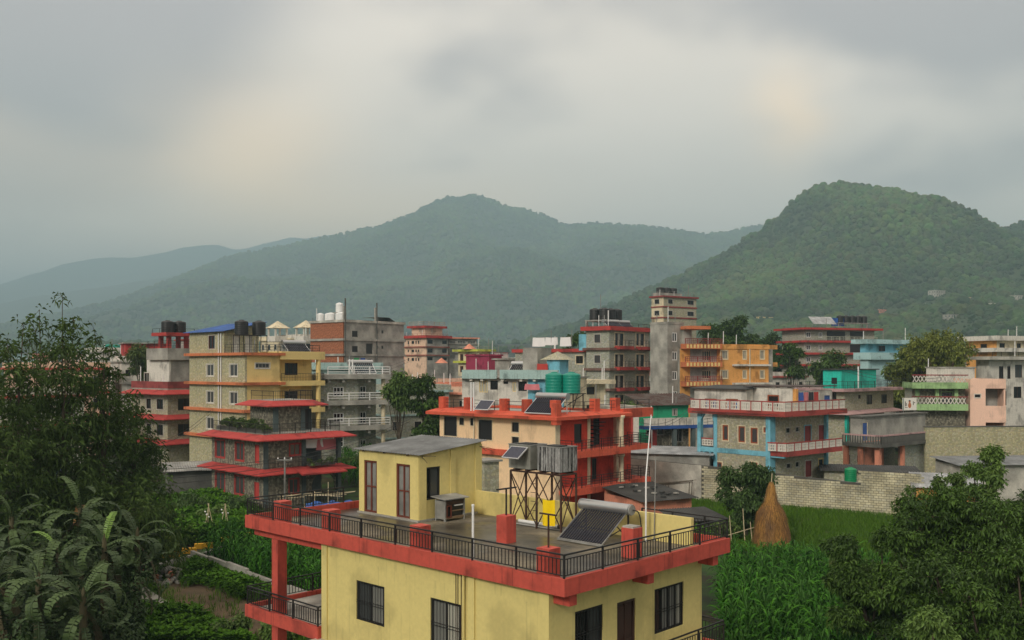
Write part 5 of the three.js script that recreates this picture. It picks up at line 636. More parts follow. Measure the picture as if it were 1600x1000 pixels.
// ---- green balcony house and its pink neighbour
{
  const H = new House('green_balcony_house', 'stone house with pale green balcony edges and white lattice balustrades', 1470, 112, -12), g = H.g, w = H.xr(1513), d = 6, yR = H.y(606), yF = H.y(640), x0 = H.xr(1425);
  H.win('R', 1.4, H.xr(1471, 1.4), H.xr(1488, 1.4), yF + 0.3, yF + 2.0, { nx: 3, sur: M.green, pane: M.glassGrey }); H.wall('R', 1.4, x0 + 0.3, w, 0, yR, M.stoneChip); H.box('wall', M.stoneGrey, x0 + 0.3, x0 + 0.5, 0, yR, 1.62, d); H.box('wall', M.stoneGrey, x0 + 0.5, w, 0, yR, d - 0.2, d); for (const x of [x0 + 0.6, H.xr(1462, 0.8), H.xr(1492, 0.8)]) H.box('pillar', M.green, x, x + 0.4, yF, yR, 0.9, 1.3); H.box('green_door', M.lime, H.xr(1470, 1.3), H.xr(1491, 1.3), 0.2, 2.4, 1.25, 1.38);
  for (const [y, k] of [[yR, 1], [yF, 1]]) { H.box('balcony_edge', M.green, x0, w, y - 0.1, y + 0.65, 0, 0.15); H.box('floor_slab', M.green, x0, w, y - 0.1, y + 0.12, 0.16, 1.4); H.box('side_edge', M.green, x0, x0 + 0.15, y - 0.1, y + 0.65, 0.16, d); const l = []; for (let x = x0 + 0.1; x < w - 0.3; x += 0.42) { l.push(beam([x, y + 0.66, -0.07], [x + 0.4, y + 1.45, -0.07], 0.09), beam([x + 0.4, y + 0.66, -0.08], [x, y + 1.45, -0.08], 0.09)); } const la = part('lattice', join(l), M.white, g); la.userData.kind = 'stuff'; H.box('handrail', M.maroon, x0, w, y + 1.45, y + 1.57, -0.03, 0.18); }
  H.box('roof_floor', M.concrete, x0 + 0.2, w, yR, yR + 0.1, 1.4, d);
  const P = new House('pink_house', 'plain pink house front with an open veranda beside the green balconies', 1516, 112, -8), pw = P.xr(1572), py = P.y(592), pf = P.y(652); P.win('R', 0, P.xr(1523), P.xr(1532), P.y(621), P.y(616), { nx: 1, sur: M.white }); const vx = P.xr(1540); P.wall('R', 0, 0, vx, 0.6, py, M.pink); P.box('wall', M.pink, vx, pw, pf - 0.6, P.y(634), 0, 0.2); P.box('wall', M.pink, vx, pw, P.y(607), py, 0, 0.2); P.box('wall', M.concrete, vx, pw, pf, py, 2.2, 2.4); P.win('R', 2.19, vx + 2.3, vx + 3.1, P.y(634), P.y(612), { nx: 1, door: true, name: 'door' }); P.box('wall', M.pink, pw - 0.2, pw, 0, py, 0.2, 8); P.box('wall', M.pink, 0, 0.2, 0.6, py, 0.2, 8); P.box('veranda_floor', M.concrete, 0.2, pw - 0.2, pf - 0.2, pf, 0.2, 8); P.box('roof_slab', M.concrete, 0.2, pw - 0.2, py - 0.4, py - 0.2, 0.2, 8); P.box('wall', M.pink, 0.2, pw, 0, py, 8, 8.2);
  const Q = std({ name: 'grey_veranda_house', label: 'grey concrete house with deep flat roof slab behind the pink house', px: 1545, D: 130, a: 24, L: 1525, R: 1640, top: 562, fl: [], m: [M.white, M.white], roof: { m: M.concretePale, h: 0.45, out: 1.2 }, wo: { nx: 2 }, extraR: [[1561, 1568, 572, 592, {}], [1574, 1579, 572, 592, {}], [1586, 1597, 570, 590, { pane: M.glassGrey }], [1584, 1596, 604, 622, {}]] }); Q.H.rail(M.iron, [[-0.5, -1], [8, -1]], Q.yr, 0.9, { n: 3 });
  std({ name: 'white_balcony_house', label: 'cream house with long white balconies and an orange wing behind the broad tree', px: 1556, D: 160, a: 24, L: 1510, R: 1660, top: 532, fl: [550], band: { m: M.white, h: 0.7, out: 1.0 }, m: [M.orange, M.cream], roof: { m: M.white, h: 0.8, out: 1.0 }, wo: { nx: 2 }, wr: { cols: [[1562, 1570], [1589, 1595]], rows: [[536, 546], [560, 570]] }, wl: { cols: [[1532, 1542]], rows: [[537, 544]] } });
  std({ name: 'block_room', label: 'whitewashed block room on the roof behind the green balconies', px: 1489, D: 118, a: 26, L: 1488, R: 1523, top: 575, m: [M.white, M.white], d: 4, roof: { m: M.concrete, h: 0.1, out: 0.1 } });
}
// hoarding with a printed picture between the stone house and the green balconies
{
  const c = document.createElement('canvas'); c.width = 128; c.height = 110; const x = c.getContext('2d'); x.fillStyle = '#d9d6cc'; x.fillRect(0, 0, 128, 110); x.fillStyle = '#7d8f86'; x.fillRect(0, 0, 10, 110); x.fillStyle = '#4a4640'; for (const [a, b, w, h] of [[18, 30, 8, 46], [30, 44, 6, 30], [96, 30, 7, 34], [106, 38, 10, 8], [18, 84, 26, 5]]) x.fillRect(a, b, w, h);
  x.fillStyle = '#a8603a'; x.beginPath(); x.ellipse(64, 32, 9, 11, 0, 0, 7); x.fill(); x.fillStyle = '#b06c44'; x.beginPath(); x.ellipse(64, 66, 15, 26, 0, 0, 7); x.fill(); x.fillStyle = '#2c2622'; x.beginPath(); x.ellipse(64, 24, 10, 6, 0, 0, 7); x.fill();
  const tx = new THREE.CanvasTexture(c); tx.colorSpace = THREE.SRGBColorSpace; const p = ground(1421, 108), y = EYE - (641 - HZ) / F * 108, t = thing('hoarding', 'small pale picture hoarding beside the green balconies', 'hoarding', p, 0.1), g = new THREE.PlaneGeometry(1.6, 1.36); g.translate(0, y + 0.7, 0.05); part('print', g, new THREE.MeshStandardMaterial({ map: tx, roughness: 0.7 }), t); part('board', bx(-0.84, 0.84, y, y + 1.42, -0.02, 0.04), M.white, t); for (const q of [-0.7, 0.7]) part('post', bar([q, 0, -0.06], [q, y + 1.3, -0.06], 0.04), M.galv, t);
}
// ---- grey stone hotel with red balconies, and its long wing
{
  const s = std({ name: 'grey_hotel', label: 'four-storey grey stone hotel with small red balconies and red roof edge', cat: 'building', px: 952, D: 134, a: 50, L: 916, R: 1015, top: 516, fl: [547, 579, 611], band: { m: paint(0.20, 0.11, 0.09), h: 0.35, out: 0.4 }, roof: { m: M.rednew, h: 0.6, out: 0.6 }, m: [M.stoneGrey, M.stoneGrey], wo: { frame: M.woodDark, nx: 3, sur: M.concretePale, sw: 0.14, pane: M.glassGrey }, wl: { cols: [[929, 938]], rows: [[522, 535], [555, 567]] }, extraR: [[961, 974], [994, 1006]].flatMap(([a, b]) => [[521, 540], [554, 573], [587, 606], [617, 632]].map(([t, q]) => [a, b, t, q, { nx: 3, each: true, pane: [M.glass, M.curtain, M.glass], name: 'balcony_door', sur: M.cream, sw: 0.2 }])) }), { H, w, d, y1, yr } = s;
  const g = H.g; for (const [a, b] of [[961, 974], [994, 1006]]) for (const [t, q] of [[521, 540], [554, 573], [587, 606], [617, 632]]) { if (t < 610) { const x0 = H.xr(a - 1), x1 = H.xr(b + 9), y = H.y(q + 5); H.box('balcony', M.rednew, x0, x1, y - 0.05, y + 0.42, -0.9, 0); H.rail(M.iron, [[x0, -0.05], [x0 + 0.05, -0.85], [x1 - 0.05, -0.85], [x1, -0.05]], y + 0.42, 0.85, { n: 2, post: 0.7, name: 'balcony_railing' }); } }
  roofRail(s, M.iron, 0.9); for (let k = 0; k < 6; k++) tank(H.w(2.6 + (k % 3) * 1.6, yr + 1.5, 2.6 + Math.floor(k / 3) * 1.7), 0.8, 1.75, M.black, 'black ribbed tank in the cluster on the grey stone hotel', 'tanks on the grey hotel'); H.box('tank_deck', M.concrete, 1.6, 7, yr + 1.3, yr + 1.48, 1.6, 5.4); for (const [x, b] of [[1.8, 1.8], [6.7, 1.8], [1.8, 5.2], [6.7, 5.2]]) H.box('deck_post', M.concrete, x - 0.15, x + 0.15, yr, yr + 1.3, b - 0.15, b + 0.15);
  for (const x of [1.0, 3.9]) heater(H.w(x, yr, -0.1 + 0.6), H.a - 0.2, 'wide solar water heater in front of the tanks on the grey stone hotel', 2.5, 14, undefined, 1.2); part('mast', bar([0.5, yr, -0.5], [0.5, yr + 2.7, -0.5], 0.08), M.whitePlastic, g); part('mast', bar([2.2, yr, -3], [2.2, yr + 5.2, -3], 0.05), M.galv, g);
  H.box('blue_wall', M.blue, 0.1, 0.9, H.y(547), H.y(521), d + 0.05, d + 1.4);
  const W = std({ name: 'hotel_wing', label: 'long low stone wing with red roof edge and white sheets beside the grey hotel', cat: 'building', px: 915, D: 139, a: 62, L: 805, w: 5, top: 550, fl: [], m: [M.stoneGrey, M.stoneGrey], roof: { m: M.rednew, h: 0.5, out: 0.4 }, wo: { frame: M.woodDark, nx: 2, sur: M.cream, sw: 0.16 }, wl: { cols: [[900, 911], [872, 883], [843, 852]], rows: [[556, 568]] } });
  for (const [px, n] of [[838, 'first'], [858, 'second'], [880, 'third']]) { const b = W.H.bl(px); cloth('white_sheet', W.H.w(0.8, W.yr + 2.1, b), W.H.a - Math.PI / 2 + (px % 5 - 2) * 0.12, 1.9, 1.15 + (px % 3) * 0.2, M.whiteCloth, 'white bed sheet drying on the roof of the low stone wing', px, 'bed sheets on the wing roof'); } { const t = thing('washing_line', 'wire washing line on posts on the low stone wing', 'washing line', W.H.w(0.8, W.yr, 0), W.H.a), e = W.H.bl(826), c = W.H.bl(890); for (const b of [e, (e + c) / 2, c]) part('post', bar([0, 0, -b], [0, 3.2, -b], 0.05), M.galv, t); part('wire', bar([0, 2.12, -e], [0, 2.12, -c], 0.012), M.galv, t); }
}
// ---- bare concrete stair tower and the orange apartment house
{
  const s = std({ name: 'concrete_tower', label: 'bare grey concrete stair tower joined to the orange apartments', cat: 'building', px: 1043, D: 130, a: 40, L: 1016, R: 1068, top: 506, fl: [], m: [M.concrete, M.concrete], roof: { m: M.concrete, h: 0.3, out: 0.05 }, wo: { frame: M.whitePlastic, nx: 2, fw: 0.14 }, wr: { cols: [[1050, 1058]], rows: [[519, 534], [549, 563], [580, 594], [611, 622]] } });
  const o = std({ name: 'orange_apartments', label: 'orange plaster apartment house with tiled balcony edges', px: 1125, D: 132, a: 20, L: 1124, R: 1201, top: 545, fl: [], m: [M.orange, M.orange], d: 9, roof: { m: M.orange, h: 0.5, out: 0.1 }, wo: { frame: M.cream, nx: 3, sur: M.cream, sw: 0.1, pane: M.curtainDim }, par: 0.5, parM: M.orange, extraR: [[1126, 1137], [1161, 1166], [1188, 1194]].flatMap(([a, b]) => [[548, 561], [579, 591]].map(([t, q]) => [a, b, t, q, { nx: a < 1140 ? 3 : 2 }])) }), { H, w, d, y1, yr } = o;
  part('down_pipe', bar([H.xr(1171), 0, 0.1], [H.xr(1171), y1, 0.1], 0.09), M.cream, H.g); H.box('ledge', M.white, H.xr(1144), w + 0.1, H.y(572), H.y(569), -0.5, -0.01); H.box('ledge', M.white, H.xr(1144), w + 0.1, H.y(601), H.y(598), -0.8, -0.01); H.box('white_hoarding', M.white, H.xr(1148), w, H.y(613), H.y(602), -0.7, -0.5); H.box('wing_end', M.orange, w, w + 2.2, H.y(545), H.y(538), 1, 3); H.box('wing_end', M.orange, w, w + 2.2, H.y(573), H.y(566), 1, 3); H.box('corner_column', M.concrete, w + 0.02, w + 0.9, 0, H.y(545), 0.3, 1.4);
  // the balconied end in front of the tower
  const x0 = H.xr(1068), x1 = 0; const b = 0.8; for (const [py] of [[542], [570], [600]]) { const y = H.y(py); H.box('balcony_slab', M.orangeBand, x0, x1, y - 0.3, y + 0.4, -0.6, b); H.rail(M.maroon, [[x0, -0.5], [x1, -0.5]], y + 0.4, 0.7, { n: 3, bal: 0.3, th: 0.06, name: 'balcony_railing' }); const l = []; for (let x = x0 + 0.15; x < x1 - 0.2; x += 0.55) l.push(bx(x, x + 0.28, y - 0.2, y + 0.3, 0.601, 0.63)); part('tile_strip', join(l), M.ochre, H.g).userData.kind = 'stuff'; } for (const [t, q] of [[548, 563], [579, 592]]) H.pw('R', b, 1097, 1111, t, q, { frame: M.cream, nx: 4, pane: M.glassGrey }); H.wall('R', b, x0 + 1.5, x1, 0, y1, M.concrete); H.box('wall', M.orange, x0, x0 + 1.5, 0, y1, b, b + 0.2); H.box('wall', M.concrete, x0, x0 + 0.2, 0, y1, b + 0.2, d); H.box('upper_slab', M.orangeBand, x0 + 0.5, H.xr(1107), H.y(515), H.y(510), -0.6, 4); H.box('upper_wall', M.concrete, x0 + 0.7, H.xr(1088), H.y(541), H.y(515), 1.2, 4);
}
// ---- yellow and grey tower house behind the hotel
{ const s = std({ name: 'tower_house', label: 'tall cream and grey tower house rising behind the grey hotel', cat: 'building', px: 1036, D: 180, a: 35, L: 1018, R: 1088, top: 464, fl: [480, 497], band: { m: M.maroon, h: 0.25, out: 0.12 }, roof: { m: M.maroon, h: 0.3, out: 0.35 }, m: [M.cream, M.stoneMid], wo: { nx: 2, frame: M.woodDark, sur: M.concretePale, sw: 0.1 }, wl: { cols: [[1023, 1030]], rows: [[467, 474], [485, 492]] }, wr: { cols: [[1044, 1051], [1074, 1084]], rows: [[467, 474], [485, 492]] } }); roofRail(s, M.galv, 0.9); for (let k = 0; k < 3; k++) tank(s.H.w(1.2 + k * 1.7, s.yr + 0.8, 2), 0.8, 1.1, M.black, 'squat black tank on the cream and grey tower house', 'tanks on the tower house'); s.H.box('tank_base', M.concrete, 0.2, 6, s.yr, s.yr + 0.78, 1, 3); for (const py of [478, 495]) s.H.box('side_balcony', M.white, s.w, s.w + 1.4, s.H.y(py), s.H.y(py) + 0.9, 1.5, 4); }
// ---- red-banded apartment block
{ const s = std({ name: 'red_band_apartments', label: 'long grey apartment block with red slab edges and open galleries', cat: 'building', px: 1258, D: 185, a: 20, L: 1222, R: 1366, top: 515, fl: [535, 554, 572], band: { m: M.rednew, h: 0.4, out: 0.9 }, roof: { m: M.rednew, h: 0.4, out: 1.2 }, m: [M.stoneGrey, M.stoneGrey], wo: { frame: M.whitePlastic, nx: 3, fw: 0.1 }, wr: { cols: [[1258, 1267], [1279, 1285]], rows: [[519, 527], [539, 547], [558, 566], [576, 585]] } }), { H, w, yr } = s; H.box('gallery_shade', M.black, H.xr(1292), H.xr(1320), H.y(532), H.y(517), -0.08, -0.02); H.box('gallery_shade', M.black, H.xr(1328), H.xr(1348), H.y(532), H.y(517), -0.08, -0.02); H.box('gallery_shade', M.black, H.xr(1328), H.xr(1348), H.y(550), H.y(538), -0.08, -0.02); H.rail(M.stoneGrey, [[2, -0.8], [w, -0.8]], H.y(533), 0.9, { n: 3, bal: 0.8, th: 0.08 }); roofRail(s, M.galv, 0.9); for (let k = 0; k < 5; k++) tank(H.w(H.xr(1328) + k * 1.5, yr + 1.5, 3), 0.68, 1.5, M.black, 'slim black tank in the row above the red-banded apartments', 'row of tanks on the red-banded apartments'); H.box('tank_deck', M.galv, H.xr(1328) - 1, H.xr(1328) + 7, yr + 1.35, yr + 1.48, 2.2, 3.8); for (const x of [0, 7]) for (const b of [2.3, 3.7]) H.box('deck_post', M.galv, H.xr(1328) - 0.9 + x, H.xr(1328) - 0.75 + x, yr, yr + 1.35, b, b + 0.15); part('panel_array', quads([[[2, yr + 1, 0], [7.5, yr + 1, 0], [8.5, yr + 2.6, -3], [3, yr + 2.6, -3]]]), M.sheetPale, H.g); part('tarpaulin', bx(8.6, 11.6, yr + 0.8, yr + 2.4, -3, -2.8), M.tarp, H.g); }  // flat black panels on the wall paint in the shade of the open galleries
// ---- pale blue house
{ const s = std({ name: 'pale_blue_house', label: 'pale blue house with wide white-edged terraces beside the broad tree', px: 1352, D: 152, a: 30, L: 1344, R: 1420, top: 537, fl: [], m: [M.blue, M.blue], mb: M.paleBlue, roof: { m: M.paleBlue, h: 0.7, out: 1.0 }, wo: { nx: 2 }, extraR: [[1373, 1383, 540, 549], [1350, 1359, 565, 573]] }), { H, w, d } = s; H.ring('terrace', M.paleBlue, -1.6, w, -2.4, d, [[0, H.y(562)], [0, H.y(551)], [-0.3, H.y(551)], [-0.3, H.y(562)]]); H.box('terrace_floor', M.concrete, -1.5, w, H.y(561), H.y(559), -2.3, 0); H.box('lower_wall', M.paleBlue, -1.2, w, 0, H.y(562), -1.6, -0.02); }
// ---- sky-blue low house with grey terrace behind the coral roof
{ const H = new House('blue_parapet_house', 'low house with flaking sky-blue parapets and glass doors behind the coral roof', 880, 97, 62), d = H.bl(722), y1 = H.y(591), g = H.g; for (const [a, b, t, q, o] of [[810, 823, 596, 611, {}], [787, 794, 596, 600, { nx: 1 }], [766, 778, 595, 609, { nx: 1 }], [749, 762, 595, 613, { pane: M.curtain, nx: 3, frame: M.ochre }], [801, 806, 597, 612, { pane: M.curtain, nx: 1, frame: M.ochre }]]) H.pw('L', 0, a, b, t, q, { frame: M.black, nx: 2, ...o }); const m2 = H.bl(825); H.wall('L', 0, 0, m2, 0, y1, M.blue); H.wall('L', 0, m2, d, 0, y1, M.white); H.box('wall', M.cream, 0.22, 6, 0, y1, 0, 0.2); H.box('wall', M.white, 0.22, 6, 0, y1, d - 0.2, d); H.box('wall', M.white, 5.8, 6, 0, y1, 0.2, d - 0.2); H.box('roof_slab', M.concrete, -0.6, 6.3, y1, y1 + 0.15, -0.2, d + 0.3);
  for (const [a, b] of [[722, 776], [781, 832], [832, 872]]) { const b0 = H.bl(a, -0.6), b1 = H.bl(b, -0.6); H.box('parapet', M.tealPaint, -0.65, -0.45, y1 - 0.1, y1 + 0.85, b1, b0); } for (const px of [741, 758, 790, 819, 840]) H.box('bracket', M.white, -0.5, 0, y1 - 0.35, y1 - 0.002, H.bl(px), H.bl(px) + 0.3);
  heater(H.w(1.0, y1 + 0.15, H.bl(783)), H.a - 1.57, 'solar water heater with white drum behind the sky-blue parapet', 2.6, 14, undefined, 1.3); H.box('roof_room', M.concrete, 1.6, 5, y1 + 0.15, y1 + 3.2, H.bl(829), H.bl(806)); { const b0 = H.bl(868), b1 = H.bl(848); H.box('roof_kiosk', M.blue, 1, 3.2, y1 + 0.15, y1 + 1.9, b0, b1); const c = part('kiosk_roof', metres(new THREE.ConeGeometry(2.0, 0.9, 4)), M.stoneMid, g); c.rotation.y = Math.PI / 4; c.position.set(2.1, y1 + 2.35, -(b0 + b1) / 2); }
  cloth('red_washing', H.w(0.8, y1 + 1.5, H.bl(842)), H.a - 1.57, 1.2, 0.9, M.redCloth, 'dark red washing on the sky-blue parapet roof', 31); cloth('flag_cloth', H.w(-0.7, y1 - 0.6, H.bl(836)), H.a - 1.57, 1.6, 0.6, M.pinkCloth, 'pink and white cloths under the sky-blue parapet', 32);
  const c = std({ name: 'cream_flat_house', label: 'cream flat-roofed house with dark windows below the grey hotel', px: 888, D: 112, a: 25, L: 884, R: 946, top: 600, fl: [], d: 7, m: [M.cream, M.cream], roof: { m: M.cream, h: 0.5, out: 0.9 }, wo: { frame: M.woodDark, nx: 1, pane: M.black }, wr: { cols: [[894, 901], [915, 929]], rows: [[605, 617], [634, 646]] } });
}
// ---- emerald lean-to house beside the blue-pillared one
{ const s = std({ name: 'emerald_wall_house', label: 'house with bright emerald upper wall, rusty sheet roof and white balustrade', px: 1019, D: 104, a: 22, L: 1018, R: 1075, top: 641, fl: [], d: 8, y0: 0, m: [M.emerald, M.stoneChip], roof: null, wo: { frame: M.concretePale, nx: 3 } }), { H, w, d, y1 } = s; const y2 = H.y(655), y3 = H.y(668); H.pw('R', -0.12, 1050, 1059, 638, 650, { frame: M.concretePale, nx: 3, fw: 0.12 }); H.wall('R', -0.12, -0.1, w, y2, y1 + 0.6, M.emerald, 0.1); const x0 = H.xr(996); H.box('balcony_slab', M.blueDoor, x0, w + 3, y3 - 0.1, y3 + 0.25, -1.4, 0); const l = []; for (let x = x0; x < w + 2.6; x += 0.9) l.push(bx(x + 0.06, x + 0.84, y3 + 0.28, y3 + 1.0, 1.3, 1.38)); part('balustrade', join(l), M.white, H.g).userData.kind = 'stuff'; H.box('handrail', M.white, x0, w + 3, y3 + 1.01, y3 + 1.1, -1.4, -1.28); H.box('red_wall', M.rednew, x0 + 1.2, 0.05, 0, y3 - 0.12, -0.79, -0.4); for (const [a, b] of [[1027, 1037], [1050, 1066]]) H.pw('R', -0.14, a, b, 670, a > 1040 ? 690 : 679, { frame: M.concretePale, nx: a > 1040 ? 3 : 1, sur: M.concretePale, sw: 0.08 }); H.pw('R', -0.92, 1010, 1016, 672, 680, { frame: M.whitePlastic, nx: 1 }); H.wall('R', -0.92, x0 + 1.2, 0.05, 0, y3 - 0.12, M.rednew, 0.12); H.wall('R', -0.14, 0.06, w, 0, y3 - 0.12, M.stoneChip, 0.12); for (const x of [H.xr(1043), H.xr(1072)]) H.box('column', M.slate, x, x + 0.4, 0, y3, -1.3, -0.9);
  const r = part('roof', corrugated(w + 3.4, 5.2, 0.35, 0.035), M.sheetRust, H.g); r.rotation.x = 0.22; r.position.set(-1.2, y1 + 0.55, 0.7); part('down_pipe', tube([[-0.6, y1 + 0.4, 0.9], [-0.8, y1 + 0.3, 1.2], [-0.8, y1 - 1, 1.25], [-0.8, 0.5, 1.25]], 0.07), M.whitePlastic, H.g);
  const c = std({ name: 'white_red_house', label: 'small white and red plastered house tucked behind the coral balconies', px: 968, D: 96, a: 20, L: 967, R: 996, top: 644, fl: [], d: 6, m: [M.cream, M.rednew], roof: { m: M.concretePale, h: 0.6, out: 0.4 }, wo: { frame: M.cream, nx: 2 }, wr: { cols: [[975, 985]], rows: [[652, 668], [690, 702]] } }); for (const px of [969, 989]) { const x = c.H.xr(px); c.H.box('white_pilaster', M.white, x, x + 0.55, 1.5, c.y1 - 0.01, -0.25, -0.01); } }
// ---- terracotta-banded hotel, temple-roofed guest house and other blocks of the town centre
{ const s = std({ name: 'terracotta_hotel', label: 'rose plaster hotel with dark red roof edges and a roof pavilion', cat: 'building', px: 666, D: 215, a: 48, L: 632, R: 700, top: 528, fl: [543, 556], band: { m: paint(0.34, 0.12, 0.09), h: 0.3, out: 0.3 }, roof: { m: M.rednew, h: 0.6, out: 0.7 }, m: [M.rose, M.concrete], mb: M.rose, wo: { nx: 1, frame: M.woodDark }, wl: { cols: [[637, 639], [643, 647], [649, 651], [653, 655]], rows: [[532, 537], [546, 550], [559, 564]] }, wr: { cols: [[668, 676], [691, 698]], rows: [[531, 537], [545, 551], [558, 563]] } }), { H, yr } = s; H.box('pavilion', M.rose, 1, 6.5, yr, yr + 2.2, 1.5, 6); H.band(M.rednew, 1, 6.5, 1.5, 6, yr + 2.2, 0.5, 0.8, 'pavilion_roof'); H.box('pavilion_roof', M.rednew, 0.5, 7, yr + 2.3, yr + 2.6, 1, 6.5); roofRail(s, M.maroon, 0.8); H.rail(M.concretePale, [[0.2, 6], [0.2, 1.2], [7, 1.2]], yr + 2.7, 0.9, { n: 2, bal: 0.4, th: 0.08 });
  std({ name: 'glass_front_block', label: 'low grey block with long glazed upper floor next to the rose hotel', cat: 'building', px: 702, D: 222, a: 24, d: 9, R: 745, top: 529, fl: [538, 552], m: [M.concrete, M.concrete], roof: { m: M.salmon, h: 0.3, out: 0.6 }, wo: { nx: 5, pane: M.glassGrey, frame: M.white }, wr: { cols: [[703, 712], [715, 728], [731, 743]], rows: [[532, 537], [543, 551], [554, 561]] } });
  const t = std({ name: 'temple_roof_house', label: 'cream guest house with lime green slab edges and small terracotta gables', px: 748, D: 175, a: 50, L: 716, R: 766, top: 549, fl: [567], band: { m: paint(0.55, 0.62, 0.10), h: 0.4, out: 0.7 }, roof: { m: paint(0.55, 0.62, 0.10), h: 0.4, out: 0.8 }, m: [M.cream, M.rose], wo: { nx: 2, frame: M.woodOrange }, wl: { cols: [[719, 724], [728, 731], [737, 744, {}]], rows: [[553, 564], [572, 582]] }, wr: { cols: [[750, 754], [757, 761]], rows: [[553, 563], [572, 582]] } }); for (const [x, b, y] of [[-0.4, 2, t.yr + 0.2], [-0.6, 9, t.H.y(568)]]) { const c = part('gable', metres(new THREE.ConeGeometry(1.3, 1.0, 4)), M.salmon, t.H.g); c.rotation.y = Math.PI / 4; c.position.set(x, y + 0.6, -b); } roofRail(t, M.galv, 0.7);
  std({ name: 'grape_house', label: 'small dark crimson house between the lime-edged guest house and the stone wing', px: 764, D: 170, a: 46, L: 762, R: 784, top: 556, m: [M.grape, M.grape], d: 6, roof: { m: M.grape, h: 0.3, out: 0.2 }, wr: { cols: [[769, 780]], rows: [[559, 563]] } }); }
// ---------------------------------------------------------------- gardens, lanes and walls round the yellow house
const gp = (px, py, y = 0) => { const D = (EYE - y) * F / (py - HZ); return [(px - CX) / F * D, y, -D]; };
function patch(name, pts, m, y) { const s = new THREE.Shape(); pts.forEach(([x, z], i) => (i ? s.lineTo(x, -z) : s.moveTo(x, -z))); s.closePath(); const g = new THREE.ShapeGeometry(s); g.rotateX(-Math.PI / 2); g.translate(0, y, 0); return struct(name, metres(g), m); }
const pp = (l) => l.map(([a, b]) => { const p = gp(a, b); return [p[0], p[2]]; });
patch('lawn', [[-60, -20], [60, -20], [70, -110], [-70, -110]], mat([0.30, 0.42, 0.13], { map: T.soil, rough: 1 }), 0.004);
patch('soil', pp([[225, 905], [330, 895], [430, 935], [470, 1010], [330, 1010]]), mat([0.15, 0.105, 0.06], { map: T.concrete, rough: 1 }), 0.008);
patch('lane', pp([[150, 905], [200, 900], [300, 965], [345, 1015], [270, 1015]]), M.concrete, 0.012);
// low garden wall of rendered blocks beside the maize
{
  const run = (name, label, pts, h, t, m, cap) => { const W = thing(name, label, 'wall', [0, 0, 0]); for (let i = 0; i + 1 < pts.length; i++) { const a = gp(...pts[i]), b = gp(...pts[i + 1]), dx = b[0] - a[0], dz = b[2] - a[2], L = Math.hypot(dx, dz), n = Math.max(1, Math.round(L / 2.4)); for (let k = 0; k < n; k++) { const q = part('wall_section', bx(0.01, L / n - 0.01, 0, h + 0.06 * ((k * 7) % 3), -t / 2, t / 2), m, W); q.position.set(lerp(a[0], b[0], k / n), 0, lerp(a[2], b[2], k / n)); q.rotation.y = -Math.atan2(dz, dx); if (cap) { const c = part('coping', bx(0, L / n, h + 0.13, h + 0.19, -t / 2 - 0.03, t / 2 + 0.03), cap, W); c.position.copy(q.position); c.rotation.y = q.rotation.y; } } } return W; };
  run('garden_wall', 'low grey garden wall beside the small maize plot', [[300, 882], [420, 930], [560, 985]], 0.85, 0.2, M.concrete);
  run('garden_wall', 'low grey wall running from the rubble heap towards the yellow kerb blocks', [[210, 902], [300, 880], [360, 862]], 0.45, 0.25, M.concrete);
  [[252, 882], [277, 876], [303, 868], [345, 858], [375, 850]].forEach(([a, b], k) => { const p = gp(a, b); const kb = solo('kerb_block', new THREE.ExtrudeGeometry((() => { const s = new THREE.Shape(); s.moveTo(0, 0); s.lineTo(1.15, 0); s.lineTo(1.1, 0.3); s.lineTo(0.05, 0.3); s.closePath(); return s; })(), { depth: 0.25, bevelEnabled: true, bevelSize: 0.02, bevelThickness: 0.02, bevelSegments: 1 }), paint(0.75, 0.42, 0.02), 'yellow painted concrete kerb block along the maize plot', 'kerb', [p[0], 0.45, p[2]], 0.32, 'yellow kerb blocks'); });
  // rubble
  const R = rng(44), c = gp(258, 905), rock = [0, 1, 2].map((s) => { const g = new THREE.IcosahedronGeometry(1, 1), p = g.attributes.position; for (let i = 0; i < p.count; i++) { const k = 0.7 + 0.5 * vnoise(p.getX(i) * 2 + s * 5, p.getY(i) * 2 + p.getZ(i), s + 2); p.setXYZ(i, p.getX(i) * k, p.getY(i) * k * 0.7, p.getZ(i) * k); } g.computeVertexNormals(); return metres(g); });
  const heap = thing('rubble_heap', 'heap of broken bricks and stones beside the lane', 'rubble', c); for (let k = 0; k < 130; k++) { const a = R() * 6.28, r = Math.sqrt(R()) * 2.0, s = 0.1 + 0.13 * R(); const q = part('stone', rock[k % 3], [M.brick, M.concrete, M.stoneMid, M.salmon][k % 7 > 3 ? 1 : k % 4], heap); q.scale.setScalar(s); q.position.set(Math.cos(a) * r * 1.2, 0.05 + Math.max(0, 0.75 * (1 - r / 2.0)) * R(), Math.sin(a) * r * 0.8); q.rotation.set(R() * 3, R() * 6, 0); }
}
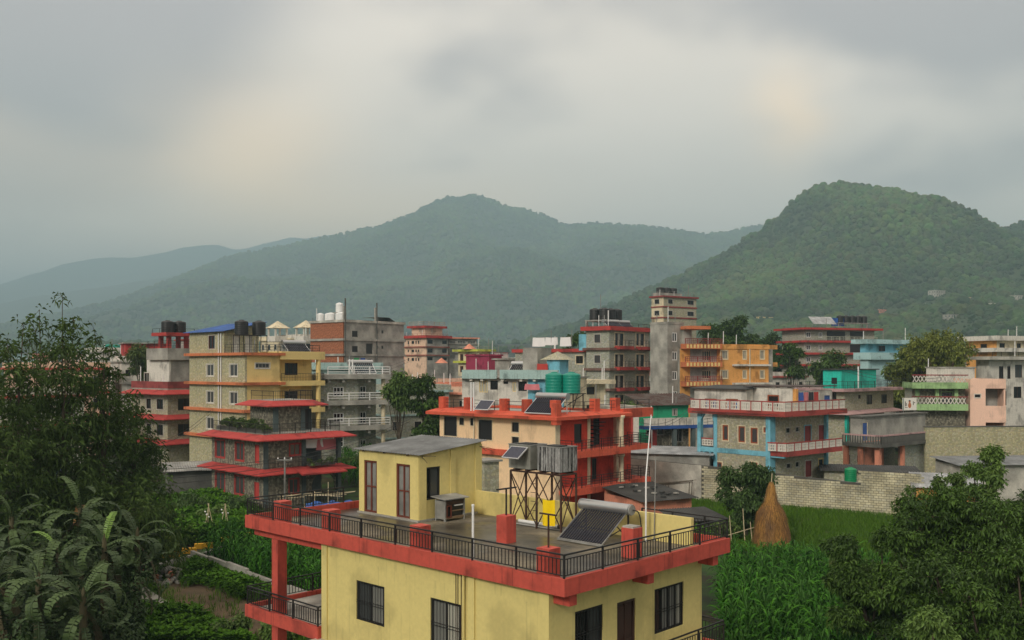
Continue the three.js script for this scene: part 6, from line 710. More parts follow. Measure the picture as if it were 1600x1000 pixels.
// long boundary wall: rendered at one end, bare concrete blocks at the other
{
  const A = ground(985, 88), B = ground(1440, 74.5), dx = B[0] - A[0], dz = B[2] - A[2], L = Math.hypot(dx, dz), W = thing('boundary_wall', 'long boundary wall of pale concrete blocks behind the haystack, grey render at one end', 'wall', A, -Math.atan2(dz, dx));
  const sOf = (px) => { const k = (px - CX) / F; return (A[0] + k * A[2]) / -(dx / L + k * dz / L) ; };
  const s0 = sOf(1096), s1 = sOf(1345), s2 = sOf(1438), topAt = (s) => (s < s0 ? lerp(3.4, 3.15, s / s0) : s < s1 ? lerp(3.15, 2.45, (s - s0) / (s1 - s0)) : 3.55);
  part('render', (() => { const s = new THREE.Shape(); s.moveTo(0, 0); s.lineTo(s0, 0); s.lineTo(s0, 3.15); s.lineTo(0, 3.4); s.closePath(); const g = new THREE.ExtrudeGeometry(s, { depth: 0.25, bevelEnabled: false }); g.translate(0, 0, -0.2); g.deleteAttribute('uv'); return metres(g); })(), M.concretePale, W);
  const R = rng(61), mats = [M.block, mat([0.62, 0.57, 0.40], { map: T.concrete }), mat([0.74, 0.69, 0.50], { map: T.concrete }), mat([0.64, 0.61, 0.47], { map: T.concrete })], bl = [[], [], [], []], core = [];
  for (let r = 0; r < 19; r++) { let s = s0 + 0.02 + (r % 2) * 0.2; while (s < s2) { const w = 0.37, y = r * 0.195; if (y + 0.19 < topAt(s + 0.2)) bl[Math.floor(R() * 4)].push(bx(s, s + w, y, y + 0.165, -0.1, 0.0 + (R() - 0.5) * 0.012)); s += 0.4; } }
  bl.forEach((l, k) => { part('block_courses', join(l), mats[k], W).userData.kind = 'stuff'; });
  const cs = new THREE.Shape(); cs.moveTo(s0, 0); cs.lineTo(s2, 0); cs.lineTo(s2, 3.5); cs.lineTo(s1, 3.5); cs.lineTo(s1, 2.4); cs.lineTo(s0, 3.1); cs.closePath(); const cg = new THREE.ExtrudeGeometry(cs, { depth: 0.09, bevelEnabled: false }); cg.translate(0, 0, -0.115); cg.deleteAttribute('uv'); part('mortar', metres(cg), M.mortar, W);
  for (const [a, b] of [[0, s0], [s0, s1]]) part('coping', beam([a, topAt(a + 0.01) + 0.0, -0.06], [b, topAt(b - 0.01) + 0.0, -0.06], 0.09), M.concreteDark, W);
  const p = ground(1329, 79.6); const t = tank([p[0], 2.3, p[2]], 0.5, 1.2, M.greenDrum, 'green plastic drum standing by the boundary wall', 'garden drums', 'plastic_drum'); { const d = thing('drum_stand', 'small block plinth under the green plastic drum', 'plinth', [p[0], 0, p[2]]); part('plinth_base', bx(-0.55, 0.55, 0, 2.18, -0.55, 0.55), M.block, d); part('plinth_slab', bx(-0.65, 0.65, 2.18, 2.295, -0.65, 0.65), M.concrete, d); }
  const W2 = thing('far_boundary_wall', 'tall rough stone boundary wall below the green and pink houses', 'wall', ground(1446, 102), 0.1); part('wall_body', bx(0, 14, 0, 5.4, -0.3, 0), M.stoneBeige, W2); part('coping', bx(-0.05, 14.05, 5.4, 5.5, -0.35, 0.05), M.concreteDark, W2);
}
// sheds
function shed(name, label, px, D, turn, w, l, h0, h1, mw, mr, extra) { const t = thing(name, label, 'shed', ground(px, D), turn); part('wall', join([bx(0, w, 0, h0, -0.12, 0), bx(0, w, 0, h1, -l, -l + 0.12), bx(0, 0.12, 0, Math.min(h0, h1), -l + 0.12, -0.12), bx(w - 0.12, w, 0, Math.min(h0, h1), -l + 0.12, -0.12)]), mw, t); const r = part('roof', corrugated(w + 0.8, l + 0.9, 0.22, 0.02), mr, t); r.rotation.x = Math.atan2(h1 - h0, l); r.position.set(-0.4, h0 + 0.06 - 0.45 * (h1 - h0) / l, 0.45); if (extra) extra(t); return t; }
shed('shed', 'orange-walled shed with a dark patched tar roof by the boundary wall', 1004, 70, 0.5, 4.6, 5, 2.0, 2.5, M.salmon, M.sheetDark, (t) => { const R = rng(9); for (let k = 0; k < 16; k++) { const x = R() * 4.4, z = -R() * 4.6, q = part('roof_weight', bx(-0.2, 0.2, 0, 0.1, -0.12, 0.12), k % 3 ? M.sheetDark : M.concrete, t); q.position.set(x, 2.12 - z * 0.1, z); q.rotation.y = R() * 3; } });
shed('shed', 'low shed with a pale grey sheet roof beside the tar-roofed shed', 1066, 66, 0.35, 3.2, 2.6, 1.2, 1.5, M.concreteDark, M.sheetDark);
shed('shed', 'grey sheet lean-to roof against the rendered end of the boundary wall', 975, 92, -0.35, 8.2, 4, 3.6, 3.9, M.concrete, M.sheetPale);
shed('shed', 'orange shed with a dull grey sheet roof behind the leafy tree', 1432, 74, -0.35, 4.4, 3.4, 2.6, 3.2, M.orange, M.sheetPale);
shed('shed', 'long low shed with grey sheet roof below the stone boundary wall', 1500, 84, 0.1, 9, 4, 3.2, 3.5, M.concretePale, M.sheet);
shed('shed', 'dark rubble-walled hut with weathered sheet roof beside the stone boundary wall', 1288, 88, -0.25, 8, 3, 2.3, 2.5, M.stoneMid, M.sheetDark);
shed('shed', 'patched hut with torn grey sheet roof beside the beige apartment house', 262, 88, 0.4, 4.6, 3.4, 2.2, 2.6, M.concreteDark, M.galv);
shed('shed', 'low hut roofed with blue sheet behind the feathery trees', -22, 62, 0.2, 3.4, 3, 4.4, 4.7, M.concreteDark, M.tarp);
{ const t = thing('block_tower', 'narrow unplastered block tower between the stair house and the coral house', 'block tower', ground(757, 60), 0.6); part('wall', bx(0, 1.1, 0, 5.9, -1.4, 0), M.stoneMid, t); part('cap_slab', bx(-0.15, 1.3, 5.9, 6.02, -1.55, 0.15), M.concrete, t); }
// rough pole frames in front of the rendered wall
{ const t = thing('pole_frame', 'rough pole trellis standing before the rendered wall', 'trellis', ground(1000, 80), 0.5), R = rng(17); for (let k = 0; k < 6; k++) part('post', bar([k * 1.3, 0, (k % 2) * -1.2], [k * 1.3 + 0.1, 1.9, (k % 2) * -1.2], 0.035), M.bark, t); for (let k = 0; k < 9; k++) part('pole', bar([R() * 2, 1.7 + R() * 0.3, -R() * 1.3], [4 + R() * 3, 1.6 + R() * 0.4, -R() * 1.3], 0.025), M.bark, t); }
// haystack round its pole
{
  const p = gp(1205, 853), t = thing('haystack', 'tall golden-brown haystack with a pointed top around a pole', 'haystack', p), R = rng(23), prof = [[1.24, 0], [1.16, 0.5], [1.08, 1.1], [1.0, 1.6], [0.95, 2.0], [0.82, 2.35], [0.58, 2.7], [0.38, 3.0], [0.29, 3.45], [0.2, 3.9], [0.09, 4.2], [0.001, 4.3]];
  const g = new THREE.LatheGeometry(prof.map((q) => new THREE.Vector2(...q)), 40), q = g.attributes.position, uv = g.attributes.uv; for (let i = 0; i < q.count; i++) { const a = Math.atan2(q.getZ(i), q.getX(i)), y = q.getY(i), k = 1 + 0.10 * (vnoise(Math.cos(a) * 3 + 5, Math.sin(a) * 3 + y * 0.7, 7) - 0.5) + 0.05 * (vnoise(a * 9, y * 3, 9) - 0.5) + (y < 1.6 ? 0.12 * Math.max(0, Math.cos(a - 0.3)) : 0); q.setXYZ(i, q.getX(i) * k, y, q.getZ(i) * k); uv.setXY(i, a * 1.3, y); } g.computeVertexNormals(); part('stack', g.toNonIndexed(), M.hay, t);
  const B = leafBatch(); for (let k = 0; k < 5200; k++) { const y = Math.pow(R(), 1.25) * 4.2, a = R() * 6.283; let r = 0.1; for (let i = 0; i + 1 < prof.length; i++) if (y >= prof[i][1] && y <= prof[i + 1][1]) r = lerp(prof[i][0], prof[i + 1][0], (y - prof[i][1]) / (prof[i + 1][1] - prof[i][1])); const o = V(Math.cos(a) * r * 1.02, y + 0.15, Math.sin(a) * r * 1.02), out = V(Math.cos(a), 0, Math.sin(a)); const dir = V(Math.cos(a) * 0.22 + (R() - 0.5) * 0.5, -1, Math.sin(a) * 0.22 + (R() - 0.5) * 0.5).normalize(), c = mixc([0.50, 0.26, 0.06], [0.20, 0.11, 0.05], clamp(vnoise(a * 2.5, y * 1.3, 5) * 1.3 - 0.15 + (R() - 0.5) * 0.5)); leaf(B, o, dir, out, 0.25 + 0.35 * R(), 0.016, c); } const st = part('straw', leafGeo(B), M.leaf, t); st.userData.kind = 'stuff'; part('pole', bar([0, 3.9, 0], [0.06, 4.85, 0], 0.04, 0.03), M.bamboo, t);
  const f = thing('stick_fence', 'few bare upright sticks with a leaning pole beside the haystack', 'fence', gp(1163, 850), 0); [[0, 2.4], [-0.9, 1.9], [-1.6, 1.6], [0.5, 1.5]].forEach(([x, h]) => part('stick', bar([x, 0, 0.2], [x - 0.1, h, 0], 0.04, 0.025), M.bamboo, f)); part('rail', bar([-1.5, 0.5, 0.1], [1.2, 1.3, 0.1], 0.025), M.bamboo, f);
}
// ---------------------------------------------------------------- crops and grass: too many to count
function blade(B, o, a, len, wid, lift, droop, c, n = 4) { // an arching strap leaf
  const dx = Math.cos(a), dz = Math.sin(a); let p = [o[0], o[1], o[2]], w0 = wid * 0.5, e = lift;
  for (let k = 0; k < n; k++) { const s = len / n, q = [p[0] + dx * Math.cos(e) * s, p[1] + Math.sin(e) * s, p[2] + dz * Math.cos(e) * s], t = (k + 1) / n, w1 = wid * (k < n - 1 ? 1 - 0.5 * t * t : 0.02), f = 0.18;
    for (const sg of [-1, 1]) { const A = p, C = q, D2 = [q[0] - dz * w1 * sg / 2, q[1] + w1 * f, q[2] + dx * w1 * sg / 2], E = [p[0] - dz * w0 * sg / 2, p[1] + w0 * f, p[2] + dx * w0 * sg / 2]; B.p.push(...A, ...C, ...D2, ...A, ...D2, ...E); for (let z = 0; z < 6; z++) B.c.push(...c); }
    p = q; w0 = w1; e -= droop * (0.6 + t); }
}
const maize = [1, 2, 3].map((s) => { const R = rng(s * 31), B = leafBatch(); let a = R() * 6; for (let k = 0; k < 11; k++) { a += 2.6 + R(); blade(B, [0, 0.15 + k * 0.145, 0], a, 0.62 + 0.35 * R(), 0.085, 1.15 - 0.04 * k + R() * 0.2, 0.42 + 0.2 * R(), mixc([0.017, 0.085, 0.005], [0.055, 0.175, 0.012], R())); } for (let k = 0; k < 4; k++) blade(B, [0, 1.5, 0], k * 1.6, 0.5, 0.05, 1.35, 0.2, [0.05, 0.13, 0.024], 3); return leafGeo(B); });
const grassT = [1, 2].map((s) => { const R = rng(s * 13 + 2), B = leafBatch(); for (let k = 0; k < 14; k++) blade(B, [(R() - 0.5) * 0.3, 0, (R() - 0.5) * 0.3], R() * 6.28, 0.22 + 0.2 * R(), 0.022, 1.1 + 0.3 * R(), 0.35 * R(), mixc([0.038, 0.105, 0.006], [0.085, 0.17, 0.012], R()), 2); return leafGeo(B); });
const weedT = [1, 2].map((s) => { const R = rng(s * 19 + 5), B = leafBatch(); for (let k = 0; k < 60; k++) { const d = onSphere(R); leaf(B, V(d.x * 0.22, 0.08 + Math.abs(d.y) * 0.4, d.z * 0.22), V(d.x, 0.25, d.z).normalize(), V(0, 1, 0), 0.2, 0.1, mixc([0.026, 0.085, 0.005], [0.085, 0.195, 0.014], R()), 0.2); } return leafGeo(B); });
const inside = (poly, x, z) => { let r = false; for (let i = 0, j = poly.length - 1; i < poly.length; j = i++) { const [a, b] = poly[i], [c, d] = poly[j]; if (b > z !== d > z && x < (c - a) * (z - b) / (d - b) + a) r = !r; } return r; };
const BARE = [pp([[240, 912], [330, 902], [425, 940], [460, 1010], [345, 1010]]), pp([[150, 905], [200, 900], [300, 965], [345, 1015], [270, 1015]])];
function sow(name, label, category, geos, poly, n, sc, seed, grid) {
  const R = rng(seed), xs = poly.map((p) => p[0]), zs = poly.map((p) => p[1]), x0 = Math.min(...xs), x1 = Math.max(...xs), z0 = Math.min(...zs), z1 = Math.max(...zs), per = geos.map(() => []), m = new THREE.Matrix4(), q = new THREE.Quaternion(); let c = 0, tr = 0;
  const add = (x, z) => { const s = sc * (0.75 + 0.5 * R()) * (0.85 + 0.4 * fbm(x / 4, z / 4, 2, 3)); m.compose(V(x, 0, z), q.setFromEuler(new THREE.Euler((R() - 0.5) * 0.2, R() * 6.28, (R() - 0.5) * 0.2)), V(s, s, s)); per[Math.floor(R() * geos.length)].push(m.clone()); };
  if (grid) { for (let x = x0; x < x1; x += grid) for (let z = z0; z < z1; z += grid * 1.25) { const a = x + (R() - 0.5) * grid * 0.7, b = z + (R() - 0.5) * grid * 0.7; if (inside(poly, a, b) && R() > 0.04) add(a, b); } } else while (c < n && tr++ < n * 8) { const x = lerp(x0, x1, R()), z = lerp(z0, z1, R()); if (inside(poly, x, z) && !(BARE.some((b) => inside(b, x, z)) && R() > 0.16)) { add(x, z); c++; } }
  per.forEach((l, k) => { const im = new THREE.InstancedMesh(geos[k], M.crop, l.length); l.forEach((a, i) => im.setMatrixAt(i, a)); im.name = numbered(name); im.castShadow = im.receiveShadow = true; tag(im, label, category, label, 'stuff'); scene.add(im); });
}
sow('maize_crop', 'tall green maize crop beside the yellow house and haystack', 'crop', maize, [[7.2, -30], [9.6, -44], [11.2, -51], [12.0, -54], [17, -54], [22.5, -50], [25, -42], [24, -30]], 0, 1.0, 71, 0.42);
sow('maize_plot', 'small green maize plot behind the low garden wall', 'crop', maize, pp([[314, 878], [430, 928], [560, 978], [640, 905], [480, 864], [372, 856]]), 0, 1.0, 72, 0.42);
sow('far_crop', 'green crop patch between the coral house and the grey balcony house', 'crop', maize, [[-17, -92], [-9, -92], [-8, -112], [-20, -112]], 0, 1.3, 74, 0.8);
sow('grass', 'short lawn grass behind the haystack', 'grass', grassT, [[12, -62], [32, -56], [34, -76], [14, -86]], 6500, 1.0, 75);
sow('grass', 'rough garden grass round the lane and soil bed', 'grass', grassT, [[-30, -40], [-9, -40], [-8, -52], [-22, -60], [-40, -80], [-48, -60]], 9000, 1.2, 76);
sow('weeds', 'bright leafy weeds beside the low garden wall', 'weeds', weedT, pp([[285, 915], [305, 885], [360, 905], [430, 938], [410, 945], [330, 918]]), 700, 1.1, 77);
sow('weeds', 'leafy weeds along the lane edge', 'weeds', weedT, pp([[205, 955], [290, 960], [400, 1020], [230, 1020]]), 520, 1.1, 78);
sow('weeds', 'thick low greenery in front of the red-eaved stone house', 'weeds', weedT, pp([[180, 800], [330, 783], [400, 810], [395, 845], [200, 862]]), 2600, 1.7, 79);
sow('weeds', 'scattered undergrowth by the haystack and sheds', 'weeds', weedT, [[8, -56], [12.5, -60], [14, -72], [9, -80], [7, -66]], 900, 1.5, 80);
// ---------------------------------------------------------------- trees and big plants near the gardens
const hAt = (py, D) => EYE - (py - HZ) / F * D;
// tall feathery trees
function feathery(px, D, top, spread, seed, label, n = 9000) {
  const h = hAt(top, D), R = rng(seed), l = []; for (let k = 0; k < 13; k++) { const t = k / 12, y = lerp(h - 0.5, 1.4, t), r = 0.55 + spread * Math.pow(t, 0.65), off = spread * (0.15 + 0.75 * t); l.push([(R() - 0.5) * 2 * off, y, (R() - 0.5) * 2 * off, r * (0.65 + 0.3 * R()), Math.min(1.5, r) * 0.9]); }
  return tree('feathery_tree', label, 'tree', ground(px, D), seed, { h, lobes: l, n, len: 0.30, wid: 0.07, tones: [[0.034, 0.062, 0.016], [0.115, 0.185, 0.042]], droop: 0.55, lift: 0.05, clumps: 24, cr: 0.42, tr: 0.10, fork: 0.55 }, 'feathery trees by the lane');
}
feathery(98, 48, 446, 2.3, 201, 'tallest feathery dark green tree with a thin pointed top', 12000);
feathery(160, 50, 502, 2.4, 202, 'bushy feathery tree growing against the tallest one', 11000);
feathery(28, 47, 492, 2.3, 203, 'feathery tree with loose drooping top branches behind the banana plants', 9500);
feathery(62, 52, 470, 1.7, 206, 'slender feathery tree with sparse wispy top', 5000);
feathery(212, 53, 605, 2.0, 204, 'low rounded feathery tree hiding the red-eaved house behind it', 8000);
feathery(-20, 45, 540, 2.4, 205, 'feathery tree overhanging the blue-roofed hut', 8000);
// leafy trees beyond the maize
function leafy(px, D, top, rx, seed, label, o = {}) { const h = hAt(top, D), cy = h * (o.cy ?? 0.55), ry = h - cy - 0.1; return tree(o.name ?? 'leafy_tree', label, 'tree', ground(px, D), seed, { h, lobes: lobesIn(seed, o.nl ?? 14, cy, rx, ry, (o.ls ?? 0.42) * Math.min(rx, ry)), n: o.len ? o.n ?? 11000 : (o.n ?? 11000) * 2.0, len: o.len ?? 0.165, wid: o.wid ?? 0.075, tones: o.tones ?? [[0.016, 0.038, 0.007], [0.085, 0.165, 0.022]], droop: 0.35, clumps: o.clumps ?? 26, cr: 0.4, tr: o.tr ?? 0.13, fork: 0.35 }, o.group); }
leafy(1362, 35, 772, 1.65, 301, 'rounded dark green tree at the edge of the maize', { n: 13000, nl: 16 });
leafy(1506, 37.5, 700, 2.35, 302, 'large dark leafy tree behind the rounded one at the maize edge', { n: 16000, nl: 20 });
leafy(1585, 36, 728, 2.4, 303, 'dense leafy tree next to the long low shed', { n: 14000, nl: 18 });
leafy(1545, 41, 656, 0.75, 304, 'slim light green sapling rising above the leafy trees', { n: 2600, nl: 9, ls: 0.6, tones: [MD, LT], cy: 0.72 });
leafy(1462, 32, 880, 1.5, 305, 'short bushy tree below the rounded tree', { n: 8000 });
leafy(1530, 31.5, 850, 2.1, 306, 'short dense tree under the large leafy tree', { n: 9000 });
leafy(1610, 31, 830, 1.9, 307, 'short thick tree beside the dense leafy tree', { n: 8000 });
leafy(1462, 29.5, 935, 0.9, 308, 'light green young bush among the dark trees', { n: 3500, tones: [MD, LT] });
leafy(1322, 46, 838, 0.6, 309, 'low pale shrub at the corner of the lawn', { n: 3500, tones: [MD, OL] });
leafy(1482, 45, 706, 1.1, 310, 'small leafy tree in front of the orange shed', { n: 5000, tones: [DK, LT] });
leafy(1166, 66.5, 692, 2.2, 311, 'bushy green tree standing behind the haystack', { n: 12000, len: 0.26, wid: 0.12, tones: [DK, MD], cy: 0.56 });
// trees among the houses
leafy(624, 104, 573, 1.9, 321, 'light green open-crowned tree beside the grey balcony house', { n: 6500, len: 0.4, wid: 0.18, tones: [MD, LT], cy: 0.78 });
leafy(668, 100, 576, 2.3, 322, 'dense dark green tree behind the corrugated stair roof', { n: 9000, len: 0.38, wid: 0.18, cy: 0.6 });
leafy(1452, 130, 503, 5.6, 323, 'broad spreading olive green tree above the green balcony house', { n: 26000, nl: 40, len: 0.42, wid: 0.2, tones: [[0.08, 0.11, 0.02], [0.21, 0.24, 0.04]], cy: 0.62, ls: 0.30, tr: 0.4 });
leafy(1408, 133, 520, 3.0, 334, 'bright green flank tree joined to the broad olive tree', { n: 9000, nl: 12, len: 0.5, wid: 0.22, tones: [MD, LT], cy: 0.6, tr: 0.3 });
leafy(1304, 160, 541, 4.6, 324, 'wide dark tree in front of the red-banded apartments', { n: 11000, nl: 14, len: 0.6, wid: 0.26, cy: 0.7, tr: 0.3 });
leafy(1236, 168, 533, 2.2, 325, 'small dark layered tree beside the orange apartments', { n: 4500, len: 0.55, wid: 0.24, cy: 0.75 });
leafy(1130, 185, 492, 4.2, 326, 'dark rounded tree behind the orange apartments', { n: 9000, len: 0.7, wid: 0.3, cy: 0.68 });
leafy(1163, 190, 481, 3.0, 327, 'tall bamboo-like tree behind the orange apartments', { n: 8000, len: 0.8, wid: 0.22, tones: [DK, MD], cy: 0.62 });
leafy(1200, 195, 506, 3.2, 328, 'drooping palm-like tree beside the bamboo-like one', { n: 6000, len: 0.8, wid: 0.24, cy: 0.7 });
leafy(1085, 200, 512, 3.4, 329, 'dark tree behind the bare concrete tower', { n: 6000, len: 0.7, wid: 0.3, cy: 0.65 });
leafy(902, 160, 509, 2.4, 330, 'dark green tree behind the stone wing and hotel', { n: 5000, len: 0.6, wid: 0.26, cy: 0.72 });
leafy(225, 125, 528, 2.2, 331, 'pale leafy treetop beside the red tank tower', { n: 4200, len: 0.5, wid: 0.16, tones: [MD, OL], cy: 0.8 });
leafy(975, 116, 618, 2.2, 332, 'small green tree at the foot of the grey hotel', { n: 4500, len: 0.4, wid: 0.18, tones: [MD, LT], cy: 0.6 });
leafy(1262, 128, 598, 1.6, 333, 'dark shrub by the blue awning', { n: 3000, len: 0.4, wid: 0.18 });
// bushes in the gardens
function bush(px, py, r, h, seed, label, tones = [DK, MD], n = 3000) { const p = gp(px, py); return tree('bush', label, 'bush', p, seed, { h, lobes: lobesIn(seed, 9, h * 0.5, r, h * 0.45, r * 0.45), n, len: 0.2, wid: 0.1, tones, clumps: 14, tr: 0.05, fork: 0.3 }); }
bush(285, 812, 2.2, 2.2, 401, 'dark green bush in front of the patched hut'); bush(330, 826, 1.6, 1.8, 402, 'leafy bush by the bean poles', [MD, LT]); bush(235, 835, 2.0, 2.2, 403, 'thick dark bush behind the yellow kerb blocks'); bush(375, 812, 1.6, 1.8, 404, 'round green bush at the corner of the red-eaved house'); bush(255, 872, 1.2, 1.3, 411, 'yellow-green bush beside the banana plants', [MD, YL], 1600);
bush(355, 1003, 0.9, 1.1, 405, 'small clipped bush beside the lane', [DK, LT], 2200); bush(440, 1000, 1.0, 1.2, 406, 'green bush under the veranda', [MD, LT], 2200);
bush(1045, 745, 2.6, 2.2, 408, 'rank green bush beside the sheet lean-to roof', [DK, MD], 3500); bush(1010, 742, 2.4, 2.4, 409, 'wild garden bush below the emerald wall', [DK, LT], 3500); bush(1480, 735, 2.2, 2.2, 410, 'green bush at the foot of the tall stone wall', [DK, LT], 3000); bush(625, 740, 3, 2.2, 412, 'dark hedge bush beside the crop patch', [DK, MD], 3500); bush(1130, 842, 1.4, 1.7, 413, 'weedy bush beside the bare sticks', [DK, LT], 2400);
// bean poles with pale flowers
[[326, 812], [352, 813]].forEach(([a, b], k) => { const p = gp(a, b + 28), t = thing('bean_poles', 'tripod of bean poles with small white flowers', 'bean poles', p, k, 'bean poles in the garden'); for (let i = 0; i < 3; i++) part('pole', bar([Math.cos(i * 2.1) * 0.5, 0, Math.sin(i * 2.1) * 0.5], [-Math.cos(i * 2.1) * 0.05, 2.4, 0], 0.025), M.bamboo, t); const R = rng(k + 90); for (let i = 0; i < 9; i++) { const q = part('flower', cached('flw', () => metres(new THREE.IcosahedronGeometry(0.06, 1))), M.whitePlastic, t); q.position.set((R() - 0.5) * 0.7, 0.5 + R() * 1.5, (R() - 0.5) * 0.7); } });
// banana plants: each torn leaf is its own piece
{
  const bm = [mat([0.055, 0.095, 0.024], { rough: 0.7 }), mat([0.034, 0.062, 0.017], { rough: 0.7 }), mat([0.13, 0.24, 0.03], { rough: 0.5 }), mat([0.26, 0.14, 0.05], { rough: 0.8 }), mat([0.075, 0.065, 0.03], { rough: 0.9 })];
  const leafShape = (seed, len, wid, droop, lift) => { const R = rng(seed), q = [], n = 22; let p = V(0, 0, 0), e = lift; const pts = [p.clone()], dirs = []; for (let k = 0; k < n; k++) { const d = V(Math.cos(e), Math.sin(e), 0); dirs.push(d); p = p.clone().addScaledVector(d, len / n); pts.push(p.clone()); e -= droop * (0.4 + 1.2 * k / n) / n * 2; }
    for (const sg of [-1, 1]) for (let k = 1; k < n; k++) { const t0 = k / n, t1 = (k + (R() < 0.7 ? 0.66 : 1)) / n, w = (t) => wid * 0.5 * Math.pow(Math.sin(Math.PI * clamp(0.06 + t * 0.93)), 0.6) * (0.8 + 0.3 * R()), a = pts[k], b = pts[k].clone().lerp(pts[k + 1], (t1 - t0) * n), dn = 0.55 + 0.5 * R(), c = (o, t) => { const ww = w(t); return [o.x + 0.25 * ww, o.y - ww * 0.45 * dn + 0.05, sg * ww]; }; q.push([a.toArray(), b.toArray(), c(b, t1), c(a, t0)]); }
    const rib = []; for (let k = 0; k < n; k++) rib.push(bar(pts[k].toArray(), pts[k + 1].toArray(), 0.035 * (1 - k / n) + 0.006, 0.035 * (1 - (k + 1) / n) + 0.006, 4)); return join([quads(q), ...rib]); };
  const shapes = [0, 1, 2, 3, 4].map((s) => leafShape(500 + s, [3.3, 3.0, 2.7, 3.4, 2.2][s], [0.44, 0.42, 0.40, 0.44, 0.36][s], [2.9, 3.6, 2.0, 3.9, 1.2][s], [0.95, 0.7, 1.15, 0.45, 1.35][s]));
  const skirt = [0, 1].map((s) => leafShape(540 + s, [2.2, 2.7][s], [0.4, 0.34][s], [0.6, 0.9][s], [-0.85, -0.6][s])), trunk = lathe([[0.2, 0], [0.17, 1.5], [0.13, 3.6], [0.08, 4.3], [0.001, 4.5]], 10), R = rng(55);
  [[92, 850, 38, 'banana plant with long torn drooping leaves and one bright young leaf'], [163, 842, 37, 'banana plant with drooping shredded leaves beside the lane'], [125, 790, 41, 'banana plant with a dead brown leaf arching over it'], [18, 808, 40, 'banana plant with upright ribbed leaves near the blue-roofed hut'], [-8, 885, 35, 'banana plant with hanging leaves against the dark undergrowth'], [60, 900, 34, 'low banana plant in deep shade under the others'], [215, 830, 43, 'banana plant with one long leaf reaching over the lane bushes'], [130, 925, 33.5, 'short banana plant with leaves hanging to the ground']].forEach(([px, py, D, label], i) => {
    const h = hAt(py, D), t = thing('banana_plant', label, 'banana plant', ground(px, D), R() * 6, 'banana plants'); const tr = part('stem', trunk, bm[4], t); for (let k = 0; k < 7; k++) { const l = part('dead_leaf', skirt[k % 2], k % 3 ? bm[1] : bm[4], t); l.position.set(0, h - 0.6 - 0.25 * k, 0); l.rotation.set((R() - 0.5) * 0.4, k * 2.1 + R(), 0); } tr.scale.set(1, h / 4.3, 1);
    for (let k = 0; k < 13; k++) { const s = k < 2 ? 4 : Math.floor(R() * 4), l = part('leaf_blade', shapes[s], i === 2 && k === 5 ? bm[3] : k === 0 && i < 2 ? bm[2] : bm[k % 2], t); l.position.set(0, h - 0.25 - 0.05 * k, 0); l.rotation.set((R() - 0.5) * 0.7, k * 2.4 + R() * 0.9, (R() - 0.5) * 0.6); l.scale.setScalar(0.85 + 0.3 * R()); } });
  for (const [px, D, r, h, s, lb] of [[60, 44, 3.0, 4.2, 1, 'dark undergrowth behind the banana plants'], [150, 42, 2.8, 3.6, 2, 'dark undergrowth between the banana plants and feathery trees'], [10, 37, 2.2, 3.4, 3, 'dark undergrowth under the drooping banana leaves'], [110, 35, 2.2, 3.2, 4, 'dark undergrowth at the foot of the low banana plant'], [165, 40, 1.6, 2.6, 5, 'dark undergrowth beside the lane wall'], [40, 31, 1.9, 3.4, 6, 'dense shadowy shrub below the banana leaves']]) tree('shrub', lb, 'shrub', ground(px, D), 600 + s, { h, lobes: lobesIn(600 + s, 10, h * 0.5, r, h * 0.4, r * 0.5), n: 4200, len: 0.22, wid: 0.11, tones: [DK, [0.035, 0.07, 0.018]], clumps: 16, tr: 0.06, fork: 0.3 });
}
// utility pole and wires
{ const p = ground(445, 64), h = hAt(714, 64), t = thing('utility_pole', 'grey steel utility pole in front of the red-eaved house', 'utility pole', p); part('pole', bar([0, 0, 0], [0, h, 0], 0.08, 0.06, 10), M.galv, t); part('cross_arm', beam([-0.5, h - 0.2, 0], [0.5, h - 0.2, 0.1], 0.07), M.galv, t); for (const x of [-0.45, 0, 0.45]) part('insulator', lathe([[0.001, h - 0.16], [0.04, h - 0.16], [0.05, h - 0.1], [0.03, h - 0.04], [0.001, h - 0.03]], 8).translate(x, 0, 0.05), M.whitePlastic, t);
  const sag = (a, b, s) => Array.from({ length: 9 }, (_, i) => { const u = i / 8; return [lerp(a[0], b[0], u), lerp(a[1], b[1], u) - s * 4 * u * (1 - u), lerp(a[2], b[2], u)]; });
  const q = ground(-120, 50); [[0, 0], [0.18, 1], [0.5, 2], [0.8, 3]].forEach(([dy, k]) => solo('power_line', tube(sag([p[0], h - 0.1 - dy, p[2]], [q[0], 6.6 - dy * 1.4, q[2]], 0.5), 0.016, 24, 4), M.black, 'thin sagging power line running from the steel pole across the gardens', 'power line', [0, 0, 0], 0, 'power lines over the gardens')); const r = at(640, 655, 78); [0, 1].forEach((k) => solo('power_line', tube(sag([p[0], h - 0.1 - k * 0.3, p[2]], [r[0], r[1] - k * 0.2, r[2]], 0.3), 0.016, 16, 4), M.black, 'thin power line running from the steel pole towards the crop patch', 'power line', [0, 0, 0], 0, 'power lines over the crop')); }
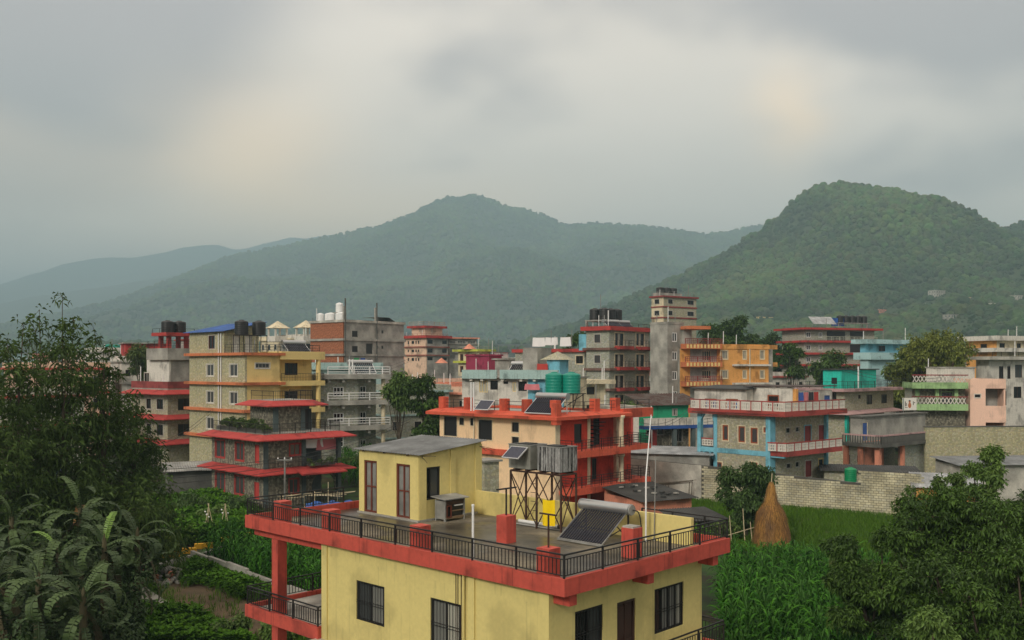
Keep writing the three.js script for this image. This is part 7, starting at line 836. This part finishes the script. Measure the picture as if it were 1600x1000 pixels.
// ---------------------------------------------------------------- the town beyond, on ground that rises to the hills
const rise = (D) => 46 * sm(clamp((D - 230) / 1300)) ;
{
  const pos = [], idx = [], nx = 40, nz = 30; for (let j = 0; j <= nz; j++) for (let i = 0; i <= nx; i++) { const D = lerp(215, 2600, j / nz), x = lerp(-1, 1, i / nx) * (400 + D * 0.9); pos.push(x, rise(D) - 0.15 + 2.5 * (fbm(x / 90, D / 90, 3, 6) - 0.5) * step(250, 500, D), -D); } for (let j = 0; j < nz; j++) for (let i = 0; i < nx; i++) { const a = j * (nx + 1) + i; idx.push(a, a + 1, a + nx + 2, a, a + nx + 2, a + nx + 1); }
  const g = new THREE.BufferGeometry(); g.setAttribute('position', new THREE.Float32BufferAttribute(pos, 3)); g.setIndex(idx); g.computeVertexNormals(); struct('terrain', metres(g), mat([0.16, 0.20, 0.09], { map: T.soil, rough: 1 }));
  const R = rng(818), per = blobs.map(() => []), m4 = new THREE.Matrix4(), q = new THREE.Quaternion(); for (let k = 0; k < 5200; k++) { const D = lerp(420, 2400, Math.pow(R(), 1.2)), px = lerp(-80, 1680, R()), x = (px - CX) / F * D; if (fbm(x / 60, D / 60, 3, 91) < 0.47 + (D < 650 ? 0.06 : 0)) continue; const s = 3.2 * (0.7 + 0.8 * R()); m4.compose(V(x, rise(D) + s * 0.5, -D), q.setFromAxisAngle(V(0, 1, 0), R() * 6), V(s, s * 1.1, s)); per[k % 3].push([m4.clone(), mixc(forestTones[0], [0.06, 0.10, 0.03], R())]); }
  per.forEach((l, k) => { const im = new THREE.InstancedMesh(blobs[k], forestMat, l.length); l.forEach(([m, c], i) => { im.setMatrixAt(i, m); im.setColorAt(i, col(...c)); }); im.name = numbered('forest'); im.castShadow = im.receiveShadow = true; tag(im, 'distant groves of trees on the valley floor beyond the town', 'forest', 'valley groves', 'stuff'); scene.add(im); });
}
const winG = bx(-0.55, 0.55, 0, 1.25, 0.0, 0.05), paneG = bx(-0.45, 0.45, 0.1, 1.15, 0.045, 0.058);
function farHouse(px, D, w, d, n, m, bandM, label, a = 46, o = {}) {
  const H = new House(o.name ?? 'far_house', label, px, D, a, o.group, o.base ?? rise(D) - 0.3), fh = 2.95, y1 = n * fh; H.box('wall', m, 0, w, 0, y1, 0, d); H.box('roof_slab', bandM, -0.4, w + 0.4, y1, y1 + 0.3, -0.4, d + 0.4);
  for (let k = 1; k < n; k++) H.band(bandM, 0, w, 0, d, k * fh - 0.1, 0.22, 0.3);
  const wn = (f, u, y) => { const q = H.put(part('window', winG, o.frame ?? M.concretePale, H.g), f, f === 'R' ? -0.001 : -0.001, u, y); part('pane', paneG, M.glass, q); };
  for (let k = 0; k < n; k++) { if (o.max && k < n - o.max) continue; for (let u = 1.6; u < w - 1; u += 3.0) wn('R', u, k * fh + 0.95); for (let u = 1.6; u < d - 1; u += 3.0) wn('L', u, k * fh + 0.95); }
  if (o.par ?? 1) H.ring('parapet', o.parM ?? m, 0, w, 0, d, [[0.2, y1 + 0.29], [0.2, y1 + 1.0], [0.05, y1 + 1.0], [0.05, y1 + 0.29]]);
  { const R = rng(Math.round(px * 3 + D)); for (let k = 0; k < 3; k++) { const x = R() * w, b = R() * d; part('vent_pipe', bar([x, y1 + 0.2, -b], [x, y1 + 1.5 + 1.5 * R(), -b], 0.06), R() < 0.6 ? M.whitePlastic : M.galv, H.g); } }
  if (o.room) { H.box('stair_room', m, w * 0.3, w * 0.75, y1 + 0.3, y1 + 2.7, d * 0.3, d * 0.75); H.box('room_roof', bandM, w * 0.25, w * 0.8, y1 + 2.7, y1 + 2.9, d * 0.25, d * 0.8); }
  for (let k = 0; k < (o.tanks ?? 0); k++) tank(H.w(w * 0.3 + k * 1.5, y1 + (o.room ? 2.9 : 0.3), d * 0.4), 0.65, 1.4, o.tm ?? M.black, 'small tank on the ' + label.split(' ').slice(0, 4).join(' '), 'tanks on far roofs');
  return H;
}
const reds = paint(0.48, 0.07, 0.055), oc = paint(0.62, 0.42, 0.18);
[ // px, D, w, d, storeys, wall, edge, label, angle, options
  [757, 250, 9, 9, 4, M.concrete, M.concrete, 'plain grey block with a tank tower behind the lime-edged guest house', 40, { room: 1, tanks: 1 }],
  [782, 262, 10, 8, 4, M.concretePale, reds, 'pale grey house with dark red edges beyond the crimson house', 30, {}],
  [806, 285, 9, 9, 4, M.stoneGrey, M.concrete, 'grey stone house seen above the stone wing', 50, { room: 1 }],
  [828, 300, 12, 8, 4, M.white, M.concrete, 'white house partly hidden by the drying bed sheets', 35, { tanks: 2 }],
  [608, 230, 8, 9, 4, M.paleBlue, M.tealPaint, 'pale teal house behind the unfinished building', 35, {}],
  [716, 270, 10, 9, 5, M.cream, M.salmon, 'cream house with salmon edges behind the rose hotel', 44, { room: 1 }],
  [664, 150, 10, 8, 2, M.rose, reds, 'low rose house with a red roof edge below the terracotta hotel', 30, { base: 3 }],
  [706, 140, 8, 7, 2, M.salmon, M.salmon, 'small salmon house with a red sheet roof beside the dark tree', 40, { base: 2.6 }],
  [735, 128, 7, 7, 2, M.rose, M.salmon, 'small rose house in front of the lime-edged guest house', 46, { base: 2.2 }],
  [790, 150, 9, 8, 3, M.concrete, M.concrete, 'bare grey concrete house with rooftop frames behind the sky-blue parapets', 40, { base: 1.5, room: 1 }],
  [815, 165, 8, 8, 4, M.cream, reds, 'cream house with a dark red flat roof next to the stone wing', 30, {}],
  [1225, 250, 12, 9, 4, M.stoneGrey, reds, 'grey house with red edges beyond the orange apartments', 30, {}],
  [1205, 175, 9, 8, 3, M.white, reds, 'white house with a red edge glimpsed past the orange apartments', 30, { base: 1 }],
  [1395, 230, 11, 9, 4, M.paleBlue, M.blue, 'pale blue house far behind the broad olive tree', 36, {}],
  [1440, 250, 10, 9, 4, M.salmon, reds, 'salmon house glimpsed through the broad olive tree', 36, {}],
  [1496, 260, 10, 9, 5, M.concretePale, reds, 'pale house with red edge above the cream balconies', 30, {}],
  [1530, 240, 12, 9, 5, M.concrete, reds, 'grey house with a red water tank above the cream balconies', 30, { tanks: 1, tm: M.redTank }],
  [1572, 232, 14, 9, 5, M.mauve, M.concrete, 'mauve house carrying green tanks above the cream balconies', 24, { tanks: 4, tm: M.greenTank }],
  [1420, 132, 8, 6, 2, M.concrete, M.concrete, 'grey low house in the shade of the broad olive tree', 30, { base: 0.5 }],
  [1210, 148, 8, 7, 2, M.white, M.orangeBand, 'small white house beside the blue awning', 30, { base: 0.5 }],
  [10, 120, 12, 9, 4, M.rose, reds, 'rose house with red edges behind the feathery trees', 30, {}],
  [70, 135, 10, 9, 4, M.concretePale, M.concrete, 'pale concrete house behind the feathery trees', 40, {}],
  [120, 150, 10, 9, 4, M.cream, reds, 'cream house with red edges behind the feathery trees', 40, {}],
  [155, 175, 9, 9, 5, M.white, M.concrete, 'white flat-roofed house behind the feathery trees', 40, { tanks: 3, tm: M.greenTank }],
  [-30, 100, 10, 9, 3, M.stoneGrey, reds, 'grey stone house with red edges behind the feathery trees', 30, {}],
  [275, 185, 9, 9, 5, M.concrete, reds, 'grey house with red edges between the tank tower and the blue sloping roof', 40, { room: 1 }],
  [470, 190, 9, 9, 6, M.white, M.cream, 'white house with cream roof edge beside the unfinished building', 40, {}],
  [436, 200, 9, 9, 6, M.cream, M.cream, 'cream house rising behind the yellow plaster apartments', 40, {}],
  [500, 130, 9, 8, 4, M.tealPaint, M.tealPaint, 'teal painted house below the unfinished building', 30, {}],
  [600, 122, 9, 7, 3, M.stoneGrey, M.tealPaint, 'grey house with teal slab edges behind the open-crowned tree', 25, {}],
].forEach(([px, D, w, d, n, m, b, l, a, o]) => farHouse(px, D, w, d, n, m, b, l, a, o));
// pyramid roofs of two pale kiosks on a white house
{ const c = (px, py, D, label) => { const p = at(px, py, D), t = thing('roof_kiosk', label, 'kiosk', p, 0.8); const r = part('kiosk_roof', metres(new THREE.ConeGeometry(2.6, 1.5, 4)), M.cream, t); r.position.y = 2.6; r.rotation.y = 0.78; for (const [x, z] of [[-1.3, -1.3], [1.3, -1.3], [-1.3, 1.3], [1.3, 1.3]]) part('post', bx(x - 0.15, x + 0.15, -0.6, 1.9, z - 0.15, z + 0.15), M.white, t); part('base', bx(-1.6, 1.6, -0.9, 0.2, -1.6, 1.6), M.white, t); }; c(434, 527, 194, 'pale pyramid-roofed kiosk on the cream house'); c(478, 527, 186, 'pale pyramid-roofed kiosk on the white house beside the unfinished building'); }
// rows of small houses far out, seen as slivers above the roofs
{ const R = rng(4242), cols = [[M.white, 'white'], [M.cream, 'cream'], [M.rose, 'rose'], [M.concrete, 'grey'], [M.salmon, 'salmon'], [M.paleBlue, 'pale blue']], tr = [reds, M.concrete, M.tealPaint, M.maroon];
  for (let k = 0; k < 62; k++) { const D = lerp(260, 620, R()), px = 20 + k * 25.6 + (R() - 0.5) * 30, [m, cn] = cols[Math.floor(R() * 6)], n = 2 + Math.floor(R() * 4); farHouse(px, D, 8 + R() * 6, 8 + R() * 3, n, m, tr[Math.floor(R() * 4)], `distant ${cn} town house on the far side of the valley floor`, 20 + R() * 50, { group: `distant ${cn} houses`, max: 3, par: 0, room: R() < 0.4 }); } }
// houses on the wooded slope
HILLSIDE.forEach(([px, py, n, m, l, w]) => { const [D, y] = spotOn(hillY, px, py); farHouse(px, D, w * D / 1000, 10 * D / 1000, n, M[m], M[m], l, 30, { base: y - 1.5, name: 'hillside_house', par: 0 }); });
// wires slung between the houses
{ const sag = (a, b, k) => Array.from({ length: 9 }, (_, i) => { const u = i / 8; return [lerp(a[0], b[0], u), lerp(a[1], b[1], u) - k * 4 * u * (1 - u), lerp(a[2], b[2], u)]; });
  [[[1320, 640, 84], [1215, 610, 110], 'from the blue-pillared house roof to the orange apartments'], [[1215, 610, 110], [1100, 655, 92], 'from the orange apartments down to the emerald-walled house'], [[1320, 575, 112], [1470, 590, 112], 'from the turquoise room to the green balconies'], [[500, 590, 105], [640, 560, 130], 'from the grey white-railed house towards the rose hotel'], [[860, 615, 75], [930, 590, 112], 'from the coral house roof to the grey hotel'], [[1000, 660, 76], [1075, 640, 86], 'from the coral house balcony to the blue-pillared house'], [[330, 640, 84], [240, 690, 90], 'from the red-eaved stone house to the patched hut']].forEach(([a, b, l]) => { for (const d of [0, 5]) solo('house_wire', tube(sag(at(a[0], a[1] + d, a[2]), at(b[0], b[1] + d, b[2]), 0.6), 0.02, 16, 4), M.black, 'thin black wire sagging ' + l, 'wire', [0, 0, 0], 0, 'wires ' + l); }); }
// neighbourhood trees between far houses
{ const base = [[501, [DK, MD]], [502, [MD, OL]], [503, [DK, [0.04, 0.08, 0.02]]]].map(([s, tones], i) => { const t = tree('town_tree', ['dark green', 'olive green', 'blackish green'][i] + ' leafy town tree between the far houses', 'tree', [(i * 300 - 330) / F * 260, rise(260) - 0.3, -260], s, { h: 10, lobes: lobesIn(s, 10, 6.5, 3.0, 2.8, 1.5), n: 2600, len: 0.75, wid: 0.36, tones, clumps: 12, tr: 0.22, fork: 0.35 }, ['dark green', 'olive green', 'blackish green'][i] + ' town trees'); return t; }); const R = rng(77);
  for (let k = 0; k < 48; k++) { const D = lerp(205, 560, Math.pow(R(), 1.3)), px = 10 + k * 33.3 + (R() - 0.5) * 40; copy(base[k % 3], [(px - CX) / F * D, rise(D) - 0.4, -D], R() * 6, undefined, 0.65 + 0.65 * R()); } }
renderer.render(scene, camera);
